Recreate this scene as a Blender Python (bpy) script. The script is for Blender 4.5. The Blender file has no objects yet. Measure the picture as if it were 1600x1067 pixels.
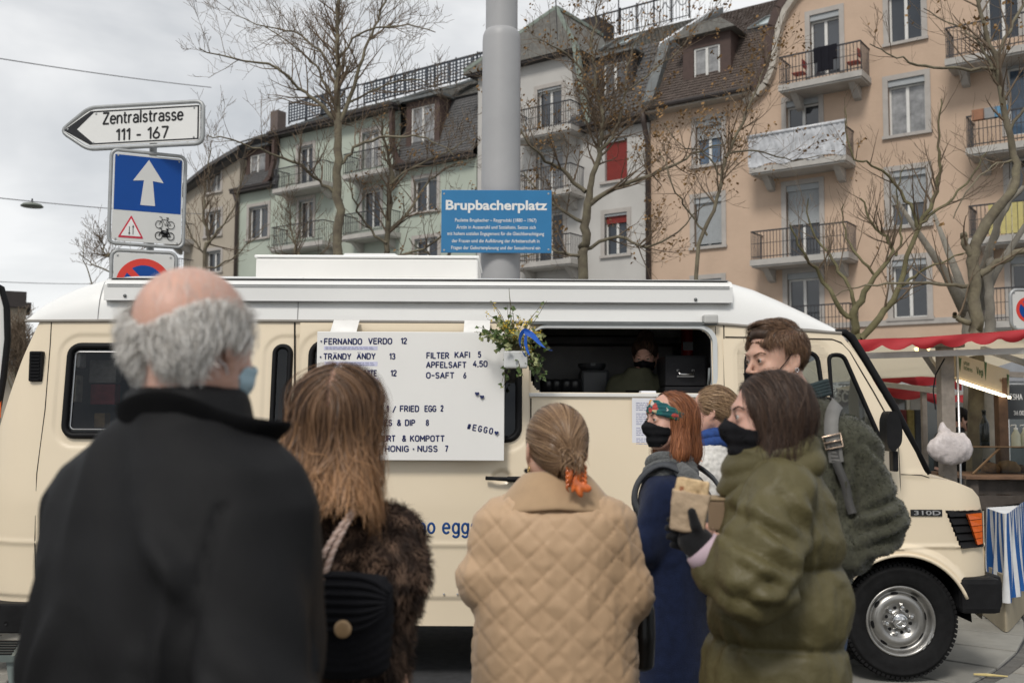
import bpy,bmesh,math,random
import numpy as np
from math import sin,cos,pi,radians,atan2,sqrt
from mathutils import Vector,Matrix
from mathutils.geometry import tessellate_polygon
random.seed(7)
rng = np.random.default_rng(7)
scene = bpy.context.scene
COL = scene.collection
# ------------------------------------------------------------ camera, sky, sun
CAM_Z = 1.62
PITCH = radians(4.15)
ROLL = radians(0.25)
cam_data = bpy.data.cameras.new('camera')
cam_data.lens = 35.0
cam_data.sensor_width = 36.0
cam_data.clip_start = 0.05
cam_data.clip_end = 2000
cam_data.dof.use_dof = True
cam_data.dof.focus_distance = 5.6
cam_data.dof.aperture_fstop = 3.6
cam = bpy.data.objects.new('camera',cam_data)
COL.objects.link(cam)
CAM_ROT = Matrix.Rotation(radians(90) + PITCH,4,'X') @ Matrix.Rotation(ROLL,4,'Z')
cam.matrix_world = Matrix.Translation((0,0,CAM_Z)) @ CAM_ROT
scene.camera = cam
world = bpy.data.worlds.new('World')
scene.world = world
world.use_nodes = True
wn = world.node_tree.nodes
wl = world.node_tree.links
wn.clear()
w_out = wn.new('ShaderNodeOutputWorld')
w_bg = wn.new('ShaderNodeBackground')
w_bg.inputs['Strength'].default_value = 0.10
w_sky = wn.new('ShaderNodeTexSky')
w_sky.sky_type = 'NISHITA'
w_sky.sun_disc = False
SUN_EL,SUN_AZ = radians(48),radians(200)
w_sky.sun_elevation = SUN_EL
w_sky.sun_rotation = SUN_AZ
w_tc = wn.new('ShaderNodeTexCoord')
w_map = wn.new('ShaderNodeMapping')
w_map.inputs['Scale'].default_value = (1.0,1.0,2.1)
w_map.inputs['Location'].default_value = (0.35,0.1,0.62)
w_n1 = wn.new('ShaderNodeTexNoise')
w_n1.inputs['Scale'].default_value = 2.1
w_n1.inputs['Detail'].default_value = 6.0
w_n1.inputs['Roughness'].default_value = 0.52
w_n1.inputs['Distortion'].default_value = 0.35
w_rp = wn.new('ShaderNodeValToRGB')
el = w_rp.color_ramp.elements
el[0].position,el[0].color = 0.38,(2.7,2.95,3.25,1)
el[1].position,el[1].color = 0.6,(7.4,7.4,7.35,1)
e = w_rp.color_ramp.elements.new(0.5)
e.color = (5.4,5.5,5.6,1)
w_mix = wn.new('ShaderNodeMixRGB')
w_mix.inputs['Fac'].default_value = 0.92
wl.new(w_tc.outputs['Generated'],w_map.inputs['Vector'])
wl.new(w_map.outputs['Vector'],w_n1.inputs['Vector'])
wl.new(w_n1.outputs['Fac'],w_rp.inputs['Fac'])
wl.new(w_sky.outputs['Color'],w_mix.inputs['Color1'])
wl.new(w_rp.outputs['Color'],w_mix.inputs['Color2'])
wl.new(w_mix.outputs['Color'],w_bg.inputs['Color'])
wl.new(w_bg.outputs['Background'],w_out.inputs['Surface'])
sun_data = bpy.data.lights.new('sun','SUN')
sun_data.energy = 1.5
sun_data.angle = radians(14)
sun_data.color = (1.0,0.95,0.88)
sun = bpy.data.objects.new('sun',sun_data)
COL.objects.link(sun)
# the light comes from behind and to the left of the camera, through thin cloud
_sd = Vector((sin(SUN_AZ) * cos(SUN_EL),cos(SUN_AZ) * cos(SUN_EL),sin(SUN_EL)))
sun.rotation_euler = _sd.to_track_quat('Z','Y').to_euler()
sun.location = _sd * 60
vs = scene.view_settings
vs.view_transform = 'Standard'
vs.look = 'None'
vs.exposure = 0.40
vs.gamma = 1.0
vs.use_curve_mapping = False
scene.cycles.max_bounces = 6
scene.cycles.transparent_max_bounces = 12
scene.cycles.use_denoising = True
# ------------------------------------------------------------ placing helpers
F_PX = 35.0 / 36.0 * 1600.0
_R3 = CAM_ROT.to_3x3()
def ray(px,py):
 return _R3 @ Vector(((px - 800.0) / F_PX,-(py - 533.5) / F_PX,-1.0))
def P(px,py,Y):
 """the place at distance Y in front of the camera seen at a spot of the photograph"""
 d = ray(px,py)
 t = Y / d.y
 return Vector((d.x * t,Y,CAM_Z + d.z * t))
 # ------------------------------------------------------------ materials
def nd(nt,t,**kw):
 n = nt.nodes.new(t)
 for k,v in kw.items():
  if k in n.inputs.keys():
   n.inputs[k].default_value = v
  else:
   setattr(n,k,v)
 return n
_mats = {}
def M(name,col=(0.5,0.5,0.5),rough=0.6,metal=0.0,var=0.12,vscale=6.0,bump=0.0,bscale=60.0,
  coat=0.0,sheen=0.0,spec=0.5,emit=None,estr=0.0,hue2=None,dirt=0.0,alpha=None,trans=0.0,coords='Object'):
 if name in _mats:
  return _mats[name]
 if max(col) < .03 and spec == .5 and rough > .4: spec = .12
 m = bpy.data.materials.new(name)
 m.use_nodes = True
 nt = m.node_tree
 b = nt.nodes['Principled BSDF']
 L = nt.links
 b.inputs['Roughness'].default_value = rough
 b.inputs['Metallic'].default_value = metal
 b.inputs['Specular IOR Level'].default_value = spec
 b.inputs['Coat Weight'].default_value = coat
 b.inputs['Coat Roughness'].default_value = 0.08
 b.inputs['Sheen Weight'].default_value = sheen
 b.inputs['Transmission Weight'].default_value = trans
 if alpha is not None:
  b.inputs['Alpha'].default_value = alpha
 tc = nd(nt,'ShaderNodeTexCoord')
 c1 = (*[c * (1 - var) for c in col],1)
 c2 = (*[min(1,c * (1 + var)) for c in (hue2 or col)],1)
 n = nd(nt,'ShaderNodeTexNoise',Scale=vscale,Detail=5.0,Roughness=0.6)
 L.new(tc.outputs[coords],n.inputs['Vector'])
 r = nd(nt,'ShaderNodeMapRange')
 r.inputs['From Min'].default_value = 0.3
 r.inputs['From Max'].default_value = 0.7
 L.new(n.outputs['Fac'],r.inputs['Value'])
 mx = nd(nt,'ShaderNodeMixRGB')
 mx.inputs['Color1'].default_value = c1
 mx.inputs['Color2'].default_value = c2
 L.new(r.outputs['Result'],mx.inputs['Fac'])
 out = mx.outputs['Color']
 if dirt > 0:
  n2 = nd(nt,'ShaderNodeTexNoise',Scale=vscale * 0.35,Detail=8.0,Roughness=0.72)
  L.new(tc.outputs[coords],n2.inputs['Vector'])
  r2 = nd(nt,'ShaderNodeMapRange')
  r2.inputs['From Min'].default_value = 0.5
  r2.inputs['From Max'].default_value = 0.75
  r2.inputs['To Max'].default_value = dirt
  L.new(n2.outputs['Fac'],r2.inputs['Value'])
  mx2 = nd(nt,'ShaderNodeMixRGB')
  mx2.inputs['Color2'].default_value = (*[c * 0.35 for c in col],1)
  L.new(r2.outputs['Result'],mx2.inputs['Fac'])
  L.new(out,mx2.inputs['Color1'])
  out = mx2.outputs['Color']
 L.new(out,b.inputs['Base Color'])
 if bump > 0:
  n3 = nd(nt,'ShaderNodeTexNoise',Scale=bscale,Detail=4.0,Roughness=0.6)
  L.new(tc.outputs[coords],n3.inputs['Vector'])
  bp = nd(nt,'ShaderNodeBump',Strength=bump,Distance=0.01)
  L.new(n3.outputs['Fac'],bp.inputs['Height'])
  L.new(bp.outputs['Normal'],b.inputs['Normal'])
 if emit:
  b.inputs['Emission Color'].default_value = (*emit,1)
  b.inputs['Emission Strength'].default_value = estr
 _mats[name] = m
 return m
def hair_mat(name,dark,light,rough=0.4,tip=None):
 """strand colour runs from dark to light with the 'tint' stored on each strand"""
 m = bpy.data.materials.new(name)
 m.use_nodes = True
 nt = m.node_tree
 b = nt.nodes['Principled BSDF']
 L = nt.links
 b.inputs['Roughness'].default_value = rough
 b.inputs['Specular IOR Level'].default_value = 0.25
 a = nd(nt,'ShaderNodeAttribute')
 a.attribute_name = 'tint'
 mx = nd(nt,'ShaderNodeMixRGB')
 mx.inputs['Color1'].default_value = (*dark,1)
 mx.inputs['Color2'].default_value = (*light,1)
 sep = nd(nt,'ShaderNodeSeparateColor')
 L.new(a.outputs['Color'],sep.inputs['Color'])
 L.new(sep.outputs['Red'],mx.inputs['Fac'])
 out = mx.outputs['Color']
 if tip:
  mt = nd(nt,'ShaderNodeMixRGB')
  mt.inputs['Color2'].default_value = (*tip,1)
  L.new(sep.outputs['Green'],mt.inputs['Fac'])
  L.new(out,mt.inputs['Color1'])
  out = mt.outputs['Color']
 L.new(out,b.inputs['Base Color'])
 return m
 # ------------------------------------------------------------ object helpers
def props(o,label=None,cat=None,group=None,kind=None):
 if label: o['label'] = label
 if cat: o['category'] = cat
 if group: o['group'] = group
 if kind: o['kind'] = kind
 return o
def thing(name,label,cat,loc=(0,0,0),rz=0.0,group=None,rot=None):
 o = bpy.data.objects.new(name,None)
 o.empty_display_size = 0.1
 COL.objects.link(o)
 o.location = loc
 o.rotation_euler = rot if rot else (0,0,rz)
 return props(o,label,cat,group)
def link(name,me,parent=None,mat=None,smooth=False):
 o = bpy.data.objects.new(name,me)
 COL.objects.link(o)
 if mat is not None and not me.materials:
  for mm in (mat if isinstance(mat,(list,tuple)) else [mat]):
   me.materials.append(mm)
 if parent is not None:
  o.parent = parent
 if smooth:
  me.polygons.foreach_set('use_smooth',[True] * len(me.polygons))
 return o
def copy_tree(o,parent=None,label=None,loc=None,rz=None):
 c = o.copy()
 COL.objects.link(c)
 if parent is not None:
  c.parent = parent
 if label: c['label'] = label
 if loc is not None: c.location = loc
 if rz is not None: c.rotation_euler = (0,0,rz)
 for ch in [x for x in COL.objects if x.parent == o]:
  copy_tree(ch,c)
 return c
class MB:
 """collects simple shapes and links them as one mesh object"""
 def __init__(s):
  s.v,s.f,s.mi = [],[],[]
 def add(s,vs_,fs,mi=0):
  o = len(s.v)
  s.v += [tuple(q) for q in vs_]
  s.f += [tuple(i + o for i in f) for f in fs]
  s.mi += [mi] * len(fs)
  return s
 def box(s,a,b,mi=0,taper=0.0):
  x0,y0,z0 = [min(a[i],b[i]) for i in range(3)]
  x1,y1,z1 = [max(a[i],b[i]) for i in range(3)]
  t = taper
  vv = [(x0,y0,z0),(x1,y0,z0),(x1,y1,z0),(x0,y1,z0),
  (x0 + t,y0 + t,z1),(x1 - t,y0 + t,z1),(x1 - t,y1 - t,z1),(x0 + t,y1 - t,z1)]
  return s.add(vv,[(0,3,2,1),(4,5,6,7),(0,1,5,4),(1,2,6,5),(2,3,7,6),(3,0,4,7)],mi)
 def bbox(s,a,b,r=0.01,mi=0):
  """box with chamfered edges"""
  x0,y0,z0 = [min(a[i],b[i]) for i in range(3)]
  x1,y1,z1 = [max(a[i],b[i]) for i in range(3)]
  r = min(r,(x1 - x0) * .49,(y1 - y0) * .49,(z1 - z0) * .49)
  bm = bmesh.new()
  bmesh.ops.create_cube(bm,size=1.0)
  for v in bm.verts:
   v.co = Vector(((x0 + x1) / 2 + v.co.x * (x1 - x0),(y0 + y1) / 2 + v.co.y * (y1 - y0),(z0 + z1) / 2 + v.co.z * (z1 - z0)))
  bmesh.ops.bevel(bm,geom=list(bm.edges),offset=r,segments=2,profile=0.6,affect='EDGES')
  bm.verts.ensure_lookup_table()
  s.add([v.co for v in bm.verts],[[v.index for v in f.verts] for f in bm.faces],mi)
  bm.free()
  return s
 def tube(s,pts,rads,n=8,mi=0,cap=True,closed=False):
  pts = [Vector(p) for p in pts]
  if not isinstance(rads,(list,tuple)):
   rads = [rads] * len(pts)
  base = len(s.v)
  up = None
  m = len(pts)
  for i,p in enumerate(pts):
   if closed:
    t = pts[(i + 1) % m] - pts[i - 1]
   else:
    t = pts[min(i + 1,m - 1)] - pts[max(i - 1,0)]
   if t.length < 1e-9: t = Vector((0,0,1))
   t.normalize()
   if up is None:
    up = Vector((0,0,1)) if abs(t.z) < 0.9 else Vector((1,0,0))
   u = up - t * up.dot(t)
   if u.length < 1e-6:
    u = t.orthogonal()
   u.normalize()
   up = u
   w = t.cross(u)
   for k in range(n):
    a = 2 * pi * k / n
    s.v.append(tuple(p + (u * cos(a) + w * sin(a)) * rads[i]))
  for i in range(m if closed else m - 1):
   for k in range(n):
    a = base + i * n + k
    b = base + i * n + (k + 1) % n
    j = (i + 1) % m
    c = base + j * n + (k + 1) % n
    d = base + j * n + k
    s.f.append((a,b,c,d))
    s.mi.append(mi)
  if cap and not closed:
   s.f.append(tuple(base + k for k in reversed(range(n))))
   s.f.append(tuple(base + (m - 1) * n + k for k in range(n)))
   s.mi += [mi,mi]
  return s
 def bar(s,a,b,w,h,mi=0,up=(0,0,1)):
  a,b = Vector(a),Vector(b)
  t = (b - a).normalized()
  upv = Vector(up)
  if abs(t.dot(upv)) > 0.98: upv = Vector((0,1,0))
  x = t.cross(upv).normalized() * w / 2
  z = x.cross(t).normalized() * h / 2
  vv = [a - x - z,a + x - z,a + x + z,a - x + z,b - x - z,b + x - z,b + x + z,b - x + z]
  return s.add(vv,[(0,1,2,3),(7,6,5,4),(0,4,5,1),(1,5,6,2),(2,6,7,3),(3,7,4,0)],mi)
 def lathe(s,prof,n=24,mi=0,M4=None):
  """prof: list of (r, z) about local z"""
  base = len(s.v)
  for r,z in prof:
   for k in range(n):
    a = 2 * pi * k / n
    p = Vector((r * cos(a),r * sin(a),z))
    s.v.append(tuple(M4 @ p if M4 else p))
  for i in range(len(prof) - 1):
   for k in range(n):
    a = base + i * n + k
    b = base + i * n + (k + 1) % n
    s.f.append((a,b,b + n,a + n))
    s.mi.append(mi)
  return s
 def prism(s,poly,y0,y1,mi=0,axis='y',holes=None):
  """poly in (x, z) pushed from y0 to y1; holes are further outlines"""
  loops = [poly] + (holes or [])
  flat = [q for l in loops for q in l]
  def mk(q,d):
   return (q[0],d,q[1]) if axis == 'y' else ((d,q[0],q[1]) if axis == 'x' else (q[0],q[1],d))
  tris = tessellate_polygon([[Vector((q[0],q[1],0)) for q in l] for l in loops])
  n = len(flat)
  fs = [tuple(t) for t in tris] + [tuple(i + n for i in reversed(t)) for t in tris]
  o = 0
  for l in loops:
   m = len(l)
   for i in range(m):
    fs.append((o + i,o + (i + 1) % m,o + (i + 1) % m + n,o + i + n))
   o += m
  return s.add([mk(q,y0) for q in flat] + [mk(q,y1) for q in flat],fs,mi)
 def build(s,name,mat,parent=None,smooth=False,fix=False):
  me = bpy.data.meshes.new(name)
  me.from_pydata(s.v,[],s.f)
  for mm in (mat if isinstance(mat,(list,tuple)) else [mat]):
   me.materials.append(mm)
  if any(s.mi):
   me.polygons.foreach_set('material_index',s.mi)
  if fix:
   bm = bmesh.new()
   bm.from_mesh(me)
   bmesh.ops.recalc_face_normals(bm,faces=bm.faces)
   bm.to_mesh(me)
   bm.free()
  if smooth:
   me.polygons.foreach_set('use_smooth',[True] * len(me.polygons))
  me.update()
  return link(name,me,parent)
def rrect(x0,z0,x1,z1,r,n=5):
 """rounded rectangle outline, counter-clockwise"""
 r = min(r,abs(x1 - x0) * .5,abs(z1 - z0) * .5)
 out = []
 for cx,cz,a0 in ((x1 - r,z0 + r,-90),(x1 - r,z1 - r,0),(x0 + r,z1 - r,90),(x0 + r,z0 + r,180)):
  for i in range(n + 1):
   a = radians(a0 + 90 * i / n)
   out.append((cx + r * cos(a),cz + r * sin(a)))
 return out
def rpoly(pts,r,n=4):
 """polygon with rounded corners"""
 out = []
 m = len(pts)
 for i in range(m):
  p = Vector(pts[i]); a = Vector(pts[i - 1]); b = Vector(pts[(i + 1) % m])
  da,db = (a - p),(b - p)
  rr = min(r,da.length * .45,db.length * .45)
  p0 = p + da.normalized() * rr
  p1 = p + db.normalized() * rr
  for k in range(n + 1):
   t = k / n
   q = p0 * (1 - t) ** 2 + p * 2 * t * (1 - t) + p1 * t * t
   out.append((q.x,q.y))
 return out
def text(body,size,mat,parent,loc,rot=(pi / 2,0,0),name='lettering',extrude=0.001,align='LEFT',
  offset=0.0,xs=1.0,shear=0.0,space=1.0,bevel=0.0):
 cu = bpy.data.curves.new(name,'FONT')
 cu.body = body
 cu.size = size
 cu.extrude = extrude
 cu.align_x = align
 cu.offset = offset
 cu.shear = shear
 cu.space_character = space
 cu.resolution_u = 4
 cu.bevel_depth = bevel
 tmp = bpy.data.objects.new('tmp_text',cu)
 COL.objects.link(tmp)
 dg = bpy.context.evaluated_depsgraph_get()
 me = bpy.data.meshes.new_from_object(tmp.evaluated_get(dg))
 bpy.data.objects.remove(tmp)
 me.materials.clear()
 me.materials.append(mat)
 o = link(name,me,parent)
 o.location = loc
 o.rotation_euler = rot
 o.scale = (xs,1,1)
 return o
 # ------------------------------------------------------------ noise on arrays
_perm = rng.random(4096).astype(np.float32)
def _h(ix,iy,iz):
 return _perm[(ix * 73 + iy * 157 + iz * 991 + (ix * iy) % 61 * 17) & 4095]
def vnoise(p):
 p = np.asarray(p,dtype=np.float32)
 i = np.floor(p).astype(np.int64)
 f = p - i
 f = f * f * (3 - 2 * f)
 x,y,z = i[...,0],i[...,1],i[...,2]
 fx,fy,fz = f[...,0],f[...,1],f[...,2]
 def L(a,b,t): return a + (b - a) * t
 return L(L(L(_h(x,y,z),_h(x + 1,y,z),fx),L(_h(x,y + 1,z),_h(x + 1,y + 1,z),fx),fy),
  L(L(_h(x,y,z + 1),_h(x + 1,y,z + 1),fx),L(_h(x,y + 1,z + 1),_h(x + 1,y + 1,z + 1),fx),fy),fz) * 2 - 1
def fbm(p,o=3):
 s = 0; a = 1.0; t = 0
 for _ in range(o):
  s = s + vnoise(p) * a
  t += a
  a *= .5
  p = np.asarray(p) * 2.03 + 7.1
 return s / t
 # ------------------------------------------------------------ implicit shapes
def A(*v): return np.array(v,dtype=np.float32)
def d_ell(p,c,r):
 q = p - A(*c)
 r = A(*r)
 k0 = np.sqrt(((q / r) ** 2).sum(-1)) + 1e-6
 k1 = np.sqrt(((q / (r * r)) ** 2).sum(-1)) + 1e-6
 return k0 * (k0 - 1) / k1
def d_ellr(p,c,r,R):
 """ellipsoid turned by the matrix R"""
 q = (p - A(*c)) @ np.array(R,dtype=np.float32)
 return d_ell(q,(0,0,0),r)
def d_cap(p,a,b,ra,rb):
 a,b = A(*a),A(*b)
 pa = p - a
 ba = b - a
 h = np.clip((pa @ ba) / max(float(ba @ ba),1e-9),0,1)
 return np.sqrt(((pa - h[...,None] * ba) ** 2).sum(-1)) - (ra + (rb - ra) * h)
def d_capf(p,a,b,ra,rb,flat,axis):
 """capsule squashed along an axis (flat < 1)"""
 ax = A(*axis)
 a,b = A(*a),A(*b)
 def sq(v):
  return v + ((v @ ax) * (1.0 / flat - 1.0))[...,None] * ax
 return d_cap(sq(p),sq(a[None])[0],sq(b[None])[0],ra,rb) * (flat ** .5)
def smin(a,b,k):
 h = np.clip(0.5 + 0.5 * (b - a) / k,0,1)
 return b + (a - b) * h - k * h * (1 - h)
def smax(a,b,k): return -smin(-a,-b,k)
def chain(p,pts,rads,k=0.02):
 d = None
 for i in range(len(pts) - 1):
  e = d_cap(p,pts[i],pts[i + 1],rads[i],rads[i + 1])
  d = e if d is None else smin(d,e,k)
 return d
def axis_pts(segs):
 """segs: (lo, hi, step), ... -> grid line positions"""
 out = []
 for lo,hi,st in segs:
  out += list(np.arange(lo,hi - st * 0.5,st))
 out.append(segs[-1][1])
 return np.array(out,dtype=np.float32)
def nets(f,xs,ys,zs,coarse=3):
 """surface of f(p)=0 on a rectilinear grid, as vertices and quads"""
 nx,ny,nz = len(xs),len(ys),len(zs)
 ci = [np.unique(np.append(np.arange(0,n,coarse),n - 1)) for n in (nx,ny,nz)]
 G = np.stack(np.meshgrid(xs[ci[0]],ys[ci[1]],zs[ci[2]],indexing='ij'),-1)
 cv = f(G.reshape(-1,3)).reshape(G.shape[:3])
 near = [np.clip(np.round(np.arange(n) / coarse).astype(int),0,len(c) - 1) for n,c in zip((nx,ny,nz),ci)]
 val = cv[np.ix_(*near)].astype(np.float32)
 cell = [max(np.diff(a).max() if len(a) > 1 else .01,1e-4) for a in (xs,ys,zs)]
 lim = coarse * math.sqrt(sum(c * c for c in cell)) * 0.75 + 0.004
 mask = np.abs(val) < lim
 I = np.argwhere(mask)
 pts = np.stack([xs[I[:,0]],ys[I[:,1]],zs[I[:,2]]],-1)
 val[mask] = f(pts)
 sg = val < 0
 c8 = [(i,j,k) for i in (0,1) for j in (0,1) for k in (0,1)]
 cnt = sum(sg[i:nx - 1 + i,j:ny - 1 + j,k:nz - 1 + k].astype(np.int8) for i,j,k in c8)
 act = (cnt > 0) & (cnt < 8)
 idx = -np.ones(act.shape,dtype=np.int64)
 C = np.argwhere(act)
 idx[act] = np.arange(len(C))
 acc = np.zeros((len(C),3))
 num = np.zeros(len(C))
 for a in c8:
  for ax in range(3):
   if a[ax] == 1: continue
   b = list(a); b[ax] = 1
   ia = C + A(*a).astype(int); ib = C + A(*b).astype(int)
   va = val[ia[:,0],ia[:,1],ia[:,2]]; vb = val[ib[:,0],ib[:,1],ib[:,2]]
   m = (va < 0) != (vb < 0)
   t = va[m] / (va[m] - vb[m])
   pa = np.stack([xs[ia[m,0]],ys[ia[m,1]],zs[ia[m,2]]],-1)
   pb = np.stack([xs[ib[m,0]],ys[ib[m,1]],zs[ib[m,2]]],-1)
   acc[m] += pa + (pb - pa) * t[:,None]
   num[m] += 1
 V = acc / np.maximum(num,1)[:,None]
 quads = []
 for ax in range(3):
  sl0 = [slice(1,-1)] * 3; sl1 = [slice(1,-1)] * 3
  sl0[ax] = slice(0,-1); sl1[ax] = slice(1,None)
  s0 = sg[tuple(sl0)]; s1 = sg[tuple(sl1)]
  ch = np.argwhere(s0 != s1)
  if not len(ch): continue
  ins = s0[ch[:,0],ch[:,1],ch[:,2]]
  o = ch.copy()
  for q in range(3):
   if q != ax: o[:,q] += 1
  b1,b2 = (ax + 1) % 3,(ax + 2) % 3
  e1 = np.zeros(3,int); e1[b1] = 1
  e2 = np.zeros(3,int); e2[b2] = 1
  g = lambda d: idx[(o - d)[:,0],(o - d)[:,1],(o - d)[:,2]]
  q = np.stack([g(e1 + e2),g(e2),g(0 * e1),g(e1)],-1)
  q[~ins] = q[~ins][:,::-1]
  quads.append(q)
 Q = np.concatenate(quads)
 Q = Q[(Q >= 0).all(1)]
 return V,Q
def normals(V,Q):
 n = np.cross(V[Q[:,2]] - V[Q[:,0]],V[Q[:,3]] - V[Q[:,1]])
 N = np.zeros_like(V)
 for i in range(4):
  np.add.at(N,Q[:,i],n)
 return N / (np.linalg.norm(N,axis=1,keepdims=True) + 1e-9)
def relax(V,Q,it=1,lam=0.5):
 E = np.concatenate([Q[:,[0,1]],Q[:,[1,2]],Q[:,[2,3]],Q[:,[3,0]]])
 for _ in range(it):
  S = np.zeros_like(V); c = np.zeros(len(V))
  np.add.at(S,E[:,0],V[E[:,1]]); np.add.at(c,E[:,0],1)
  np.add.at(S,E[:,1],V[E[:,0]]); np.add.at(c,E[:,1],1)
  V = V + lam * (S / c[:,None] - V)
 return V
def np_mesh(name,V,Q,mat,parent=None,smooth=True,attrs=None):
 me = bpy.data.meshes.new(name)
 Q = np.asarray(Q)
 k = Q.shape[1]
 me.vertices.add(len(V))
 me.vertices.foreach_set('co',np.ascontiguousarray(V,dtype=np.float32).ravel())
 me.loops.add(Q.size)
 me.loops.foreach_set('vertex_index',np.ascontiguousarray(Q,dtype=np.int32).ravel())
 me.polygons.add(len(Q))
 me.polygons.foreach_set('loop_start',np.arange(0,Q.size,k,dtype=np.int32))
 me.polygons.foreach_set('use_smooth',np.full(len(Q),smooth))
 for mm in (mat if isinstance(mat,(list,tuple)) else [mat]):
  me.materials.append(mm)
 for nm,arr in (attrs or {}).items():
  at = me.color_attributes.new(nm,'FLOAT_COLOR','POINT')
  c = np.ones((len(V),4),dtype=np.float32)
  c[:,:arr.shape[1]] = arr
  at.data.foreach_set('color',c.ravel())
 me.update(calc_edges=True)
 me.validate()
 return link(name,me,parent)
def implicit(name,f,lo,hi,res,mat,parent=None,disp=None,sm=1,segs=None):
 if segs:
  xs,ys,zs = [axis_pts(s_) for s_ in segs]
 else:
  r3 = res if isinstance(res,(tuple,list)) else (res,) * 3
  xs,ys,zs = [np.arange(lo[i],hi[i] + r3[i],r3[i],dtype=np.float32) for i in range(3)]
 V,Q = nets(f,xs,ys,zs)
 if sm: V = relax(V,Q,sm,0.4)
 if disp is not None:
  N = normals(V,Q)
  V = V + N * disp(V,N)[:,None]
 return np_mesh(name,V,Q,mat,parent)
def grad(f,p,h=0.002):
 d0 = f(p)
 g = np.stack([f(p + A(h,0,0)) - d0,f(p + A(0,h,0)) - d0,f(p + A(0,0,h)) - d0],-1)
 return d0,g / (np.linalg.norm(g,axis=1,keepdims=True) + 1e-9)
def strands(name,f,roots,flow,steps,length,width,mat,parent,off=(0.0,0.006),stick=1.0,wave=0.0,
  wfreq=30.0,tipcol=0.0,lift=0.0,seed=1,tint=None,taper=0.25,wramp=0.0,clump=0.6):
 """hair: ribbons that grow from roots, follow flow(p, t) and hug the shape f"""
 r = np.random.default_rng(seed)
 n = len(roots)
 p = np.array(roots,dtype=np.float32)
 L = length * (0.75 + 0.5 * r.random(n)) if np.isscalar(length) else length
 o = off[0] + (off[1] - off[0]) * r.random(n) ** 1.5
 ph = r.random((n,3)) * 20
 tn = r.random(n) if tint is None else tint
 pts,nrm = [],[]
 for s in range(steps + 1):
  d,g = grad(f,p)
  if s == 0:
   p = p - (d - o * 0.3)[:,None] * g * (stick > 0)
  t = s / steps
  pts.append(p.copy()); nrm.append(g)
  dr = flow(p,t)
  dr = dr - (dr * g).sum(1,keepdims=True) * g * (0.85 * stick) + g * lift
  if wave:
   cl = np.floor(ph * clump)
   dr = dr + wave * (1 if not wramp else min(1,.12 + wramp * t)) * np.stack([vnoise(p * wfreq + cl + q * 31.7) for q in range(3)],-1)
  dr /= (np.linalg.norm(dr,axis=1,keepdims=True) + 1e-9)
  p = p + dr * (L / steps)[:,None]
  d,g2 = grad(f,p)
  e = d - o * min(1,t * 4 + .3)
  p = p - (np.where(e < 0,e,e * stick * 0.7))[:,None] * g2
 Pn = np.stack(pts,1); Nn = np.stack(nrm,1)
 T = np.gradient(Pn,axis=1)
 T /= (np.linalg.norm(T,axis=2,keepdims=True) + 1e-9)
 W = np.cross(T,Nn)
 W /= (np.linalg.norm(W,axis=2,keepdims=True) + 1e-9)
 rot = (r.random((n,1,1)) - .5) * 1.2
 W = W * np.cos(rot) + Nn * np.sin(rot)
 tt = np.linspace(0,1,steps + 1)
 wd = width * (0.6 + 0.8 * r.random(n))[:,None] * np.interp(tt,[0,.08,.75,1],[.7,1,1,taper])[None]
 a = Pn - W * wd[...,None] / 2
 b = Pn + W * wd[...,None] / 2
 V = np.stack([a,b],2).reshape(-1,3)
 base = (np.arange(n)[:,None] * (steps + 1) + np.arange(steps)[None]).ravel() * 2
 Q = np.stack([base,base + 1,base + 3,base + 2],-1)
 col = np.zeros((n,steps + 1,2,3),dtype=np.float32)
 col[...,0] = tn[:,None,None]
 col[...,1] = (np.clip(tt - .25,0,1) * tipcol)[None,:,None] * (0.5 + r.random(n))[:,None,None]
 col = np.clip(col,0,1)
 return np_mesh(name,V,Q,mat,parent,True,{'tint': col.reshape(-1,3)})
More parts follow.
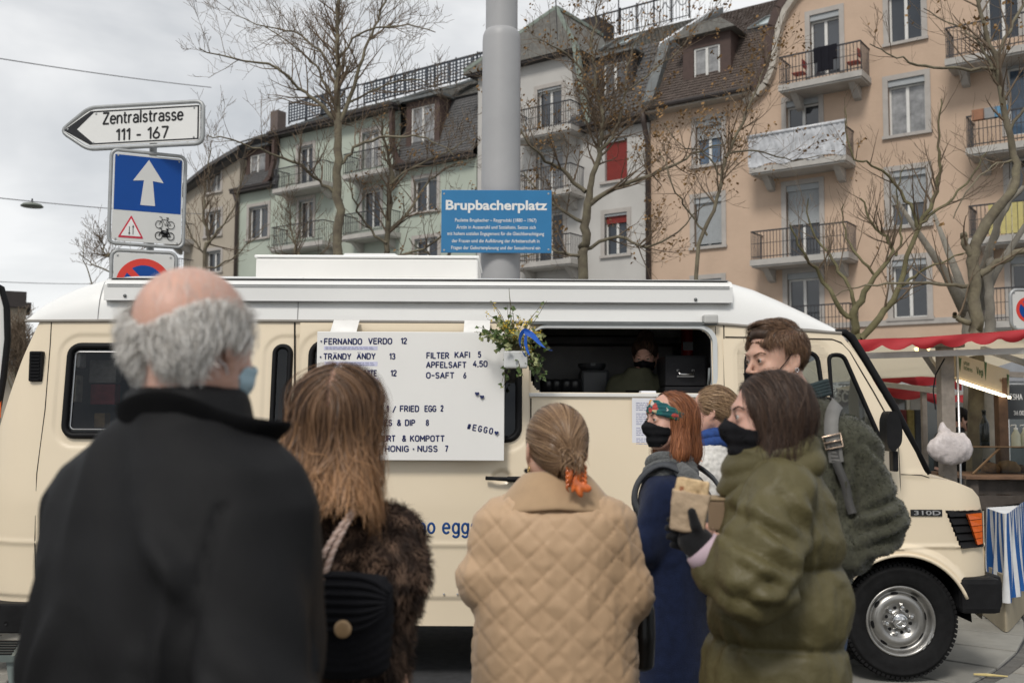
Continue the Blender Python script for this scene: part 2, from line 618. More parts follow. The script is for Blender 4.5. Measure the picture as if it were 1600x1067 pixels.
def fuzz(name,V,Q,count,length,width,mat,parent,droop=(0,0,-0.5),seed=3,tintf=None,curl=0.4,sel=None):
 """short fibres scattered over a surface mesh (fur, fleece)"""
 r = np.random.default_rng(seed)
 N = normals(V,Q)
 ar = np.linalg.norm(np.cross(V[Q[:,2]] - V[Q[:,0]],V[Q[:,3]] - V[Q[:,1]]),axis=1)
 if sel is not None:
  ar = ar * sel(V[Q].mean(1))
 qi = r.choice(len(Q),count,p=ar / ar.sum())
 u,v = r.random((2,count,1))
 q = Q[qi]
 p = (V[q[:,0]] * (1 - u) + V[q[:,1]] * u) * (1 - v) + (V[q[:,3]] * (1 - u) + V[q[:,2]] * u) * v
 nn = N[q].mean(1)
 clump = np.stack([vnoise(p * 38 + 5 * k) for k in range(3)],-1)
 d1 = nn + A(*droop) + clump * curl + (r.random((count,3)) - .5) * .5
 d1 /= np.linalg.norm(d1,axis=1,keepdims=True)
 d2 = d1 + A(*droop) * .8 + clump * curl
 d2 /= np.linalg.norm(d2,axis=1,keepdims=True)
 l = length * (.5 + r.random((count,1)))
 p1 = p + d1 * l * .5
 p2 = p1 + d2 * l * .5
 s = np.cross(d1,nn + (r.random((count,3)) - .5) * .6)
 s /= (np.linalg.norm(s,axis=1,keepdims=True) + 1e-6)
 w = s * width / 2
 VV = np.stack([p - w,p + w,p1 - w * .8,p1 + w * .8,p2 - w * .15,p2 + w * .15],1).reshape(-1,3)
 b = np.arange(count)[:,None] * 6
 QQ = np.concatenate([b + A(0,1,3,2).astype(int),b + A(2,3,5,4).astype(int)])
 tn = (clump[:,0] * .5 + .5) * .6 + r.random(count) * .4
 if tintf is not None: tn = tintf(p,tn,r)
 tn = np.clip(tn,0,1)
 col = np.repeat(tn[:,None],6,1).reshape(-1,1)
 return np_mesh(name,VV,QQ,mat,parent,True,{'tint': np.concatenate([col,col * 0,col * 0],1)})
def mesh_vq(o):
 """vertices and quads of an object made by implicit()"""
 me = o.data
 V = np.empty(len(me.vertices) * 3,dtype=np.float32)
 me.vertices.foreach_get('co',V)
 Q = np.empty(len(me.loops),dtype=np.int32)
 me.loops.foreach_get('vertex_index',Q)
 return V.reshape(-1,3).astype(float),Q.reshape(-1,4)
def sstep(a,b,x):
 t = np.clip((x - a) / (b - a),0,1)
 return t * t * (3 - 2 * t)
def smooth_pts(pts,sub=4):
 out = []
 n = len(pts)
 for i in range(n - 1):
  p0 = pts[max(i - 1,0)]; p1 = pts[i]; p2 = pts[i + 1]; p3 = pts[min(i + 2,n - 1)]
  for k in range(sub):
   t = k / sub
   out.append(.5 * ((2 * p1) + (p2 - p0) * t + (2 * p0 - 5 * p1 + 4 * p2 - p3) * t * t + (3 * p1 - p0 - 3 * p2 + p3) * t ** 3))
 out.append(pts[-1])
 return out
 # ------------------------------------------------------------ round-stroke lettering
def _arc(cx,cy,rx,ry,a0,a1,n=9):
 return [(cx + rx * cos(radians(a0 + (a1 - a0) * i / n)),cy + ry * sin(radians(a0 + (a1 - a0) * i / n))) for i in range(n + 1)]
_O = lambda w,h=1.0: _arc(w / 2,h - w / 2,w / 2,w / 2,0,180) + _arc(w / 2,w / 2,w / 2,w / 2,180,360) + [(w,h - w / 2)]
GL = {
  'A': (.62,[[(0,0),(.31,1),(.62,0)],[(.11,.33),(.51,.33)]]),
  'B': (.52,[[(0,0),(0,1),(.28,1)] + _arc(.28,.76,.22,.24,90,-90) + [(0,.52)],[(.28,.52)] + _arc(.28,.26,.25,.26,90,-90) + [(0,0)]]),
  'C': (.54,[_arc(.28,.72,.28,.28,25,180) + _arc(.28,.28,.28,.28,180,335)]),
  'D': (.56,[[(0,0),(0,1),(.26,1)] + _arc(.26,.7,.3,.3,90,0) + _arc(.26,.3,.3,.3,0,-90) + [(0,0)]]),
  'E': (.48,[[(.48,1),(0,1),(0,0),(.48,0)],[(0,.52),(.42,.52)]]),
  'F': (.48,[[(.48,1),(0,1),(0,0)],[(0,.5),(.42,.5)]]),
  'G': (.56,[_arc(.28,.72,.28,.28,25,180) + _arc(.28,.28,.28,.28,180,360) + [(.56,.46),(.32,.46)]]),
  'H': (.54,[[(0,0),(0,1)],[(.54,0),(.54,1)],[(0,.5),(.54,.5)]]),
  'I': (.06,[[(.03,0),(.03,1)]]),
  'K': (.54,[[(0,0),(0,1)],[(.52,1),(0,.4)],[(.16,.58),(.54,0)]]),
  'L': (.46,[[(0,1),(0,0),(.46,0)]]),
  'M': (.68,[[(0,0),(0,1),(.34,.35),(.68,1),(.68,0)]]),
  'N': (.56,[[(0,0),(0,1),(.56,0),(.56,1)]]),
  'O': (.58,[_O(.58)]),
  'P': (.52,[[(0,0),(0,1),(.26,1)] + _arc(.26,.74,.26,.26,90,-90) + [(0,.48)]]),
  'R': (.54,[[(0,0),(0,1),(.26,1)] + _arc(.26,.74,.26,.26,90,-90) + [(0,.48)],[(.26,.48),(.54,0)]]),
  'S': (.52,[_arc(.26,.75,.25,.25,30,250) + _arc(.26,.26,.26,.26,75,-150)]),
  'T': (.56,[[(0,1),(.56,1)],[(.28,1),(.28,0)]]),
  'U': (.54,[[(0,1),(0,.27)] + _arc(.27,.27,.27,.27,180,360) + [(.54,1)]]),
  'V': (.58,[[(0,1),(.29,0),(.58,1)]]),
  'W': (.8,[[(0,1),(.2,0),(.4,.8),(.6,0),(.8,1)]]),
  'X': (.54,[[(0,0),(.54,1)],[(0,1),(.54,0)]]),
  'Y': (.56,[[(0,1),(.28,.45),(.56,1)],[(.28,.45),(.28,0)]]),
  'Z': (.54,[[(0,1),(.54,1),(0,0),(.54,0)]]),
  '0': (.54,[_O(.54)]),
  '1': (.22,[[(0,.78),(.22,1),(.22,0)]]),
  '2': (.5,[_arc(.25,.74,.25,.26,165,-20) + [(0,0),(.5,0)]]),
  '3': (.5,[_arc(.24,.75,.23,.25,150,-90),_arc(.24,.26,.26,.26,90,-150)]),
  '4': (.54,[[(.36,1),(0,.28),(.54,.28)],[(.4,.55),(.4,0)]]),
  '5': (.5,[[(.46,1),(.06,1),(.02,.55)] + _arc(.23,.32,.27,.32,110,-150)]),
  '6': (.52,[[(.36,1),(.05,.42)] + _arc(.26,.28,.26,.28,150,510)]),
  '7': (.5,[[(0,1),(.5,1),(.17,0)]]),
  '8': (.5,[_arc(.25,.76,.21,.24,0,360),_arc(.25,.26,.25,.26,0,360)]),
  '&': (.64,[[(.62,0),(.14,.66)] + _arc(.29,.8,.18,.2,200,-20) + [(.1,.42)] + _arc(.24,.23,.24,.23,140,300) + [(.62,.44)]]),
  '/': (.4,[[(0,-.08),(.4,1.05)]]),
  '#': (.6,[[(.1,.08),(.22,.95)],[(.38,.08),(.5,.95)],[(0,.34),(.56,.34)],[(.04,.68),(.6,.68)]]),
  '-': (.3,[[(0,.38),(.3,.38)]]),
  '–': (.42,[[(0,.48),(.42,.48)]]),
  ',': (.06,[[(.04,.06),(0,-.1)]]),
  '.': (.02,[[(0,0),(.02,.02)]]),
  'Ä': (.62,[[(0,0),(.31,.9),(.62,0)],[(.11,.33),(.51,.33)],[(.14,1.16),(.15,1.18)],[(.47,1.16),(.48,1.18)]]),
  'a': (.46,[_arc(.23,.5,.22,.21,150,0,6) + [(.46,0)],[(.46,.38)] + _arc(.21,.2,.21,.2,80,300,9) + [(.46,.14)]]),
  'e': (.48,[[(.02,.37),(.48,.37)] + _arc(.24,.38,.24,.33,0,180) + _arc(.24,.3,.24,.3,180,320)]),
  'g': (.46,[_arc(.23,.36,.23,.34,20,340,14),[(.46,.7),(.46,-.06)] + _arc(.23,-.06,.23,.22,0,-150,7)]),
  'c': (.4,[_arc(.22,.36,.22,.34,45,315,10)]),
  'i': (.0,[[(0,0),(0,.7)],[(0,.92),(0,.96)]]),
  'k': (.42,[[(0,0),(0,1.02)],[(.4,.7),(.02,.3)],[(.14,.42),(.42,0)]]),
  'l': (.1,[[(.05,0),(.05,1.05)]]),
  'n': (.44,[[(0,0),(0,.7)],[(0,.42)] + _arc(.22,.44,.22,.27,170,0,7) + [(.44,0)]]),
  'o': (.48,[_arc(.24,.36,.24,.35,0,360,16)]),
  'r': (.28,[[(0,0),(0,.7)],[(0,.42)] + _arc(.22,.44,.22,.27,170,80,5)]),
  's': (.4,[_arc(.2,.53,.18,.18,35,250,7) + _arc(.2,.18,.2,.18,75,-150,7)]),
  't': (.3,[[(.1,.95),(.1,.16)] + _arc(.24,.16,.14,.15,180,290,4)[0:],[(0,.7),(.28,.7)]]),
  'u': (.44,[[(0,.7),(0,.26)] + _arc(.22,.26,.22,.26,180,350,7),[(.44,.7),(.44,0)]]),
}
def strokes(s_,mat,parent,T4,x0,x1,z0,cap,w=.085,depth=.5,name='lettering',gap=.26,y=0.0):
 """lettering made of round strokes between x0 and x1 on the (x, z) plane of T4"""
 adv = []
 x = 0
 for ch in s_:
  if ch == ' ': x += .42; adv.append(None); continue
  adv.append(x); x += GL[ch][0] + gap
 tot = x - gap
 k = (x1 - x0) / max(tot,1e-6)
 if len(s_) == 1 and GL[s_][0] < .25: k = cap
 m = MB()
 r = w * cap
 for ch,a in zip(s_,adv):
  if a is None: continue
  for pl_ in GL[ch][1]:
   q0_ = [Vector((x0 + (a + u) * k,0,z0 + v * cap)) for u,v in pl_]
   runs,cur = [],[q0_[0]]
   for i in range(1,len(q0_)):
    cur.append(q0_[i])
    if i < len(q0_) - 1 and (q0_[i] - q0_[i - 1]).length > 1e-6 and (q0_[i + 1] - q0_[i]).length > 1e-6 and (q0_[i] - q0_[i - 1]).normalized().dot((q0_[i + 1] - q0_[i]).normalized()) < .35:
     runs.append(cur); cur = [q0_[i]]
   runs.append(cur)
   for q in runs:
    d0 = (q[0] - q[1]).normalized() * r * .5; d1 = (q[-1] - q[-2]).normalized() * r * .5
    q2 = [q[0] + d0] + q + [q[-1] + d1]
    rr_ = [r * .6] + [r] * len(q) + [r * .6]
    b = len(m.v); n_ = len(q2)
    for i,c in enumerate(q2):
     t = (q2[min(i + 1,n_ - 1)] - q2[max(i - 1,0)])
     if i and i < n_ - 1:
      ta,tb = (c - q2[i - 1]).normalized(),(q2[i + 1] - c).normalized()
      t = ta + tb if (ta + tb).length > .3 else ta
     t.normalize()
     u = Vector((-t.z,0,t.x))
     for k6 in range(6):
      a6 = pi / 3 * k6
      m.v.append(tuple(c + (u * cos(a6) + Vector((0,1,0)) * sin(a6)) * rr_[i]))
    for i in range(n_ - 1):
     for k6 in range(6):
      m.f.append((b + i * 6 + k6,b + i * 6 + (k6 + 1) % 6,b + i * 6 + 6 + (k6 + 1) % 6,b + i * 6 + 6 + k6)); m.mi.append(0)
    m.f.append(tuple(b + k6 for k6 in range(6))); m.f.append(tuple(b + (n_ - 1) * 6 + k6 for k6 in range(6))); m.mi += [0,0]
 m.v = [tuple(T4 @ Vector((v[0],y + v[1] * depth,v[2]))) for v in m.v]
 return m.build(name,mat,parent,smooth=True)
 # ============================================================ the ground
asphalt = M('asphalt',(0.055,0.056,0.06),.92,var=.3,vscale=14,bump=.9,bscale=160,dirt=.2)
slab_m = M('slab_stone',(0.27,0.262,0.235),.85,var=.14,vscale=3.5,bump=.35,bscale=110,dirt=.35)
slab_m2 = M('slab_stone_dark',(0.21,0.205,0.19),.87,var=.16,vscale=4.5,bump=.4,bscale=90,dirt=.4)
kerb_m = M('kerb_granite',(0.13,0.125,0.115),.85,var=.25,vscale=12,bump=.4,bscale=120)
cobble_m = M('paver_stone',(0.3,0.285,0.25),.85,var=.16,vscale=5,bump=.4,bscale=80,dirt=.3)
joint_m = M('joint_sand',(0.085,0.08,0.07),.95,var=.3,vscale=20,bump=.5,bscale=150)
g = MB()
g.box((-400,-60,-0.5),(400,700,-0.004))
ground = props(g.build('ground',M('far_ground',(0.13,0.13,0.125),.92,var=.15,vscale=.6,bump=.3,bscale=40)),kind='structure')
r_ = MB()
r_.add([(-30,3.9,0),(30,3.9,0),(30,16,0),(-30,16,0)],[(0,1,2,3)])
road = props(r_.build('road',asphalt),kind='structure')
# paving in front of the van, to the left (square stone pavers) and to the right (long slabs behind a curved joint)
pav = MB()
pav.add([(-30,-6,.004),(30,-6,.004),(30,3.9,.004),(-30,3.9,.004)],[(0,1,2,3)])
pavement = props(pav.build('pavement',joint_m),kind='structure')
def paver(parent,poly,h,mat,name='paver',r=.008):
 m = MB()
 cx = sum(q[0] for q in poly) / len(poly); cy = sum(q[1] for q in poly) / len(poly)
 def ins(q,d):
  v = Vector((cx - q[0],cy - q[1])); v.normalize()
  return (q[0] + v.x * d,q[1] + v.y * d)
 n = len(poly)
 lo = [(q[0],q[1],0.0) for q in poly]
 md = [(*ins(q,.004),h - .004) for q in poly]
 hi = [(*ins(q,.012),h) for q in poly]
 fs = [tuple(range(2 * n,3 * n))]
 for i in range(n):
  j = (i + 1) % n
  fs += [(i,j,n + j,n + i),(n + i,n + j,2 * n + j,2 * n + i)]
 m.add(lo + md + hi,fs)
 return m.build(name,mat,parent)
 # left: running-bond pavers seen below the bumper of the van
cnt = 0
y = 4.2
rowi = 0
while y < 7.6:
 hgt = .155
 x = -4.6 + (.11 if rowi % 2 else 0)
 while x < -2.2:
  wdt = .2 + random.uniform(-.03,.05)
  a = random.uniform(-.004,.004)
  if y < 6.6 or x < -3.2:
   paver(road,[(x + .008,y + a),(x + wdt - .006,y - a),(x + wdt - .006,y + hgt - .01 + a),(x + .008,y + hgt - .01)],
  .022 + random.uniform(-.003,.003),cobble_m)
  x += wdt
 y += hgt
 rowi += 1
 # right: an arc of kerb with radial slabs on the van side and square stones outside it
AC = Vector((-1.45,10.4))      # centre of the arc
def arc(rad,a): return (AC.x + rad * sin(a),AC.y - rad * cos(a))
R0 = 6.0
for i in range(10):
 a0,a1 = radians(22 + i * 5.5),radians(22 + (i + 1) * 5.5)
 pts = [arc(R0 - .78,a0 + .004),arc(R0,a0 + .003),arc(R0,a1 - .003),arc(R0 - .78,a1 - .004)]
 paver(road,pts,.014,slab_m,'slab')
for i in range(25):
 a0,a1 = radians(22 + i * 2.2),radians(22 + (i + 1) * 2.2)
 paver(road,[arc(R0 + .012,a0 + .002),arc(R0 + .1,a0 + .002),arc(R0 + .1,a1 - .002),arc(R0 + .012,a1 - .002)],.01,kerb_m,'kerb_stone')
for k in range(7):
 n = 29
 rr = R0 + .112 + k * .2
 for i in range(n):
  sh = (.5 if k % 2 else 0)
  a0,a1 = radians(22 + (i + sh) * 1.9),radians(22 + (i + 1 + sh) * 1.9)
  paver(road,[arc(rr,a0 + .0014),arc(rr + .19,a0 + .0014),arc(rr + .19,a1 - .0014),arc(rr,a1 - .0014)],.026 + random.uniform(-.003,.003),
  random.choice([slab_m2,slab_m,cobble_m]),'paver')
twig = MB()
pz = P(1500,1021,5.75)
twig.tube([(2.86,6.28,.03),(2.93,6.26,.032),(3.05,6.24,.028)],[.006,.009,.004],6)
tw = twig.build('dry_leaf',M('dry_leaf',(.62,.5,.22),.8,var=.25))
props(tw,'dry yellow leaf lying on the paving beside the front wheel','leaf')
# ============================================================ the street front behind the square
FA = radians(36.0)
FO = Vector((12.7,32.0,0))
FU = Vector((cos(FA),-sin(FA),0))      # along the front, to the right and nearer
FN = Vector((sin(FA),cos(FA),0))       # into the buildings
def FP(px,py,off=0.0):
 """(x, z) on the street front (pushed back by off) at a spot of the photograph"""
 d = ray(px,py)
 o = Vector((0,0,CAM_Z))
 t = ((FO + FN * off - o).dot(FN)) / d.dot(FN)
 q = o + d * t
 return ((q - FO).dot(FU),q.z)
stucco_peach = M('stucco_peach',(.55,.405,.30),.92,var=.07,vscale=.7,bump=.9,bscale=7,dirt=.22)
stucco_green = M('stucco_green',(.43,.475,.405),.92,var=.06,vscale=.7,bump=.3,bscale=9,dirt=.12)
stucco_white = M('stucco_white',(.5,.485,.46),.92,var=.07,vscale=.7,bump=.3,bscale=9,dirt=.15)
stucco_beige = M('stucco_beige',(.42,.37,.30),.92,var=.07,vscale=.7,bump=.3,bscale=9,dirt=.2)
stone_trim = M('stone_trim',(.42,.39,.36),.85,var=.1,vscale=2.5,bump=.2,bscale=20,dirt=.2)
concrete = M('balcony_concrete',(.44,.42,.39),.88,var=.12,vscale=2,bump=.2,bscale=25,dirt=.35)
iron = M('wrought_iron',(.035,.035,.04),.55,var=.1)
win_white = M('window_paint',(.68,.67,.64),.5,var=.05)
shutter_grey = M('roller_shutter',(.36,.38,.39),.6,var=.06)
shutter_red = M('red_shutter',(.22,.022,.015),.6,var=.12,vscale=8)
glass_far = M('house_glass',(.035,.04,.048),.06,var=.3,vscale=.8,spec=1.0)
curtain_m = M('net_curtain',(.45,.45,.43),.9,var=.1,vscale=5)
blue_curtain = M('blue_curtain',(.13,.2,.32),.9,var=.15,vscale=5)
eave_dark = M('eave_wood',(.035,.028,.026),.7,var=.2,vscale=4)
slate = M('roof_slate',(.10,.098,.098),.75,var=.3,vscale=9,bump=.4,bscale=30,dirt=.2)
roof_grey = M('roof_grey_tile',(.17,.165,.15),.8,var=.25,vscale=8,bump=.5,bscale=25,dirt=.2)
tile_brown = M('roof_tile_brown',(.088,.066,.055),.75,var=.35,vscale=7,bump=.4,bscale=40)
copper = M('aged_metal',(.25,.29,.25),.7,metal=.3,var=.2,vscale=4)
lead = M('lead_sheet',(.16,.17,.17),.6,metal=.4,var=.2,vscale=4)
pipe_m = M('brown_pipe',(.05,.035,.03),.5,var=.2)
brown_trim = M('brown_trim',(.075,.046,.038),.7,var=.15)
plastic_sheet = M('plastic_sheet',(.5,.51,.53),.22,var=.35,vscale=3,bump=.8,bscale=9,spec=.8)
black_cloth = M('black_cloth',(.015,.015,.02),.9)
skylight_m = M('skylight_glass',(.35,.42,.42),.1,var=.1,spec=1.0)
class House:
 def __init__(s,name,label,x0):
  s.x0 = x0
  s.o = thing(name,label,'building',FO + FU * x0,-FA)
 def p(s,px,py,off=0.0):
  x,z = FP(px,py,off)
  return (x - s.x0,z)
 def rect(s,px0,py0,px1,py1,off=0.0):
  """upright rectangle: x from both edges, z measured at the middle"""
  xa,_ = s.p(px0,(py0 + py1) / 2,off)
  xb,_ = s.p(px1,(py0 + py1) / 2,off)
  m = (px0 + px1) / 2
  return xa,s.p(m,py1,off)[1],xb,s.p(m,py0,off)[1]
 def wall(s,outer,holes,mat,y=0.0,t=.34,name='wall'):
  m = MB()
  m.prism(outer,y,y + t,holes=[[(a,b),(c,b),(c,d),(a,d)] for a,b,c,d in holes])
  return m.build(name,mat,s.o,fix=True)
 def window(s,r,y=0.0,door=False,box=.14,shut=0.0,mat=None,curtain=None,trim=True,open_=False,shm=None,sash=2,sill=True):
  a,b,c,d = r
  rec = y + .16
  f = MB()
  fw = .06
  top = d - box
  f.box((a,rec,b),(a + fw,rec + .06,top)); f.box((c - fw,rec,b),(c,rec + .06,top))
  f.box((a + fw,rec,b),(c - fw,rec + .06,b + fw)); f.box((a + fw,rec,top - fw),(c - fw,rec + .06,top))
  for k in range(1,sash):
   mx = a + (c - a) * k / sash
   f.box((mx - .05,rec - .012,b + fw),(mx + .05,rec + .05,top - fw))
  w = f.build('window',win_white,s.o)
  gl = MB()
  for k in range(sash):
   x0 = a + (c - a) * k / sash + .05
   x1 = a + (c - a) * (k + 1) / sash - .05
   gm = MB()
   gm.add([(x0,rec + .04,b + fw),(x1,rec + .04,b + fw),(x1,rec + .04,top - fw),(x0,rec + .04,top - fw)],[(0,1,2,3)])
   gm.build('pane',glass_far if not curtain else M('glass_' + curtain.name,tuple(c_ * .8 for c_ in ((.3,.3,.3) if curtain == curtain_m else (.08,.13,.2))),.12,var=.5,vscale=3,spec=.9),w)
  if box:
   bm_ = MB()
   bm_.box((a,y + .02,d - box),(c,y + .2,d))
   bm_.build('shutter_box',shutter_grey,s.o)
  if shut > 0:
   sm = MB()
   zz = top
   zb = top - (top - b) * shut
   while zz > zb + .02:
    sm.box((a + .03,y + .1,zz - .052),(c - .03,y + .125,zz - .004))
    zz -= .056
   sm.build('roller_shutter',shm or shutter_grey,s.o)
  if trim:
   tr = MB()
   tw_ = .17
   tr.box((a - tw_,y - .035,b),(a,y + .16,d + tw_)); tr.box((c,y - .035,b),(c + tw_,y + .16,d + tw_))
   tr.box((a,y - .035,d),(c,y + .16,d + tw_))
   tr.build('window_surround',stone_trim,s.o)
  if sill and not door:
   sl = MB()
   sl.box((a - .2,y - .1,b - .1),(c + .2,y + .16,b))
   sl.build('sill',stone_trim,s.o)
  return w
 def balcony(s,r,y=0.0,depth=1.05,slab=.2,parent=None,style='bar',ret=False,fill=None):
  """r = x0, slab top, x1, rail top"""
  a,b,c,d = r
  m = MB()
  m.box((a,y - depth,b - slab),(c,y,b))
  m.box((a + .05,y - depth + .05,b - slab - .06),(c - .05,y,b - slab))
  sl = m.build('balcony',concrete,s.o)
  for xx in (a + .3,c - .55):
   br = MB()
   br.prism([(y - .75,b - slab - .06),(y,b - slab - .06),(y,b - slab - .5),(y - .2,b - slab - .45),(y - .5,b - slab - .22)],xx,xx + .22,axis='x')
   br.build('bracket',concrete,sl)
  rl = MB()
  zt = d
  y0 = y - depth + .05
  rl.box((a + .03,y0 - .025,zt - .045),(c - .03,y0 + .025,zt))
  rl.box((a + .03,y0 + .025,zt - .04),(a + .07,y,zt)); rl.box((c - .07,y0 + .025,zt - .04),(c - .03,y,zt))
  rl.box((a + .03,y0 - .012,b + .08),(c - .03,y0 + .012,b + .11))
  n = int((c - a) / .115)
  for k in range(n + 1):
   x = a + .04 + (c - a - .08) * k / n
   rl.box((x - .009,y0 - .009,b),(x + .009,y0 + .009,zt - .045))
  for k in range(1,int(depth / .13)):
   yy = y0 + k * .13
   for x in (a + .05,c - .05):
    rl.box((x - .009,yy - .009,b),(x + .009,yy + .009,zt - .04))
  rl.box((a + .03,y0 + .012,b + .55),(c - .03,y0 + .03,b + .57))
  ob = rl.build('railing',iron,sl)
  return sl
 def tiles(s,quad,nu,nv,mat,name='roof_tiles',th=.035,y=0.0,mask=None,jit=.25):
  """overlapping rounded tiles over a sloping four-cornered field; corners bottom-left, bottom-right, top-right, top-left"""
  q = [np.array(v,float) for v in quad]
  nrm = np.cross(q[1] - q[0],q[3] - q[0]); nrm /= np.linalg.norm(nrm)
  if nrm[1] > 0: nrm = -nrm
  m = MB()
  for j in range(nv):
   for i in range(nu):
    sh = .5 if j % 2 else 0
    u0,u1 = (i + sh + .03) / (nu + .5),(i + sh + .97) / (nu + .5)
    v0,v1 = (j - .15) / nv,(j + 1.1) / nv
    def pt(u,v,h):
     b = q[0] * (1 - u) * (1 - v) + q[1] * u * (1 - v) + q[2] * u * v + q[3] * (1 - u) * v
     return b + nrm * h
    um = (u0 + u1) / 2
    c_ = pt(um,v0,0)
    if mask and not mask(c_[0],c_[2]): continue
    e = th * (1 + random.uniform(-jit,jit))
    dv = (v1 - v0) * .2
    pts = [pt(u0,v0 + dv,e),pt(um,v0,e),pt(u1,v0 + dv,e),pt(u1,v1,.006),pt(u0,v1,.006),
  pt(u0,v0 + dv,0),pt(um,v0,0),pt(u1,v0 + dv,0)]
    m.add(pts,[(0,1,2,3,4),(5,6,1,0),(6,7,2,1)])
  o = m.build(name,mat,s.o)
  props(o,kind='stuff')
  return o
def lerp(a,b,t): return a + (b - a) * t
# ---------------------------------------------------------------- peach building
hx0 = FP(1018,430)[0]
H = House('apartment_building','peach apartment building with brown tiled mansard roof and balconies behind the trees',hx0)
xr = 14.5
TOP = 19.5
wins = {
  'A1': H.rect(1087,187,1128,257),'A2': H.rect(1085,308,1128,385),'A3': H.rect(1085,436,1128,505),
  'B0': H.rect(1266,20,1312,118),'B1': H.rect(1229,155,1280,254),'B2': H.rect(1229,288,1281,402),'B3': H.rect(1231,426,1281,520),
  'C0': H.rect(1388,-22,1440,64),'C1': H.rect(1388,122,1446,209),'C2': H.rect(1390,265,1448,352),'C3': H.rect(1395,405,1449,496),
  'D0': H.rect(1541,-40,1592,62),'D1': H.rect(1574,92,1632,209),'D2': H.rect(1578,235,1636,368),'D3': H.rect(1580,400,1640,510),
}
# ground floor shop windows, mostly behind the stall
gf = [(1.0,.5,3.2,2.9),(4.4,.1,6.4,2.9),(7.2,.5,9.6,2.9),(10.4,.5,13.2,2.9)]
e0 = H.p(1018,183); e1 = H.p(1165,152)
eave_z = (e0[1] + e1[1]) / 2 + .1
curve = [H.p(*q) for q in ((1165,158),(1183,146),(1196,132),(1206,108),(1211,80),(1216,45),(1226,18),(1245,-10),(1275,-40))]
outer = [(0,0),(xr,0),(xr,TOP)] + [(curve[-1][0],TOP)] + curve[::-1] + [(e1[0],eave_z),(0,eave_z)]
H.wall(outer,list(wins.values()) + gf,stucco_peach)
for k,r in wins.items():
 H.window(r,door=k[0] in 'BD',shut={'A1': .32,'A2': .92,'B2': .5,'C2': .55,'A3': .3}.get(k,0),box=.2,
  curtain=curtain_m if k in ('C1',) else (blue_curtain if k in ('A1','D1') else None))
shop_glass = M('shop_glass',(.05,.055,.06),.05,var=.4,vscale=1.2,spec=1.0)
for r in gf:
 H.window(r,box=0,trim=False,sash=3,sill=False)
 # string course and plinth
sc_ = MB(); z = H.p(1390,503)[1]
sc_.box((0,-.07,z - .12),(xr,.0,z + .06)); sc_.build('string_course',stone_trim,H.o)
for nm,(q0,q1,qs,qr) in {'b0': (1216,1347,122,62),'b1': (1171,1322,252,212),'b2': (1172,1326,400,348),'b3': (1172,1330,524,480),
  'd0': (1475,1640,78,14),'d1': (1508,1660,222,166),'d2': (1512,1660,366,320),'d3': (1530,1660,500,455)}.items():
 off = -1.0
 xa = H.p(q0,(qs + qr) / 2,off)[0]; xb = H.p(q1,(qs + qr) / 2,off)[0]
 zb = H.p((q0 + q1) / 2,qs,off)[1]
 sl = H.balcony((xa,zb,xb,zb + 1.0))
 if nm == 'b1':
 # clear plastic sheeting hung round the rail
  n = 60
  V,Q = [],[]
  for i in range(n + 1):
   for j in range(8):
    x = xa - .02 + (xb - xa + .04) * i / n
    V.append((x,-1.06 - .03 * sin(i * 1.9 + j) - .02 * random.random(),zb + .02 + j / 7 * 1.05 - .05 * sin(i * .35) * (1 - j / 7)))
  for i in range(n):
   for j in range(7):
    Q.append((i * 8 + j,(i + 1) * 8 + j,(i + 1) * 8 + j + 1,i * 8 + j + 1))
  sh = np_mesh('plastic_cover',np.array(V),Q,plastic_sheet,sl)
  ro = MB(); ro.tube([(xa - .05,-1.05,zb + 1.08),(xb + .05,-1.05,zb + 1.1)],.07,8)
  ro.build('rolled_cover',plastic_sheet,sl,smooth=True)
 if nm == 'b0':
  cl = MB()
  xm = lerp(xa,xb,.58)
  for i in range(6):
   cl.box((xm - .4 + i * .13,-1.06 - .02 * (i % 2),zb + .95 - (.75 if 0 < i < 5 else .4)),(xm - .27 + i * .13,-1.01,zb + 1.03))
  c_ = cl.build('laundry',black_cloth)
  c_.parent = None
  c_.location = H.o.location; c_.rotation_euler = H.o.rotation_euler
  props(c_,'black clothes hung over the rail of the top balcony on the peach building','laundry')
  for k,xx in enumerate((lerp(xa,xb,.2),lerp(xa,xb,.86))):
   t = thing('folding_chair',['red folding chair left of the small table on the top peach balcony','red folding chair beside the laundry on the top peach balcony'][k],'chair',
  H.o.location,-FA)
   m = MB(); m.box((xx - .2,-.75,zb + .42),(xx + .2,-.35,zb + .45)); m.build('seat',M('red_chair',(.3,.03,.02),.5),t)
   m = MB(); m.box((xx + .16,-.75,zb + .6),(xx + .2,-.35,zb + .85)); m.build('backrest',M('red_chair'),t)
   for u,v in ((-.18,-.73),(.16,-.73),(-.18,-.37),(.16,-.37)):
    m = MB(); m.box((xx + u,v,zb),(xx + u + .025,v + .025,zb + (.42 if u < 0 else .6))); m.build('leg',iron,t)
    # right-hand middle balcony clutter: boxes with flowers and a blue tarp
for k,(q,col) in enumerate(((1530,(.28,.13,.07)),(1548,(.25,.25,.25)),(1566,(.1,.25,.4)))):
 x,_ = H.p(q,190,-1.0)
 zb = H.p(1584,222,-1.0)[1] + 1.0
 m = MB(); m.box((x - .18,-1.16,zb - .2),(x + .18,-.98,zb + .12),taper=.01)
 o = m.build('planter_box',M('planter%d' % k,col,.7),None)
 o.location = H.o.location; o.rotation_euler = H.o.rotation_euler
 props(o,['brown planter box at the left on the rail of the middle right balcony','grey planter box on the rail of the middle right balcony','blue planter box on the rail of the middle right balcony'][k],'planter')
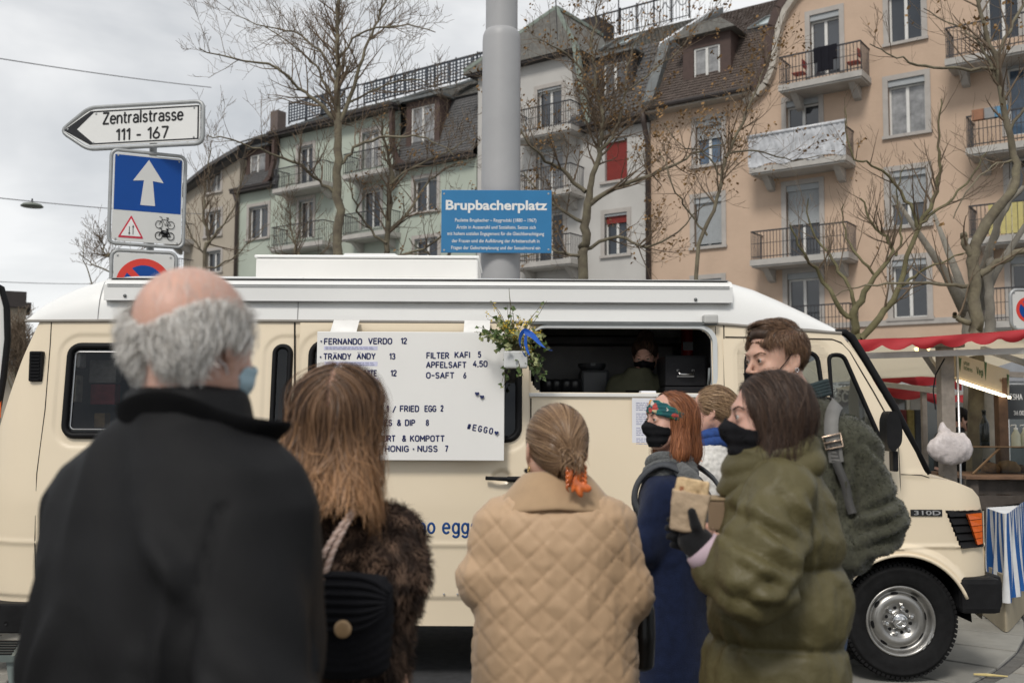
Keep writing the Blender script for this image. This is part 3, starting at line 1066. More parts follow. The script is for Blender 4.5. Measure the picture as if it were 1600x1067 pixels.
 # yellow screen on third balcony
m = MB()
xa = H.p(1545,345,-1.0)[0]; zb = H.p(1586,366,-1.0)[1]
for i in range(14):
 m.box((xa + i * .16,-1.02,zb + .04),(xa + i * .16 + .14,-.985,zb + .95))
m.build('balcony_screen',M('yellow_screen',(.5,.43,.17),.8),H.o)
# roof: mansard field, eave, gutter, dormer, bargeboard
y1_,z1_ = 1.15,eave_z + 2.75
cr_top = H.p(1222,20)[0]
quad = [(0.05,-.25,eave_z + .12),(e1[0] + .55,-.25,eave_z + .12),(cr_top + .1,y1_,z1_),(0.35,y1_,z1_)]
m = MB(); m.add([(v[0],v[1] + .03,v[2]) for v in quad],[(0,1,2,3)])
m.add([(0,0,eave_z - .02),(e1[0] + .6,0,eave_z - .02),quad[1],quad[0]],[(0,1,2,3)])
m.add([(.35,y1_,z1_),(cr_top + .1,y1_,z1_),(cr_top + 3,y1_ + 5,z1_ + 3.2),(0.35,y1_ + 5,z1_ + 3.2)],[(0,1,2,3)])
m.box((.35,y1_ + .3,2),(xr,9,z1_ - .3))
roof = m.build('roof',tile_brown,H.o)
H.tiles(quad,46,22,tile_brown)
quad2 = [(.35,y1_,z1_),(cr_top + 1.3,y1_,z1_),(cr_top + 3,y1_ + 5,z1_ + 3.2),(0.35,y1_ + 5,z1_ + 3.2)]
H.tiles(quad2,46,26,tile_brown,name='upper_roof_tiles')
m = MB(); m.prism([(-.15,eave_z - .3),(6.2,eave_z - .3),(6.2,z1_ + 3.5),(y1_ - .1,z1_ + .35),(-.45,eave_z + .35)],-.12,.3,axis='x'); m.build('party_wall',lead,H.o,fix=True)
m = MB(); m.box((.2,y1_ - .05,z1_ - .1),(cr_top + .3,y1_ + .1,z1_ + .06)); m.build('roof_break',eave_dark,H.o)
m = MB(); m.box((0,-.55,eave_z - .12),(e1[0] + .3,.0,eave_z + .02)); m.build('eave_soffit',M('eave_cream',(.42,.38,.33),.8),H.o)
m = MB(); m.tube([(0,-.62,eave_z + .03),(e1[0] + .35,-.62,eave_z + .03)],.1,8); m.box((0,-.6,eave_z + .02),(e1[0] + .4,-.2,eave_z + .14))
m.build('gutter',eave_dark,H.o)
bb = MB()
cv = [Vector((q[0],-.32,q[1])) for q in curve] + [Vector((curve[-1][0] + 1.4,-.32,TOP + .4))]
for off_,w_,mt in ((0.0,.3,0),(-.2,.18,1)):
 for i in range(len(cv) - 1):
  a,b = cv[i],cv[i + 1]
  n_ = Vector((-(b - a).z,0,(b - a).x)).normalized()
  n2 = n_
  bb.add([a + n_ * off_ + Vector((0,-off_ * .3,0)),b + n_ * off_ + Vector((0,-off_ * .3,0)),b + n_ * (off_ + w_),a + n_ * (off_ + w_),
  a + n_ * off_ + Vector((0,.5,0)),b + n_ * off_ + Vector((0,.5,0)),b + n_ * (off_ + w_) + Vector((0,.5,0)),a + n_ * (off_ + w_) + Vector((0,.5,0))],
  [(0,1,2,3),(0,4,5,1),(3,2,6,7)],mt)
bb.build('bargeboard',[brown_trim,M('cream_trim',(.5,.46,.4),.7)],H.o)
dr = H.rect(1086,74,1126,132,.35)
D = MB()
yb = .25
D.box((dr[0] - .45,yb,dr[1] - .25),(dr[0] - .02,yb + 1.6,dr[3] + .45)); D.box((dr[2] + .02,yb,dr[1] - .25),(dr[2] + .45,yb + 1.6,dr[3] + .45))
D.box((dr[0] - .02,yb + .003,dr[3]),(dr[2] + .02,yb + 1.6,dr[3] + .45)); D.box((dr[0] - .02,yb + .003,dr[1] - .25),(dr[2] + .02,yb + 1.5,dr[1]))
dm = D.build('dormer',brown_trim,H.o)
m = MB(); xm = (dr[0] + dr[2]) / 2
m.prism([(dr[0] - .75,dr[3] + .42),(dr[2] + .75,dr[3] + .42),(dr[2] + .2,dr[3] + .85),(dr[0] - .2,dr[3] + .85)],yb - .3,yb + 2)
m.build('dormer_roof',roof_grey,dm)
H.window(dr,y=yb - .12,box=0,trim=False,curtain=curtain_m,sill=False)
sk = [H.p(q[0],q[1],2.6) for q in ((1108,22),(1142,18),(1156,-2),(1122,2))]
m = MB(); q0 = quad2
v0 = [(4.0,0.28),(4.0,.28)]
def onroof(u,v,h=.07):
 a = [np.array(x,float) for x in quad2]
 return a[0] * (1 - u) * (1 - v) + a[1] * u * (1 - v) + a[2] * u * v + a[3] * (1 - u) * v + np.array((0,-.3,.5)) * h * 1.8
m = MB(); m.add([onroof(.5,.06),onroof(.66,.06),onroof(.66,.3),onroof(.5,.3)],[(0,1,2,3)])
sk = m.build('skylight',skylight_m,H.o)
m = MB()
for a,b in (((.49,.04),(.67,.04)),((.67,.04),(.67,.31)),((.67,.31),(.49,.31)),((.49,.31),(.49,.04))):
 m.bar(onroof(*a,.1),onroof(*b,.1),.07,.07)
m.build('frame',lead,sk)
dp = MB()
dp.tube([(-.02,-.62,eave_z),(-.02,-.5,eave_z - .5),(-.05,-.16,eave_z - 1.1),(-.05,-.16,0)],.1,10)
for zz in (3,6,9): dp.tube([(-.05,-.16,zz),(-.05,-.16,zz + .12)],.125,10)
dp.build('downpipe',pipe_m,H.o,smooth=True)
# ---------------------------------------------------------------- white building
hx1 = FP(745,430)[0]
W = House('apartment_building','white apartment building with dark mansard and one red shutter behind the grey mast',hx1)
wr = hx0 - hx1 - .06
we = W.p(1000,196)[1] + .35
wins = {'a1': W.rect(840,137,878,196),'a2': W.rect(838,232,880,305),'a3': W.rect(838,330,880,420),'b2': W.rect(945,217,980,282),'b3': W.rect(945,333,980,398)}
cw = [W.p(*q) for q in ((893,100),(896,150),(905,178),(920,192),(935,200))]
ge = W.p(815,100)[1]
outer = [(0,0),(wr,0),(wr,cw[-1][1]),cw[-1],cw[-2],cw[-3],cw[-4],cw[0],(cw[0][0],ge),(0.0,ge)]
W.wall(outer,list(wins.values()) + [(1,.4,3.5,2.9),(5,.4,8,2.9)],stucco_white)
for k,r in wins.items():
 W.window(r,door=k[0] == 'a',box=.1,shut={'b2': 1.0,'b3': .18}.get(k,0),shm=shutter_red,trim=k != 'b2',curtain=curtain_m if k == 'a2' else None)
for r in [(1,.4,3.5,2.9),(5,.4,8,2.9)]: W.window(r,box=0,trim=False,sill=False)
for q0,q1,qs,qr in ((800,893,203,168),(800,893,300,262),(800,893,408,370)):
 xa = W.p(q0,(qs + qr) / 2,-1)[0]; xb = W.p(q1,(qs + qr) / 2,-1)[0]
 zb = W.p((q0 + q1) / 2,qs,-1)[1]
 W.balcony((xa,zb,xb,zb + 1.0))
zc = cw[-1][1]
xg = cw[0][0]
m = MB()
yT,zT = 1.0,zc + 3.3
zR = zT + 2.2
m.add([(xg - .1,-.2,zc),(wr - .05,-.2,zc),(wr - .05,yT,zT),(xg - .1,yT,zT)],[(0,1,2,3)])
m.add([(-.3,.5,ge - .3),(xg,.5,ge - .3),(xg,yT,zT),(-.3,yT,zT)],[(0,1,2,3)])
m.add([(-.3,yT,zT),(wr - .05,yT,zT),(wr - .05,4.6,zR),(-.3,4.6,zR)],[(0,1,2,3)])
m.box((0,.9,2),(wr - .05,9,zT - .4))
m.build('roof',slate,W.o)
W.tiles([(xg - .1,-.22,zc),(wr - .1,-.22,zc),(wr - .1,yT - .02,zT),(xg - .1,yT - .02,zT)],26,20,slate)
W.tiles([(-.3,yT,zT),(wr - .1,yT,zT),(wr - .1,4.6,zR),(-.3,4.6,zR)],50,24,roof_grey,name='upper_roof_tiles')
m = MB(); m.prism([(-.5,ge - .05),(xg + .5,ge - .05),(xg + .35,ge + .2),(xg * .9,ge + 1.75),(-.3,ge + .3)],-.45,3.2)
m.build('gable_roof',roof_grey,W.o,fix=True)
m = MB()
for a,b in (((xg + .45,ge + .02),(xg * .9,ge + 1.8)),((-.45,ge + .1),(xg * .9,ge + 1.8))):
 m.bar((a[0],-.4,a[1]),(b[0],-.4,b[1]),.12,.14)
m.bar((xg * .9,-.4,ge + 1.8),(xg * .9,3.2,ge + 1.8),.16,.14)
m.bar((xg + .45,-.42,ge + .02),(cw[-1][0] - .2,-.42,zc + .1),.22,.2)
m.build('ridge_metal',copper,W.o)
m = MB(); m.box((cw[-1][0] - .6,-.4,zc - .15),(wr + .02,0,zc + .025)); m.box((cw[-1][0] - .6,-.5,zc + .02),(wr,-.2,zc + .15)); m.build('gutter',eave_dark,W.o)
m = MB(); m.box((-.3,-.4,ge - .15),(xg + .3,0,ge - .02)); m.build('eave',eave_dark,W.o)
dr = W.rect(947,100,982,160,.4)
m = MB(); m.box((dr[0] - .3,.22,dr[1] - .2),(dr[0],2,dr[3] + .3)); m.box((dr[2],.22,dr[1] - .2),(dr[2] + .3,2,dr[3] + .3)); m.box((dr[0],.223,dr[3]),(dr[2],2,dr[3] + .3))
m.box((dr[0],.223,dr[1] - .2),(dr[2],1.8,dr[1]))
dm = m.build('dormer',eave_dark,W.o)
m = MB(); m.box((dr[0] - .5,.05,dr[3] + .3),(dr[2] + .5,2.2,dr[3] + .4)); m.build('dormer_roof',lead,dm)
W.window(dr,y=.12,box=0,trim=False,sill=False)
for q in (0.52,.68):
 m = MB()
 a = [np.array(v,float) for v in ((-.3,yT,zT),(wr,yT,zT),(wr,4.6,zR),(-.3,4.6,zR))]
 f2 = lambda u,v: a[0] * (1 - u) * (1 - v) + a[1] * u * (1 - v) + a[2] * u * v + a[3] * (1 - u) * v + np.array((0,-.05,.09))
 m.add([f2(q,.25),f2(q + .09,.25),f2(q + .09,.6),f2(q,.6)],[(0,1,2,3)])
 sk = m.build('skylight',skylight_m,W.o)
 m = MB()
 c4 = [f2(q - .005,.24),f2(q + .095,.24),f2(q + .095,.62),f2(q - .005,.62)]
 for i in range(4): m.bar(c4[i],c4[(i + 1) % 4],.09,.09)
 m.build('frame',lead,sk)
def roof_rail(Hs,p0,p1,h,parent,lattice=False,posts=8,name='roof_railing'):
 p0,p1 = Vector(p0),Vector(p1)
 m = MB()
 m.bar(p0 + Vector((0,0,h)),p1 + Vector((0,0,h)),.06,.06)
 m.bar(p0 + Vector((0,0,.12)),p1 + Vector((0,0,.12)),.03,.03)
 n = int((p1 - p0).length / (.15 if not lattice else 1.4))
 for i in range(n + 1):
  q = p0.lerp(p1,i / n)
  m.bar(q,q + Vector((0,0,h)),.018 if not lattice else .05,.018 if not lattice else .05)
 for i in range(posts + 1):
  q = p0.lerp(p1,i / posts)
  m.bar(q,q + Vector((0,0,h + .1)),.06,.06)
 return m.build(name,iron,parent)
roof_rail(W,(1.2,4.4,zR),(wr - .4,4.4,zR),1.15,W.o)
m = MB()
a,b = Vector((1.2,4.36,zR + .95)),Vector((wr - .4,4.36,zR + .95))
for i in range(12):      # swagged chain between the posts
 p0,p1 = a.lerp(b,i / 12),a.lerp(b,(i + 1) / 12)
 m.tube([p0.lerp(p1,t) - Vector((0,0,.35 * 4 * t * (1 - t))) for t in (0,.17,.33,.5,.67,.83,1)],.02,4)
m.build('rail_swag',iron,W.o)
m = MB(); m.box((2.3,3.0,zR - .5),(4.3,4.3,zR + .45)); m.build('roof_hut',eave_dark,W.o)
m = MB(); m.tube([(4.6,4.2,zR),(4.6,4.2,zR + 3.2)],.035,6); m.build('antenna',iron,W.o)
# ---------------------------------------------------------------- green building
hx2 = FP(372,430)[0]
G = House('apartment_building','pale green apartment building with slate mansard and a screened roof terrace',hx2)
gr_ = hx1 - hx2 - .06
ez = G.p(400,296)[1]
wins = {'w1': G.rect(389,322,419,372),'p1': G.rect(466,228,489,286),'p2': G.rect(467,312,489,372),'q1': G.rect(566,205,592,262),'q2': G.rect(566,296,594,356),
  'r2': G.rect(647,278,683,330),'r3': G.rect(648,372,684,420)}
xb0 = G.p(437,260)[0]; xb1 = G.p(618,200)[0]
bt = G.p(520,196)[1] + .1
ez2 = G.p(660,258)[1]
outer = [(0,0),(gr_,0),(gr_,ez2),(xb1 + .8,ez2),(xb1 + .25,ez2 + .5),(xb1,ez2 + 1.3),(xb1,bt),(xb0,bt),(xb0,ez + 1.2),(xb0 - .25,ez + .5),(xb0 - .9,ez),(0,ez)]
G.wall(outer,list(wins.values()) + [(1,.4,3,2.9),(5,.4,7,2.9),(9,.4,12,2.9)],stucco_green)
for k,r in wins.items():
 G.window(r,door=k[0] in 'pq',box=.06,curtain=curtain_m if k in ('q1',) else None)
for r in [(1,.4,3,2.9),(5,.4,7,2.9),(9,.4,12,2.9)]: G.window(r,box=0,trim=False,sill=False)
for q0,q1,qs in ((427,505,293),(424,505,385),(536,603,272),(533,603,368)):
 xa = G.p(q0,qs - 15,-1)[0]; xb = G.p(q1,qs - 15,-1)[0]
 zb = G.p((q0 + q1) / 2,qs - 4,-1)[1]
 G.balcony((xa,zb,xb,zb + 1.0))
gT = ez + 3.4
yG = 1.1
m = MB()
m.add([(-.05,-.25,ez),(xb0,-.25,ez),(xb0 + .1,yG,bt + .3),(.4,yG,bt + .3)],[(0,1,2,3)])
m.add([(xb1,-.25,ez2),(gr_ - .05,-.25,ez2),(gr_ - .05,yG,bt + .3),(xb1,yG,bt + .3)],[(0,1,2,3)])
m.box((0,1.0,2),(gr_ - .05,9,bt - .2))
zG = bt + 2.0
m.add([(-.1,-.35,bt - .02),(xb1 + .35,-.35,bt - .02),(xb1 + .35,3.6,zG),(1.0,3.6,zG)],[(0,1,2,3)])
m.add([(xb1 + .3,yG - .12,bt + .22),(gr_ - .03,yG - .12,bt + .22),(gr_ - .03,3.6,zG),(xb1 + .3,3.6,zG)],[(0,1,2,3)])
m.prism([(yG,bt - .3),(4,bt - .3),(4,zG - .05),(3.6,zG - .05),(yG,bt + .2)],xb0,gr_ - .05,axis='x')
m.build('roof',slate,G.o)
m = MB()
G.tiles([(-.05,-.27,ez),(xb0 - .05,-.27,ez),(xb0 - .05,yG - .02,bt + .2),(.4,yG - .02,bt + .2)],24,22,slate)
G.tiles([(xb1 + .05,-.27,ez2),(gr_ - .1,-.27,ez2),(gr_ - .1,yG - .02,bt + .2),(xb1 + .05,yG - .02,bt + .2)],30,22,slate,name='mansard_tiles')
G.tiles([(-.1,-.36,bt),(xb1 + .3,-.36,bt),(xb1 + .3,3.6,zG),(1.0,3.6,zG)],46,24,roof_grey,name='upper_roof_tiles')
G.tiles([(xb1 + .3,yG - .13,bt + .24),(gr_ - .1,yG - .13,bt + .24),(gr_ - .1,3.6,zG + .01),(xb1 + .3,3.6,zG + .01)],34,18,roof_grey,name='upper_roof_tiles')
m = MB(); m.box((xb0 - .3,-.55,bt - .16),(xb1 + .3,0,bt - .03)); m.box((xb0 - .35,-.62,bt - .03),(xb1 + .35,-.3,bt + .1)); m.build('eave',eave_dark,G.o)
m = MB(); m.box((-.3,-.45,ez - .12),(xb0 - .2,0,ez + .02)); m.box((-.3,-.5,ez + .015),(xb0 - .2,-.25,ez + .12)); m.build('gutter',eave_dark,G.o)
m = MB(); m.box((xb1 + .2,-.45,ez2 - .12),(gr_,0,ez2 + .02)); m.box((xb1 + .2,-.5,ez2 + .02),(gr_,-.25,ez2 + .12)); m.build('gutter',eave_dark,G.o)
for sgn,xq,zz in ((-1,xb0,ez),(1,xb1,ez2)):
 m = MB()
 pts_ = [(xq + sgn * 1.0,-.3,zz - .05),(xq + sgn * .35,-.3,zz + .4),(xq + sgn * .08,-.3,zz + 1.2),(xq + sgn * .04,-.3,bt - .1)]
 for i in range(3): m.bar(pts_[i],pts_[i + 1],.18,.24)
 m.build('bargeboard',brown_trim,G.o)
for r in (G.rect(396,243,420,284,.4),G.rect(648,168,684,228,.4)):
 m = MB(); m.box((r[0] - .3,.15,r[1] - .2),(r[0],2,r[3] + .3)); m.box((r[2],.15,r[1] - .2),(r[2] + .3,2,r[3] + .3)); m.box((r[0],.153,r[3]),(r[2],2,r[3] + .3)); m.box((r[0],.153,r[1] - .2),(r[2],2,r[1]))
 dm = m.build('dormer',brown_trim,G.o)
 m = MB(); m.box((r[0] - .5,-.1,r[3] + .3),(r[2] + .5,2.2,r[3] + .42)); m.build('dormer_roof',lead,dm)
 G.window(r,y=.04,box=0,trim=False,sill=False,curtain=curtain_m)
for u in (.22,.64,.84):
 a = [np.array(v,float) for v in ((-.1,-.36,bt),(gr_,-.36,bt),(gr_,3.6,zG),(1.0,3.6,zG))]
 f2 = lambda u,v: a[0] * (1 - u) * (1 - v) + a[1] * u * (1 - v) + a[2] * u * v + a[3] * (1 - u) * v + np.array((0,-.05,.09))
 m = MB(); m.add([f2(u,.3),f2(u + .045,.3),f2(u + .045,.7),f2(u,.7)],[(0,1,2,3)])
 sk = m.build('skylight',skylight_m,G.o)
 c4 = [f2(u - .003,.28),f2(u + .048,.28),f2(u + .048,.72),f2(u - .003,.72)]
 m = MB()
 for i in range(4): m.bar(c4[i],c4[(i + 1) % 4],.09,.09)
 m.build('frame',lead,sk)
 # roof terrace: rail and blue-grey lattice screens
rx0 = G.p(452,165,3.5)[0]
roof_rail(G,(rx0,3.5,zG),(gr_ - .05,3.5,zG),1.2,G.o,lattice=True,posts=12)
lat = M('lattice_screen',(.045,.055,.07),.6)
n = 11
for i in range(n):
 xa = lerp(rx0,gr_ - .1,i / n) + .05; xb = lerp(rx0,gr_ - .1,(i + 1) / n) - .05
 if i == 3: continue
 m = MB()
 k = int((xb - xa) / .21)
 for q in range(k + 1):
  x = lerp(xa,xb,q / k)
  m.box((x - .032,3.42,zG + .15),(x + .04,3.45,zG + 1.12))
 for q in range(7):
  z = zG + .15 + q * .97 / 6
  m.box((xa,3.455,z - .03),(xb,3.475,z + .03))
 m.build('screen',lat,G.o)
m = MB(); m.box((rx0 - .5,2.6,bt + .5),(rx0 + .1,3.2,zG + .6)); m.build('chimney',M('chimney_render',(.14,.11,.1),.9),G.o)
m = MB(); m.tube([(rx0 - .35,-.14,0),(rx0 - .35,-.14,0.1)],.01,4)
dp = MB(); dp.tube([(-.05,-.4,ez),(-.05,-.15,ez - .6),(-.05,-.15,0)],.09,8); dp.build('downpipe',pipe_m,G.o,smooth=True)
# ---------------------------------------------------------------- beige building at the far end
hx3 = FP(286,430)[0]
B = House('apartment_building','beige gabled building at the far left end of the row',hx3)
br_ = hx2 - hx3 - .06
gz = B.p(292,290)[1]
gp = B.p(400,200)[1]
outer = [(0,0),(br_,0),(br_,B.p(368,250)[1]),(br_ * .55,B.p(345,262)[1]),(0,B.p(296,300)[1])]
wins = {'a': B.rect(325,266,345,300),'b': B.rect(322,330,345,368),'c': B.rect(322,392,345,425)}
B.wall(outer,list(wins.values()),stucco_beige)
for k,r in wins.items(): B.window(r,box=.05,curtain=curtain_m if k == 'a' else None)
m = MB()
m.add([(-.5,-.6,outer[4][1] - .1),(br_ * .55,-.6,outer[3][1] + .1),(br_ + .6,-.6,outer[2][1] + .5),(br_ + 3.5,4,outer[2][1] + 3.2),(1.5,5,outer[4][1] + 3.0)],[(0,1,2,3,4)])
m.add([(-.5,-.6,outer[4][1] - .3),(br_ * .55,-.6,outer[3][1] - .1),(br_ + .6,-.6,outer[2][1] + .3),(br_ + .6,-.6,outer[2][1] + .5),(br_ * .55,-.6,outer[3][1] + .1),(-.5,-.6,outer[4][1] - .1)],[(0,1,4,5),(1,2,3,4)])
m.add([(-.4,-.5,outer[4][1] - .2),(br_,-.5,outer[2][1]),(br_,4,outer[2][1]),(-.4,4,outer[4][1] - .2)],[(0,1,2,3)])
m.build('roof',slate,B.o)
for zz in (wins['b'][1],wins['c'][1]):
 B.balcony((-.6,zz - .1,.9,zz + .8),depth=.9)
m = MB(); m.box((0,.35,0),(.3,8,outer[4][1])); m.build('side_wall',stucco_beige,B.o)
# ---------------------------------------------------------------- block far away on the left
c0 = P(14,600,46)
F_ = thing('apartment_building','distant beige block with flat roof seen past the rear of the van','building',(c0.x - 2,46,0),radians(27))
tz = P(30,478,46).z
m = MB()
wr_ = [(1.0,z0,1.9,z0 + 1.5) for z0 in (tz - 2.6,tz - 5.4,tz - 8)] if tz > 8 else [(1.0,tz - 2.4,1.9,tz - 1)]
m.prism([(-6,0),(2.4,0),(2.4,tz),(-6,tz)],0,.3,holes=[[(a,b),(c,b),(c,d),(a,d)] for a,b,c,d in [w for w in wr_ if w[1] > .3]])
m.box((2.1,.3,0),(2.4,3.5,tz)); m.build('wall',stucco_beige,F_,fix=True)
m = MB(); m.box((-6.3,-.4,tz),(2.6,4,tz + .25)); m.box((-6,1,tz + .25),(2.4,1.08,tz + .9)); m.build('roof',eave_dark,F_)
for w in wr_:
 if w[1] > .3:
  m = MB(); m.box((w[0],.15,w[1]),(w[2],.2,w[3])); m.build('window',glass_far,F_)
  m = MB(); m.box((w[0] - .6,-.8,w[1] - .3),(w[2] + .5,0,w[1] - .15)); m.box((w[0] - .6,-.8,w[1] - .15),(w[2] + .5,-.75,w[1] + .6)); m.build('balcony',lead,F_)
  # ============================================================ the food van
VY = 6.1          # near side of the van
VW = 1.97
cream = M('cream_paint',(.82,.70,.52),.32,var=.025,dirt=.05,vscale=1.2,coat=.35,spec=.5)
white_gel = M('white_roof_paint',(.82,.82,.80),.35,var=.025,vscale=1.0,coat=.2)
white_door = M('white_enamel',(.80,.79,.76),.4,var=.03,vscale=2)
rubber = M('black_rubber',(.012,.012,.013),.5,var=.1)
plastic_black = M('black_plastic',(.014,.014,.015),.5,var=.3,vscale=10,bump=.25,bscale=200,dirt=.0)
seam_m = M('seam_rubber',(.02,.018,.016),.8)  # black rubber of the panel seals
alu = M('aluminium',(.62,.62,.62),.35,metal=.9,var=.05)
steel = M('wheel_steel',(.40,.39,.37),.34,metal=.85,var=.12,vscale=9,dirt=.35)
chrome = M('chrome',(.7,.7,.7),.15,metal=1.0,var=.03)
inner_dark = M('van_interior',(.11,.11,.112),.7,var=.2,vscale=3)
inner_steel = M('kitchen_steel',(.16,.16,.16),.45,metal=.6,var=.15)
navy = M('navy_lettering',(.012,.022,.11),.5,var=.05)
blue_vinyl = M('blue_vinyl',(.004,.06,.24),.4,var=.03)
paper = M('paper',(.78,.78,.82),.8,var=.03)
print_m = M('grey_print',(.35,.36,.5),.8)
tyre_m = M('tyre_rubber',(.013,.013,.0135),.82,var=.25,vscale=20,bump=.2,bscale=180)
def glass_mat(name,tint,ior=1.5,rough=.01):
 m = bpy.data.materials.new(name)
 m.use_nodes = True
 nt = m.node_tree
 nt.nodes.clear()
 o = nd(nt,'ShaderNodeOutputMaterial'); tr = nd(nt,'ShaderNodeBsdfTransparent'); gl = nd(nt,'ShaderNodeBsdfGlossy')
 fr = nd(nt,'ShaderNodeFresnel',IOR=ior); mx = nd(nt,'ShaderNodeMixShader')
 tr.inputs['Color'].default_value = (*tint,1); gl.inputs['Roughness'].default_value = rough
 nt.links.new(fr.outputs[0],mx.inputs[0]); nt.links.new(tr.outputs[0],mx.inputs[1]); nt.links.new(gl.outputs[0],mx.inputs[2])
 nt.links.new(mx.outputs[0],o.inputs['Surface'])
 return m
glass_van = glass_mat('van_glass',(.35,.36,.36),1.6)
glass_cab = glass_mat('cab_glass',(.75,.78,.77),1.55)
glass_dark = glass_mat('tinted_van_glass',(.8,.8,.8),1.6)
def inset(z):
 z = np.asarray(z,dtype=float)
 a = np.where(z < 1.05,.006 * np.clip((.9 - z) / .5,0,1),0)
 b = .1 * np.clip((z - 1.05) / 1.14,0,1) ** 1.35
 return a + b
def VP(px,py):
 """(x, z) on the curved side of the van"""
 y = VY
 for _ in range(4):
  q = P(px,py,y)
  y = VY + float(inset(q.z))
 return (q.x,q.z)
def vx(px,py=700): return VP(px,py)[0]
def vz(py,px=800): return VP(px,py)[1]
VAN = thing('food_van','cream camper van with white raised roof and open serving hatch','van',(0,0,0))
WIN = {  # outlines in (x, z): x0, z0, x1, z1, corner radius, lean
  'rear': (*VP(97,682),*VP(246,539),.07),
  'mid': (*VP(422,682),*VP(455,540),.05),
  'door': (*VP(480,687),*VP(813,536),.08),
}
HATCH = (*VP(829,614),*VP(1112,514),.09)
def cabwin(z0py,pts): return [VP(*q) for q in pts]
cab1 = rpoly([VP(1166,686),VP(1296,686),VP(1277,551),VP(1166,550)],.06)
cab2 = rpoly([VP(1304,686),VP(1376,686),VP(1318,554),VP(1295,554)],.04)
def sd_rr(x,z,w):
 x0,z0,x1,z1,r = w
 cx,cz = (x0 + x1) / 2,(z0 + z1) / 2
 qx = np.abs(x - cx) - ((x1 - x0) / 2 - r)
 qz = np.abs(z - cz) - ((z1 - z0) / 2 - r)
 return np.hypot(np.maximum(qx,0),np.maximum(qz,0)) + np.minimum(np.maximum(qx,qz),0) - r
def inside(x,z,poly):
 r = np.zeros(x.shape,bool)
 n = len(poly)
 for i in range(n):
  x0,z0 = poly[i]; x1,z1 = poly[(i + 1) % n]
  c = (z0 > z) != (z1 > z)
  r ^= c & (x < (x1 - x0) * (z - z0) / (z1 - z0 + 1e-12) + x0)
 return r
def sstep(a,b,x):
 t = np.clip((x - a) / (b - a),0,1)
 return t * t * (3 - 2 * t)
Z_CREASE,Z_LEDGE,Z_SILL = vz(851),vz(897),vz(936)
def side_off(x,z):
 """pressings of the side: positive goes into the van"""
 o = np.zeros_like(x)
 for w in (WIN['rear'],):
  o += .009 * sstep(.075,.05,sd_rr(x,z,w))
 o += .008 * sstep(.07,.05,sd_rr(x,z,(*VP(422,682),*VP(520,540),.06)))
 o += -.006 * np.exp(-((z - Z_CREASE) / .012) ** 2) + .006 * sstep(Z_CREASE,Z_CREASE - .02,z)
 o += .012 * sstep(Z_SILL + .012,Z_SILL - .004,z)
 o += .10 * np.clip((x - vx(1490)) / (vx(1545) - vx(1490)),0,1) ** 2.2      # nose rounds off
 o += .22 * np.clip((vx(62) - x) / (vx(62) - vx(-48)),0,1) ** 2.4            # rear corner rounds off
 wx,wz = VP(1411,972)
 d = np.hypot(x - wx,z - wz)
 o += -.028 * sstep(.475,.43,d) + .004
 o -= .006 * sstep(.03,.0,np.abs(z - vz(738))) * sstep(vx(1400),vx(1420),x)
 return o
def door_off(x,z):
 o = np.zeros_like(x)
 o += .008 * sstep(.075,.05,sd_rr(x,z,WIN['door']))
 o += -.006 * np.exp(-((z - Z_CREASE) / .012) ** 2) + .006 * sstep(Z_CREASE,Z_CREASE - .02,z)
 o += .012 * sstep(Z_SILL + .012,Z_SILL - .004,z)
 rc = np.hypot((x - vx(784)) / 1.0,(z - vz(745)) * 1.5)
 o += .022 * sstep(.062,.045,rc)
 return o
def cab_off(x,z):
 o = np.zeros_like(x)
 m = VP(1150,710); n_ = VP(1385,533)
 o += .006 * sstep(.0,-.02,sd_rr(x,z,(m[0],m[1],VP(1300,533)[0],n_[1],.1)))
 o += -.006 * np.exp(-((z - Z_CREASE) / .012) ** 2)
 wx,wz = VP(1411,972)
 d = np.hypot(x - wx,z - wz)
 o += -.028 * sstep(.475,.43,d) + .004
 return o
def panel(name,xs,zb,zt,off,extra,holes,mat,nrow=150,parent=None):
 X = np.repeat(xs[:,None],nrow,1)
 t = np.linspace(0,1,nrow)
 Z = zb[:,None] * (1 - t) + zt[:,None] * t
 Y = VY + inset(Z) + off(X,Z) + extra
 V = np.stack([X,Y,Z],-1).reshape(-1,3)
 n,m = X.shape
 i = np.arange(n - 1)[:,None] * m + np.arange(m - 1)[None]
 Q = np.stack([i,i + m,i + m + 1,i + 1],-1).reshape(-1,4)
 cx = V[Q][:,:,0].mean(1); cz = V[Q][:,:,2].mean(1)
 keep = np.ones(len(Q),bool)
 for h in holes:
  if isinstance(h,tuple): keep &= sd_rr(cx,cz,h) > -.004
  else: keep &= ~inside(cx,cz,h)
 return np_mesh(name,V,Q[keep],mat,parent)
 # ---- outline of the side
gr = [VP(*q) for q in ((1476,796),(1539,796),(1541,857),(1500,858))]
ARC_X,ARC_Z = VP(1411,972)
RAC_X = vx(330)
top_pts = [VP(40,500),VP(300,499),VP(1130,505),VP(1312,519),VP(1345,562),VP(1400,652),VP(1452,744),VP(1492,752),VP(1522,764),VP(1537,778),VP(1543,800)]
def zt_side(x):
 return np.interp(x,[q[0] for q in top_pts],[q[1] for q in top_pts])
def zb_side(x):
 b = np.full_like(x,vz(979))
 for cx in (ARC_X,RAC_X):
  r = .405
  d = np.abs(x - cx)
  a = ARC_Z + np.sqrt(np.maximum(r * r - d * d,0))
  b = np.where(d < r,np.maximum(b,a),b)
 b = np.where(x > ARC_X + .33,np.maximum(b,vz(906)),b)
 return b
rear_lean = lambda x,z: x
xs = np.arange(vx(-48),vx(1543),.0105)
zt = zt_side(xs); zt = np.where(xs < vx(45),np.interp(xs,[vx(-48),vx(20),vx(45)],[1.15,1.95,zt_side(np.array([vx(45)]))[0]]),zt)
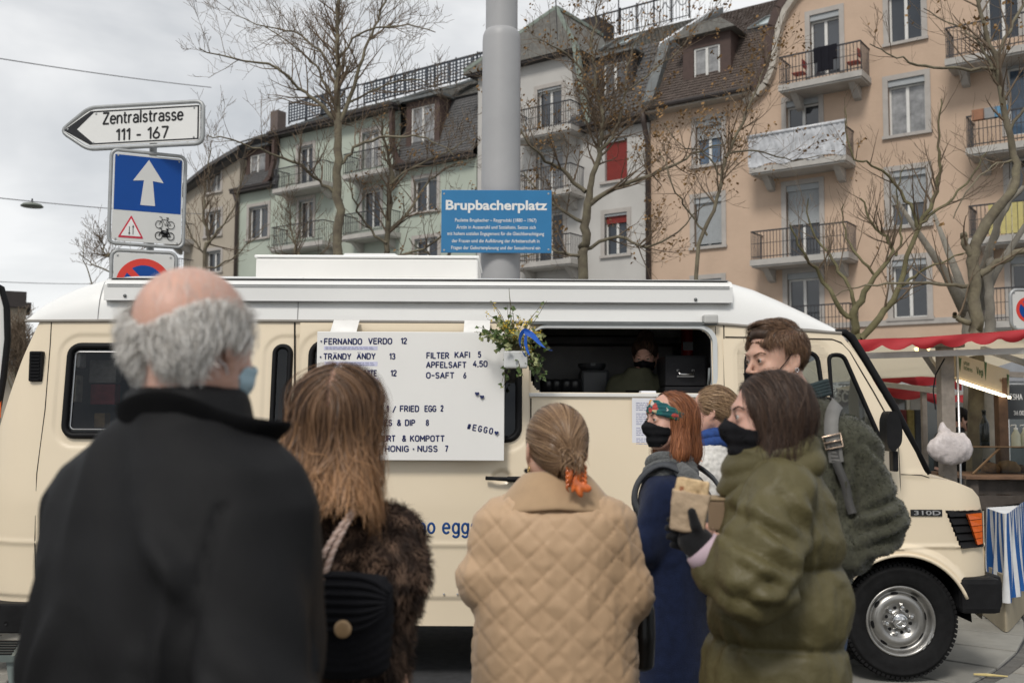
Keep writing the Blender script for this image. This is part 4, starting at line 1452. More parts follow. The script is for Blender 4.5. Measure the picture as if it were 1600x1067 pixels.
body = panel('body',xs,zb_side(xs),zt,side_off,0.0,[WIN['rear'],WIN['mid'],WIN['door'],HATCH,cab1,cab2,[(q[0] + (.006 if i in (0,3) else .02),q[1] - (.006 if i < 2 else -.006)) for i,q in enumerate(gr)]],cream,140,VAN)
# sliding door with its own pressings
ds = np.arange(vx(462),vx(828),.0105)
door = panel('sliding_door',ds,np.full_like(ds,vz(978)),np.full_like(ds,vz(506)),door_off,-.016,[WIN['door']],cream,130,VAN)
ds = np.append(np.arange(vx(1135),vx(1405),.0105),vx(1405))
ztd = np.interp(ds,[vx(1135),vx(1302,530),vx(1322,540),vx(1404,690),vx(1407)],[vz(528),vz(532,1300),vz(541,1320),vz(686,1400),vz(700,1407)])
zbd = np.maximum(zb_side(ds) + .035,vz(960))
cabdoor = panel('cab_door',ds,np.minimum(zbd,ztd - .05),ztd,cab_off,-.006,[cab1,cab2],cream,110,VAN)
# ---- top, front, back and far side of the shell, so it holds up from the side as well
FY = VY + VW
m = MB()
out2 = [(float(a),float(b)) for a,b in zip(xs[::6],zt[::6])] + [(float(xs[-1]),float(zt[-1]))]
low2 = [(float(a),float(b)) for a,b in zip(xs[::6],zb_side(xs)[::6])] + [(float(xs[-1]),vz(906))]
holes = []
for w in ((cab1),(cab2)): holes.append([(q[0] + .02,q[1]) for q in w])
m.prism(out2 + low2[::-1],FY - .03,FY,holes=holes + [[(-2.6,1.5),(-1.7,1.5),(-1.7,2.0),(-2.6,2.0)]])
m.build('far_side',cream,VAN,fix=True)
m = MB()
fr = [q for q in top_pts[6:]] + [(vx(1545),vz(905)),(vx(1535),.38)]
for i in range(len(fr) - 1):
 (xa,za),(xb,zb_) = fr[i],fr[i + 1]
 def yo(x,z): return float(VY + inset(z) + side_off(np.array([x]),np.array([z]))[0])
 ya,yb = yo(min(xa,xs[-1]),za),yo(min(xb,xs[-1]),zb_)
 bulge = .0
 m.add([(xa,ya,za),(xa + .03,ya + .3,za + .02),(xa + .03,FY - .3,za + .02),(xa,FY,za),(xb,yb,zb_),(xb + .05,yb + .3,zb_ + .01),(xb + .05,FY - .3,zb_ + .01),(xb,FY,zb_)],
  [(0,4,5,1),(1,5,6,2),(2,6,7,3)])
m.build('front_panel',cream,VAN,smooth=True)
m = MB()
a,b = VP(1322,526),VP(1448,740)
m.add([(a[0],VY + .16,a[1]),(a[0],FY - .12,a[1]),(b[0],FY - .06,b[1]),(b[0],VY + .08,b[1])],[(0,1,2,3)])
m.build('windscreen',glass_cab,VAN)
m = MB()
m.add([(float(xs[0]),VY + .24,.35),(float(xs[0]),FY - .24,.35),(float(xs[0]),FY - .24,1.2),(float(xs[0]),VY + .24,1.2),(vx(45),FY - .3,2.19),(vx(45),VY + .3,2.19)],[(0,1,2,3),(3,2,4,5)])
m.build('rear_panel',cream,VAN)
m = MB(); m.box((vx(40),VY + .15,.42),(vx(1290),FY - .03,.46)); m.build('cabin_floor',inner_dark,VAN)
# ---- white raised roof
prof = [(.105,0),(.11,.06),(.125,.13),(.15,.19),(.19,.245),(.25,.285),(.36,.312),(.6,.33),(VW / 2,.335)]
prof = prof + [(VW - a,b) for a,b in prof[-2::-1]]
st = [(38,500,.02),(48,500,.28),(60,500,.45),(80,500,.62),(105,500,.78),(140,499,.92),(180,499,1.0),(300,499,1.0),(600,501,1.0),(900,504,1.0),(1110,505,1.0),(1150,506,.96),(1190,508,.83),(1230,511,.63),(1270,514,.40),(1300,517,.2),(1318,519,.05)]
V,Q = [],[]
sx = np.linspace(0,len(st) - 1,100)
for u in sx:
 px = np.interp(u,range(len(st)),[q[0] for q in st]); py = np.interp(u,range(len(st)),[q[1] for q in st]); h = np.interp(u,range(len(st)),[q[2] for q in st])
 x,z0 = VP(px,py)
 for a,b in prof:
  V.append((x,VY + a,z0 + b * h))
k = len(prof)
for i in range(len(sx) - 1):
 for j in range(k - 1):
  Q.append((i * k + j,(i + 1) * k + j,(i + 1) * k + j + 1,i * k + j + 1))
roof = np_mesh('roof',np.array(V),Q,white_gel,VAN)
mod = roof.modifiers.new('s','SUBSURF'); mod.levels = 1; mod.render_levels = 1
m = MB(); m.tube([(VP(px,py)[0],VY + .095,VP(px,py)[1] - .006) for px,py in ((40,500),(300,499),(600,501),(1130,505),(1315,519))],.009,6); m.build('roof_gutter',M('gutter_grey',(.3,.28,.25),.6),VAN)
m = MB(); m.tube([(VP(1135,505)[0],VY + .1,vz(500)),(VP(1135,505)[0],VY + .1,vz(506))],.004,4)
# joints across the roof
for px in (153,465):
 m = MB(); m.tube([(vx(px,480),VY + a - .002,VP(px,500)[1] + b) for a,b in prof[:6]],.0025,4); m.build('roof_joint',M('joint_grey',(.35,.35,.35),.7),VAN)
 # awning case along the roof
az0,az1 = P(600,471,VY + .1).z,P(600,438,VY + .13).z
ax0,ax1 = P(164,455,VY + .1).x,P(1144,455,VY + .1).x
AW = MB()
AW.prism([(VY + .085,az0),(VY + .30,az0),(VY + .30,az1 + .005),(VY + .16,az1 + .005),(VY + .115,az1 - .008),(VY + .085,az1 - .04)],ax0,ax1,axis='x')
aw = AW.build('awning_case',white_gel,VAN)
for zz,hh in ((az1 + .005,.004),(az1 - .038,.005),(az1 - .05,.003),(az0 - .002,.004)):
 m = MB(); yy = VY + (.12 if zz > az1 else .083)
 m.box((ax0 + .02,yy - .012 if zz > az1 else yy - .003,zz - hh / 2),(ax1 - .02,yy + .04,zz + hh / 2)); m.build('rail',M('joint_grey'),aw)
for px in (195,1087):
 m = MB(); q = P(px,462 if px < 500 else 468,VY + .08)
 m.lathe([(0,.006),(.009,.005),(.011,0)],12,M4=Matrix.Translation(q) @ Matrix.Rotation(pi / 2,4,'X')); m.build('bolt',lead,aw,smooth=True)
 # box on the roof
q0,q1 = P(408,432,6.75),P(748,405,6.75)
m = MB(); m.bbox((q0.x,6.6,q0.z - .05),(q1.x,7.3,q1.z - .022),.012)
rb = m.build('roof_unit',white_door,VAN)
m = MB(); m.bbox((q0.x - .01,6.59,q1.z - .02),(q1.x + .01,7.31,q1.z),.01); m.build('lid',white_gel,rb)
q2,q3 = P(536,405,6.75),P(618,398,6.75)
m = MB(); m.prism([(q2.x,q1.z + .001),(q3.x + .05,q1.z + .001),(q3.x,q3.z),(q2.x + .02,q3.z)],6.7,7.2); m.build('hump',white_gel,rb)
# ---- window rubber and glass
def gasket(name,outline,rad=.012,parent=VAN,out=0.0,glass=glass_dark,gy=.02,rim=True):
 m = MB()
 m.tube([(x,VY + float(inset(z)) + out,z) for x,z in outline],rad,8,closed=True)
 m.tube([(x + (.0),VY + float(inset(z)) + out + .008,z) for x,z in outline],rad * 1.25,6,closed=True)
 w = m.build(name,rubber,parent,smooth=True)
 if glass:
  m = MB()
  n = len(outline)
  vv = [(x,VY + float(inset(z)) + out + gy * .4,z) for x,z in outline]
  tris = tessellate_polygon([[Vector((q[0],q[2],0)) for q in vv]])
  m.add(vv,[tuple(t) for t in tris]); m.build('glass',glass,w)
 return w
def off_rr(w,d=0.0): return rrect(w[0] - d,w[1] - d,w[2] + d,w[3] + d,w[4] + d,6)
gk = gasket('window',off_rr(WIN['rear'],-.008),.018)
m = MB(); m.tube([(x,VY + float(inset(z)) - .001,z) for x,z in off_rr(WIN['rear'],-.045)],.004,5,closed=True); m.build('inner_trim',alu,gk)
gasket('window',off_rr(WIN['mid'],-.005),.014)
gasket('window',off_rr(WIN['door'],-.008),.018,parent=door,out=-.014,glass=glass_van)
gasket('window',cab1,.012,parent=cabdoor,glass=glass_cab)
gasket('window',cab2,.012,parent=cabdoor,glass=glass_cab)
# seams
def seam(pts,r=.0042,out=-.001,parent=VAN):
 m = MB()
 m.tube([(VP(*q)[0],VY + float(inset(VP(*q)[1])) + float(side_off(np.array([VP(*q)[0]]),np.array([VP(*q)[1]]))[0]) + out,VP(*q)[1]) for q in pts],r,6)
 return m.build('panel_seam',seam_m,parent)
seam([(80,503),(78,540),(70,640),(57,740),(54,850),(56,975)],.003)
seam([(460.5,504),(460.5,740),(460.5,976)],.005,-.004)
seam([(1118,510),(1119,740),(1119,974)],.002)
seam([(1131,506),(1132.5,740),(1133,974)],.0035,-.004)
seam([(1133,526.5),(1220,528),(1300,530),(1314,535),(1328,550),(1365,612),(1403,680),(1406,740),(1408,800),(1408,846),(1376,850)],.0035,-.004)
seam([(1408,741),(1440,742),(1452,746)],.0025)
seam([(829.5,622),(829.5,740),(829.5,976)],.004)
# A-pillar rubber
m = MB()
m.tube([(VP(*q)[0],VY + float(inset(VP(*q)[1])) + dy,VP(*q)[1]) for q,dy in (((1306,518),.02),((1322,519),.03),((1334,527),.04),((1356,562),.035),((1400,636),.025),((1452,741),.015))],[.015,.024,.027,.025,.023,.022],8)
m.build('pillar_trim',rubber,VAN,smooth=True)
# ---- rear corner vent
q0,q1 = VP(45,596),VP(70,549)
m = MB(); m.bbox((q0[0],VY + .045,q0[1]),(q1[0],VY + .11,q1[1]),.01); vt = m.build('air_vent',plastic_black,VAN)
for i in range(9):
 z = lerp(q0[1] + .012,q1[1] - .012,i / 8)
 m = MB(); m.box((q0[0] + .012,VY + .036,z - .004),(q1[0] - .012,VY + .05,z + .005)); m.build('slat',rubber,vt)
 # ---- serving hatch
hx0_,hz0,hx1_,hz1,hr = HATCH
m = MB()
o_in = rrect(hx0_,hz0,hx1_,hz1,hr,6); o_out = rrect(hx0_ - .002,hz0 - .004,hx1_ + .028,hz1 + .022,hr + .02,6)
m.prism(o_out,VY + .062,VY + .13,holes=[o_in]); hf = m.build('hatch_frame',alu if False else M('hatch_frame_white',(.62,.64,.64),.4,var=.03),VAN,fix=True)
m = MB(); m.bbox((hx0_ - .01,VY + .035,hz0 - .022),(hx1_ + .0,VY + .5,hz0 + .001),.004); m.build('counter',white_door,VAN)
m = MB(); a = VP(1118,508)
m.box((hx0_ + .0,VY + .052,hz1 + .022),(a[0],VY + .11,hz1 + .04)); m.build('hatch_rail',lead,VAN)
q0,q1 = VP(1097,505),VP(1119,493)
m = MB(); m.bbox((q0[0],VY + .03,q0[1] - .005),(q1[0],VY + .13,q1[1]),.01); lb = m.build('awning_light',M('lamp_grey',(.5,.5,.48),.5),VAN)
m = MB(); m.tube([(vx(1105,570),VY + .055,vz(600)),(vx(1106,570),VY + .045,vz(590)),(vx(1107,570),VY + .05,vz(574))],.007,6)
m.build('hatch_latch',lead,VAN,smooth=True)
# ---- things inside the van
IY0,IY1 = VY + .17,FY - .06
m = MB()
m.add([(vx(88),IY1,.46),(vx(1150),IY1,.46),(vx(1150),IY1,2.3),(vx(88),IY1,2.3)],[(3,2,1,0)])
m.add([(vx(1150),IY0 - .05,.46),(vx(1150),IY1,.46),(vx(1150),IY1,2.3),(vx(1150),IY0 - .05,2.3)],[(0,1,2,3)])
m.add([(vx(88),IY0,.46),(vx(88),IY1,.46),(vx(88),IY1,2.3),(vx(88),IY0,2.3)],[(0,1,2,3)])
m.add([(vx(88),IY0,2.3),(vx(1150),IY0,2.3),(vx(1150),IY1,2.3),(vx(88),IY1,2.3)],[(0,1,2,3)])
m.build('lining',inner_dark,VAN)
m = MB()
yb = 7.75
a,b = P(835,612,yb),P(1050,545,yb)
m.box((a.x,yb - .02,a.z),(b.x,IY1 - .01,P(900,540,yb).z)); m.build('back_panel',inner_steel,VAN)
m = MB(); m.box((a.x - .3,yb - .35,P(900,538,7.5).z),(b.x,IY1 - .01,P(900,528,7.5).z)); m.build('shelf',M('shelf_dark',(.03,.03,.032),.5),VAN)
m = MB(); m.box((P(850,520,7.7).x,7.7,P(900,524,7.7).z),(P(1010,520,7.7).x,7.85,P(900,512,7.7).z + .1)); m.build('cupboard',M('cupboard_beige',(.22,.21,.18),.6),VAN)
# worktop things, black shapes
for i,px in enumerate((855,868,884,897)):
 q = P(px,612,6.9)
 m = MB(); m.lathe([(0,0),(.045,0),(.05,.09),(.046,.11),(.0,.115)],14,M4=Matrix.Translation((q.x,6.9,hz0)))
 o = m.build('coffee_jug',M('jug_black',(.02,.02,.022),.3),None,smooth=True)
 props(o,['dark jug at the left end of the hatch counter','second dark jug from the left on the hatch counter','third dark jug from the left on the hatch counter','dark jug nearest the grinder on the hatch counter'][i],'jug','dark jugs on the van counter')
m = MB(); q = P(925,600,7.2); m.bbox((q.x - .09,7.05,hz0 + .0),(q.x + .11,7.35,P(925,578,7.1).z),.02)
m.lathe([(.08,0),(.1,.03),(.1,.05),(0,.055)],18,M4=Matrix.Translation((q.x,7.2,P(925,578,7.1).z)))
o = m.build('coffee_machine',M('machine_grey',(.06,.065,.07),.35),None); props(o,'dark coffee machine standing inside the van left of the server','coffee machine')
m = MB(); q = P(1072,520,7.6)
m.lathe([(0,0),(.055,.0),(.06,.02),(.06,.34),(.045,.39),(.02,.41),(.02,.45),(0,.45)],18,M4=Matrix.Translation((q.x + .02,7.6,P(1072,562,7.6).z)))
fe = thing('fire_extinguisher','red fire extinguisher hanging inside the van behind the black case','extinguisher')
m.build('cylinder_body',M('extinguisher_red',(.5,.012,.012),.35),fe,smooth=True)
m = MB(); m.box((q.x - .035,7.535,P(1072,548,7.6).z),(q.x + .06,7.539,P(1072,535,7.6).z)); m.build('label_sticker',paper,fe)
m = MB(); q0,q1 = P(1082,540,7.7),P(1093,519,7.7); m.box((q0.x,7.68,q0.z),(q1.x + .02,7.7,q1.z)); o = m.build('sticker',M('sticker_cream',(.45,.4,.28),.7),None)
props(o,'cream and red safety sticker on the dark wall inside the van','sticker')
m = MB(); m.box((q0.x + .01,7.676,q0.z + .01),(q1.x + .01,7.68,q0.z + .04)); m.build('red_band',M('extinguisher_red'),o)
# black case on the counter
cs = thing('equipment_case','black boxy case with a silver handle at the right of the serving hatch','case')
q0,q1 = P(1039,612,6.42),P(1105,555,6.42)
m = MB(); m.bbox((q0.x,6.42,hz0 + .002),(q1.x,6.8,P(1070,604,6.42).z),.01); m.build('base',M('case_black',(.018,.018,.02),.5,var=.3),cs)
m = MB(); m.bbox((q0.x + .003,6.425,P(1070,603,6.42).z),(q1.x - .003,6.8,q1.z),.014); m.build('lid',M('case_black'),cs)
m = MB(); c = P(1071,582,6.42)
m.tube([(c.x - .047,6.42,c.z + .012),(c.x - .047,6.395,c.z + .012),(c.x - .045,6.385,c.z - .012),(c.x + .045,6.385,c.z - .012),(c.x + .047,6.395,c.z + .012),(c.x + .047,6.42,c.z + .012)],.005,6)
hd = m.build('handle',chrome,cs,smooth=True)
m = MB(); m.box((c.x - .055,6.415,c.z - .03),(c.x + .055,6.419,c.z - .02)); m.box((c.x - .057,6.4145,c.z + .006),(c.x - .04,6.419,c.z + .02)); m.box((c.x + .04,6.4145,c.z + .006),(c.x + .057,6.419,c.z + .02)); m.build('handle_plate',M('case_plate',(.2,.2,.2),.4),cs)
m = MB(); q = P(1011,611,6.25); m.box((q.x - .045,6.2,hz0 + .003),(q.x + .05,6.3,hz0 + .018),taper=.002)
o = m.build('receipt_tray',paper,None); props(o,'small white tray lying on the hatch counter below the server','tray')
for i,(a_,b_,c_,d_,yy,col) in enumerate(((118,550,125,574,6.24,(.7,.7,.68)),(140,600,180,632,6.45,(.22,.03,.035)),(138,562,182,598,6.5,(.3,.29,.27)),(146,645,164,668,6.35,(.2,.13,.05)),(112,586,120,628,6.26,(.5,.48,.4)))):  # coloured boxes behind the rear glass, imitating the reflection of a red and white stall
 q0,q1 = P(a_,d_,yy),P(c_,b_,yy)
 m = MB(); m.bbox((q0.x,yy,q0.z),(q1.x,yy + .1,q1.z),.01); m.build('reflection_box',M('reflection_tint%d' % i,col,.7,var=.3,vscale=18),VAN)
 # ---- sliding door handle
c = VP(787,747)
m = MB(); m.tube([(c[0] - .108,VY - .045,c[1] + .004),(c[0] - .05,VY - .055,c[1] + .002),(c[0] + .04,VY - .05,c[1] - .002),(c[0] + .12,VY - .03,c[1] - .004)],[.012,.011,.014,.012],8)
m.bbox((c[0] + .02,VY - .05,c[1] - .02),(c[0] + .12,VY - .02,c[1] + .014),.008)
m.build('door_handle',plastic_black,door,smooth=True)
# silver strip at waist right of the door
q0,q1 = VP(944,811),VP(1115,797)
m = MB(); m.bbox((q0[0],VY - .018,q0[1]),(q1[0],VY + .01,q1[1]),.005); m.build('side_strip',alu,VAN)
# riveted lower strip
for px in (736,715,694):
 m = MB(); q = VP(px,927); m.lathe([(0,.004),(.005,.003),(.007,0)],8,M4=Matrix.Translation((q[0],VY - .014,q[1])) @ Matrix.Rotation(pi / 2,4,'X')); m.build('rivet',alu,door)
 # ---- front wing: louvre, indicator, badge, bumper
def sy(x,z,o=0.0): return float(VY + inset(z) + side_off(np.array([x]),np.array([z]))[0]) + o
m = MB()
def slabpoly(m,poly,o0,o1):
 """closed plate that follows the side"""
 n = len(poly)
 V_ = [(x,sy(x,z,o0),z) for x,z in poly] + [(x,sy(x,z,o1),z) for x,z in poly]
 m.add(V_,[tuple(range(n)),tuple(reversed(range(n,2 * n)))] + [(i,(i + 1) % n,(i + 1) % n + n,i + n) for i in range(n)])
slabpoly(m,gr,.03,.05); gl_ = m.build('side_grille',plastic_black,VAN,fix=True)
for i in range(5):
 t0,t1 = i / 5 + .02,(i + 1) / 5 - .03
 L0 = Vector(gr[0]).lerp(Vector(gr[3]),t0); R0_ = Vector(gr[1]).lerp(Vector(gr[2]),t0)
 L1 = Vector(gr[0]).lerp(Vector(gr[3]),t1); R1_ = Vector(gr[1]).lerp(Vector(gr[2]),t1)
 m = MB(); a = [L0,R0_,R1_,L1]
 m.add([(a[0].x + .01,sy(a[0].x,a[0].y,-.008),a[0].y),(a[1].x,sy(a[1].x,a[1].y,-.008),a[1].y),(a[2].x,sy(a[2].x,a[2].y,-.022),a[2].y),(a[3].x + .01,sy(a[3].x,a[3].y,-.022),a[3].y)],[(0,3,2,1)])
 m.add([(a[3].x + .01,sy(a[3].x,a[3].y,-.022),a[3].y),(a[2].x,sy(a[2].x,a[2].y,-.022),a[2].y),(a[2].x,sy(a[2].x,a[2].y,-.004),a[2].y - .004),(a[3].x + .01,sy(a[3].x,a[3].y,-.004),a[3].y - .004)],[(0,3,2,1)])
 m.build('slat',plastic_black,gl_)
ind = [VP(*q) for q in ((1510,803),(1538.5,802),(1540,851),(1529,852))]
orange = M('indicator_orange',(.75,.13,.01),.2,var=.1,vscale=30,coat=.6)
for i in range(5):
 t0,t1 = i / 5,(i + 1) / 5 - .02
 a = [Vector(ind[0]).lerp(Vector(ind[3]),t0),Vector(ind[1]).lerp(Vector(ind[2]),t0),Vector(ind[1]).lerp(Vector(ind[2]),t1),Vector(ind[0]).lerp(Vector(ind[3]),t1)]
 m = MB(); slabpoly(m,[(q.x,q.y) for q in a],-.026,.0)
 if i == 0: il = m.build('indicator_light',orange,VAN,fix=True)
 else: m.build('lens_rib',orange,il,fix=True)
q0,q1 = VP(1423,806),VP(1472,796)
m = MB(); m.bbox((q0[0],VY - .004,q0[1]),(q1[0],VY + .012,q1[1]),.003); bd = m.build('badge',M('badge_black',(.012,.012,.013),.4),VAN)
def fit(body,mat,parent,x0,x1,zb_,cap,y,name='lettering',offset=.0,ext=.002,rotz=0.0,ref=None):
 """lettering from x0 to x1 with its baseline at zb_ and capitals cap high, facing the camera side"""
 o = text(body,1.0,mat,parent,(0,0,0),name=name,extrude=ext / max(cap,1e-4) * .7,offset=offset)
 co = [v.co for v in o.data.vertices]
 a = min(v.x for v in co); b = max(v.x for v in co)
 s_ = cap / .73
 sx_ = (x1 - x0) / max(b - a,1e-4)
 o.data.transform(Matrix.Scale(1,4) @ Matrix.Diagonal((sx_,s_,s_,1)) @ Matrix.Translation((-a,0,0)))
 o.location = (x0,y,zb_)
 o.rotation_euler = (pi / 2,rotz,0)
 return o
fit('310D',M('badge_silver',(.45,.45,.45),.4,metal=.4),bd,q0[0] + .018,q1[0] - .012,q0[1] + .008,.027,VY - .006,offset=.01)
m = MB()
q0,q1 = VP(1499,958),VP(1561,902)
m.bbox((q0[0],VY - .03,q0[1]),(q1[0],VY + .4,q1[1]),.035); m.bbox((q0[0] + .1,VY + .1,q0[1]),(q1[0] + .08,FY - .05,q1[1]),.05)
m.build('front_bumper',plastic_black,VAN,smooth=False)
m = MB(); q0,q1 = VP(-60,987),VP(47,941)
m.bbox((q0[0],VY - .035,q0[1]),(q1[0],VY + .2,q1[1]),.012); m.bbox((q0[0] - .06,VY,q0[1]),(q0[0] + .1,FY,q1[1]),.02)
rbm = m.build('rear_bumper',plastic_black,VAN)
m = MB(); c = VP(15,971); m.lathe([(.012,0),(0,.006)],10,M4=Matrix.Translation((c[0],VY - .041,c[1])) @ Matrix.Rotation(-pi / 2,4,'X')); m.build('bolt_hole',rubber,rbm)
m = MB(); m.box((vx(140),VY + .25,.3),(vx(1180),FY - .25,.42)); m.box((vx(1200),VY + .3,.25),(vx(1500),FY - .3,.6)); m.build('chassis',M('chassis_black',(.012,.012,.012),.9),VAN)
for cx in (ARC_X,RAC_X):
 m = MB()
 n = 20
 a = [(cx + .42 * cos(pi * i / n),ARC_Z + .42 * sin(pi * i / n)) for i in range(n + 1)]
 for i in range(n):
  m.add([(a[i][0],VY + .015,a[i][1]),(a[i + 1][0],VY + .015,a[i + 1][1]),(a[i + 1][0],VY + .5,a[i + 1][1]),(a[i][0],VY + .5,a[i][1])],[(0,1,2,3)])
 m.add([(cx - .42,VY + .5,.2),(cx + .42,VY + .5,.2),(cx + .42,VY + .5,1.15),(cx - .42,VY + .5,1.15)],[(0,1,2,3)])
 m.build('wheel_housing',M('chassis_black'),VAN)
 # arch lip
 m = MB(); a = [(cx + .405 * cos(t),VY + sy(cx,ARC_Z + .41) - VY - .008,ARC_Z + .405 * sin(t)) for t in np.linspace(-.15 if cx == ARC_X else -.1,pi + .1,40)]
 m.tube([q for q in a if q[2] > .52],.011,8); m.build('arch_lip',cream,VAN,smooth=True)
def wheel(cx,cz,y0):
 M4 = Matrix.Translation((cx,y0,cz)) @ Matrix.Rotation(pi / 2,4,'X')   # local +z faces the camera
 R = .345
 w = thing_part('wheel',VAN)
 m = MB()
 m.lathe([(.205,-.01),(.212,.004),(.235,.018),(.275,.026),(.305,.024),(.312,.028),(.318,.022),(.33,.008),(.34,-.02),(R,-.04),(R,-.17),(.33,-.2),(.2,-.2)],72,M4=M4)
 ty = m.build('tyre',tyre_m,w,smooth=True)
 m = MB()
 for i in range(72):      # tread blocks
  a = 2 * pi * i / 72
  for q in range(4):
   aa = a + (q % 2) * .04
   zc = -.035 - q * .04
   m.box((-.011,R - .006,zc - .017),(.011,R + .005,zc + .017))
   V4 = M4 @ Matrix.Rotation(aa,4,'Z')
   for k in range(-8,0): m.v[k] = tuple(V4 @ Vector(m.v[k]))
  V4 = M4 @ Matrix.Rotation(a,4,'Z')
  m.box((-.01,.322,.002),(.01,.344,.012))
  for k in range(-8,0): m.v[k] = tuple(V4 @ Vector(m.v[k]))
 props(m.build('tread',tyre_m,w),kind='stuff')
 m = MB()
 m.lathe([(.212,-.006),(.213,.006),(.207,.012),(.198,.008),(.19,-.012),(.182,-.03),(.17,-.036),(.165,-.03),(.155,-.016),(.14,-.008),(.115,-.008),(.1,-.02),(.085,-.034),(.07,-.036),(.055,-.036),(.05,-.02),(.043,-.012),(.0,-.010)],64,M4=M4)
 rm = m.build('rim',steel,w,smooth=True)
 for i in range(8):    # vent slots
  a = 2 * pi * (i + .2) / 8
  m = MB(); m.lathe([(0,.002),(.017,.0015),(.02,0)],14,M4=M4 @ Matrix.Rotation(a,4,'Z') @ Matrix.Translation((.163,0,-.0235)) @ Matrix.Rotation(radians(38),4,'Y') @ Matrix.Diagonal((.55,1.25,1,1)))
  m.build('rim_slot',rubber,rm)
 for i in range(6):
  a = 2 * pi * (i + .25) / 6
  T4 = M4 @ Matrix.Rotation(a,4,'Z') @ Matrix.Translation((.078,0,-.034))
  m = MB(); m.lathe([(.016,0),(.0155,.012),(.012,.02),(.006,.021),(.006,.012),(0,.012)],6,M4=T4); m.build('wheel_nut',chrome,rm)
  a += pi / 6
  T4 = M4 @ Matrix.Rotation(a,4,'Z') @ Matrix.Translation((.076,0,-.0335))
  m = MB(); m.lathe([(.011,.0),(.0,.001)],12,M4=T4); m.build('nut_hole',rubber,rm)
 m = MB(); m.lathe([(.048,-.012),(.046,.002),(.04,.008),(0,.009)],36,M4=M4); hc = m.build('hub_cap',chrome,rm,smooth=True)
 m = MB()     # three-pointed star in a ring
 m.tube([(.034 * cos(t),.034 * sin(t),.0105) for t in np.linspace(0,2 * pi,33)[:-1]],.0022,6,closed=True)
 for k in range(3):
  a = pi / 2 + k * 2 * pi / 3
  d = Vector((cos(a),sin(a),0)); n_ = Vector((-sin(a),cos(a),0))
  m.add([d * .034 + Vector((0,0,.010)),n_ * .005 + Vector((0,0,.010)),Vector((0,0,.0145)),-n_ * .005 + Vector((0,0,.010))],[(0,1,2),(0,2,3)])
 m.v = [tuple(M4 @ Vector(v)) for v in m.v]
 m.build('hub_star',M('star_silver',(.85,.85,.85),.2,metal=.9),rm,smooth=False)
 m = MB()
 for i in range(3):
  T4 = M4 @ Matrix.Rotation(radians(-50 + i * 13),4,'Z')
  m.box((.199,-.012,.010),(.209,.012,.016));
  for k in range(-8,0): m.v[k] = tuple(T4 @ Vector(m.v[k]))
 m.build('balance_weight',alu,rm)
 return w
def thing_part(name,parent):
 o = bpy.data.objects.new(name,None); COL.objects.link(o); o.parent = parent; o.empty_display_size = .05
 return o
wheel(ARC_X,ARC_Z - .0,VY + .045)
wheel(RAC_X,ARC_Z - .0,VY + .045)
for cx in (ARC_X,RAC_X):
 m = MB(); M4 = Matrix.Translation((cx,FY - .05,ARC_Z)) @ Matrix.Rotation(-pi / 2,4,'X')
 m.lathe([(0,-.03),(.2,-.03),(.21,0),(.3,.01),(.345,-.03),(.345,-.19),(.2,-.2)],40,M4=M4); m.build('wheel',tyre_m,VAN,smooth=True)
 # ---- mirror
mr = thing_part('door_mirror',VAN)
q0,q1 = P(1381,707,5.92),P(1402,643,5.92)
m = MB()
m.prism(rpoly([(q0.x,q0.z + .04),(q0.x + .03,q0.z),(q1.x,q0.z + .05),(q1.x + .006,q1.z - .1),(q1.x - .02,q1.z),(q0.x + .02,q1.z + .005),(q0.x - .002,q1.z - .05)],.03),5.86,5.98)
m.build('mirror_housing',plastic_black,mr,fix=True)
q2,q3 = P(1391,736,5.95),P(1399,704,5.95)
m = MB(); m.bbox((q2.x,5.9,q2.z),(q3.x,5.97,q3.z),.01); m.build('lower_mirror',plastic_black,mr)
m = MB(); m.tube([(q1.x,5.95,q1.z - .13),(q1.x + .04,6.0,q1.z - .13),(q1.x + .05,6.13,q1.z - .13)],.009,6)
m.tube([(q1.x + .045,6.08,q1.z - .11),(q1.x + .06,6.05,q1.z - .18),(q1.x + .01,6.0,q1.z - .24),(q1.x - .02,5.95,q1.z - .27)],.004,5)
m.build('mirror_arm',rubber,mr,smooth=True)
# ---- cab inside
m = MB()
for px in (1185,):
 q = VP(px,640)
 for yy in (6.45,7.35):
  m.bbox((q[0] - .02,yy,1.0),(q[0] + .12,yy + .5,1.62),.05); m.bbox((q[0] - .02,yy,.85),(q[0] + .5,yy + .5,1.0),.04); m.bbox((q[0],yy + .12,1.64),(q[0] + .09,yy + .38,1.85),.03)
m.build('cab_seat',M('seat_cloth',(.05,.05,.055),.9),VAN)
m = MB(); m.box((vx(1395),6.25,.95),(vx(1450),7.95,1.28)); m.build('dashboard',plastic_black,VAN)
c = Vector((vx(1365),6.65,1.32)); m = MB()
m.tube([c + Vector((.08 * cos(t) * .9,.2 * cos(t) * 0 + .2 * sin(t),.2 * cos(t))) for t in np.linspace(0,2 * pi,25)[:-1]],.014,6,closed=True); m.build('steering_wheel',rubber,VAN,smooth=True)
# ---- blue lettering on the door
q = VP(654,832)
strokes('no eggs',blue_vinyl,door,Matrix.Translation((q[0],VY - .0165,q[1])),.004,vx(745,825) - q[0],.0,.083,w=.085,depth=.15)
strokes('l',blue_vinyl,door,Matrix.Translation((vx(637,825),VY - .0165,q[1])),0,.01,.0,.083,w=.085,depth=.15)
strokes('k',blue_vinyl,door,Matrix.Translation((vx(661,880),VY - .0125,vz(884))),0,.036,.0,.07,w=.085,depth=.15)
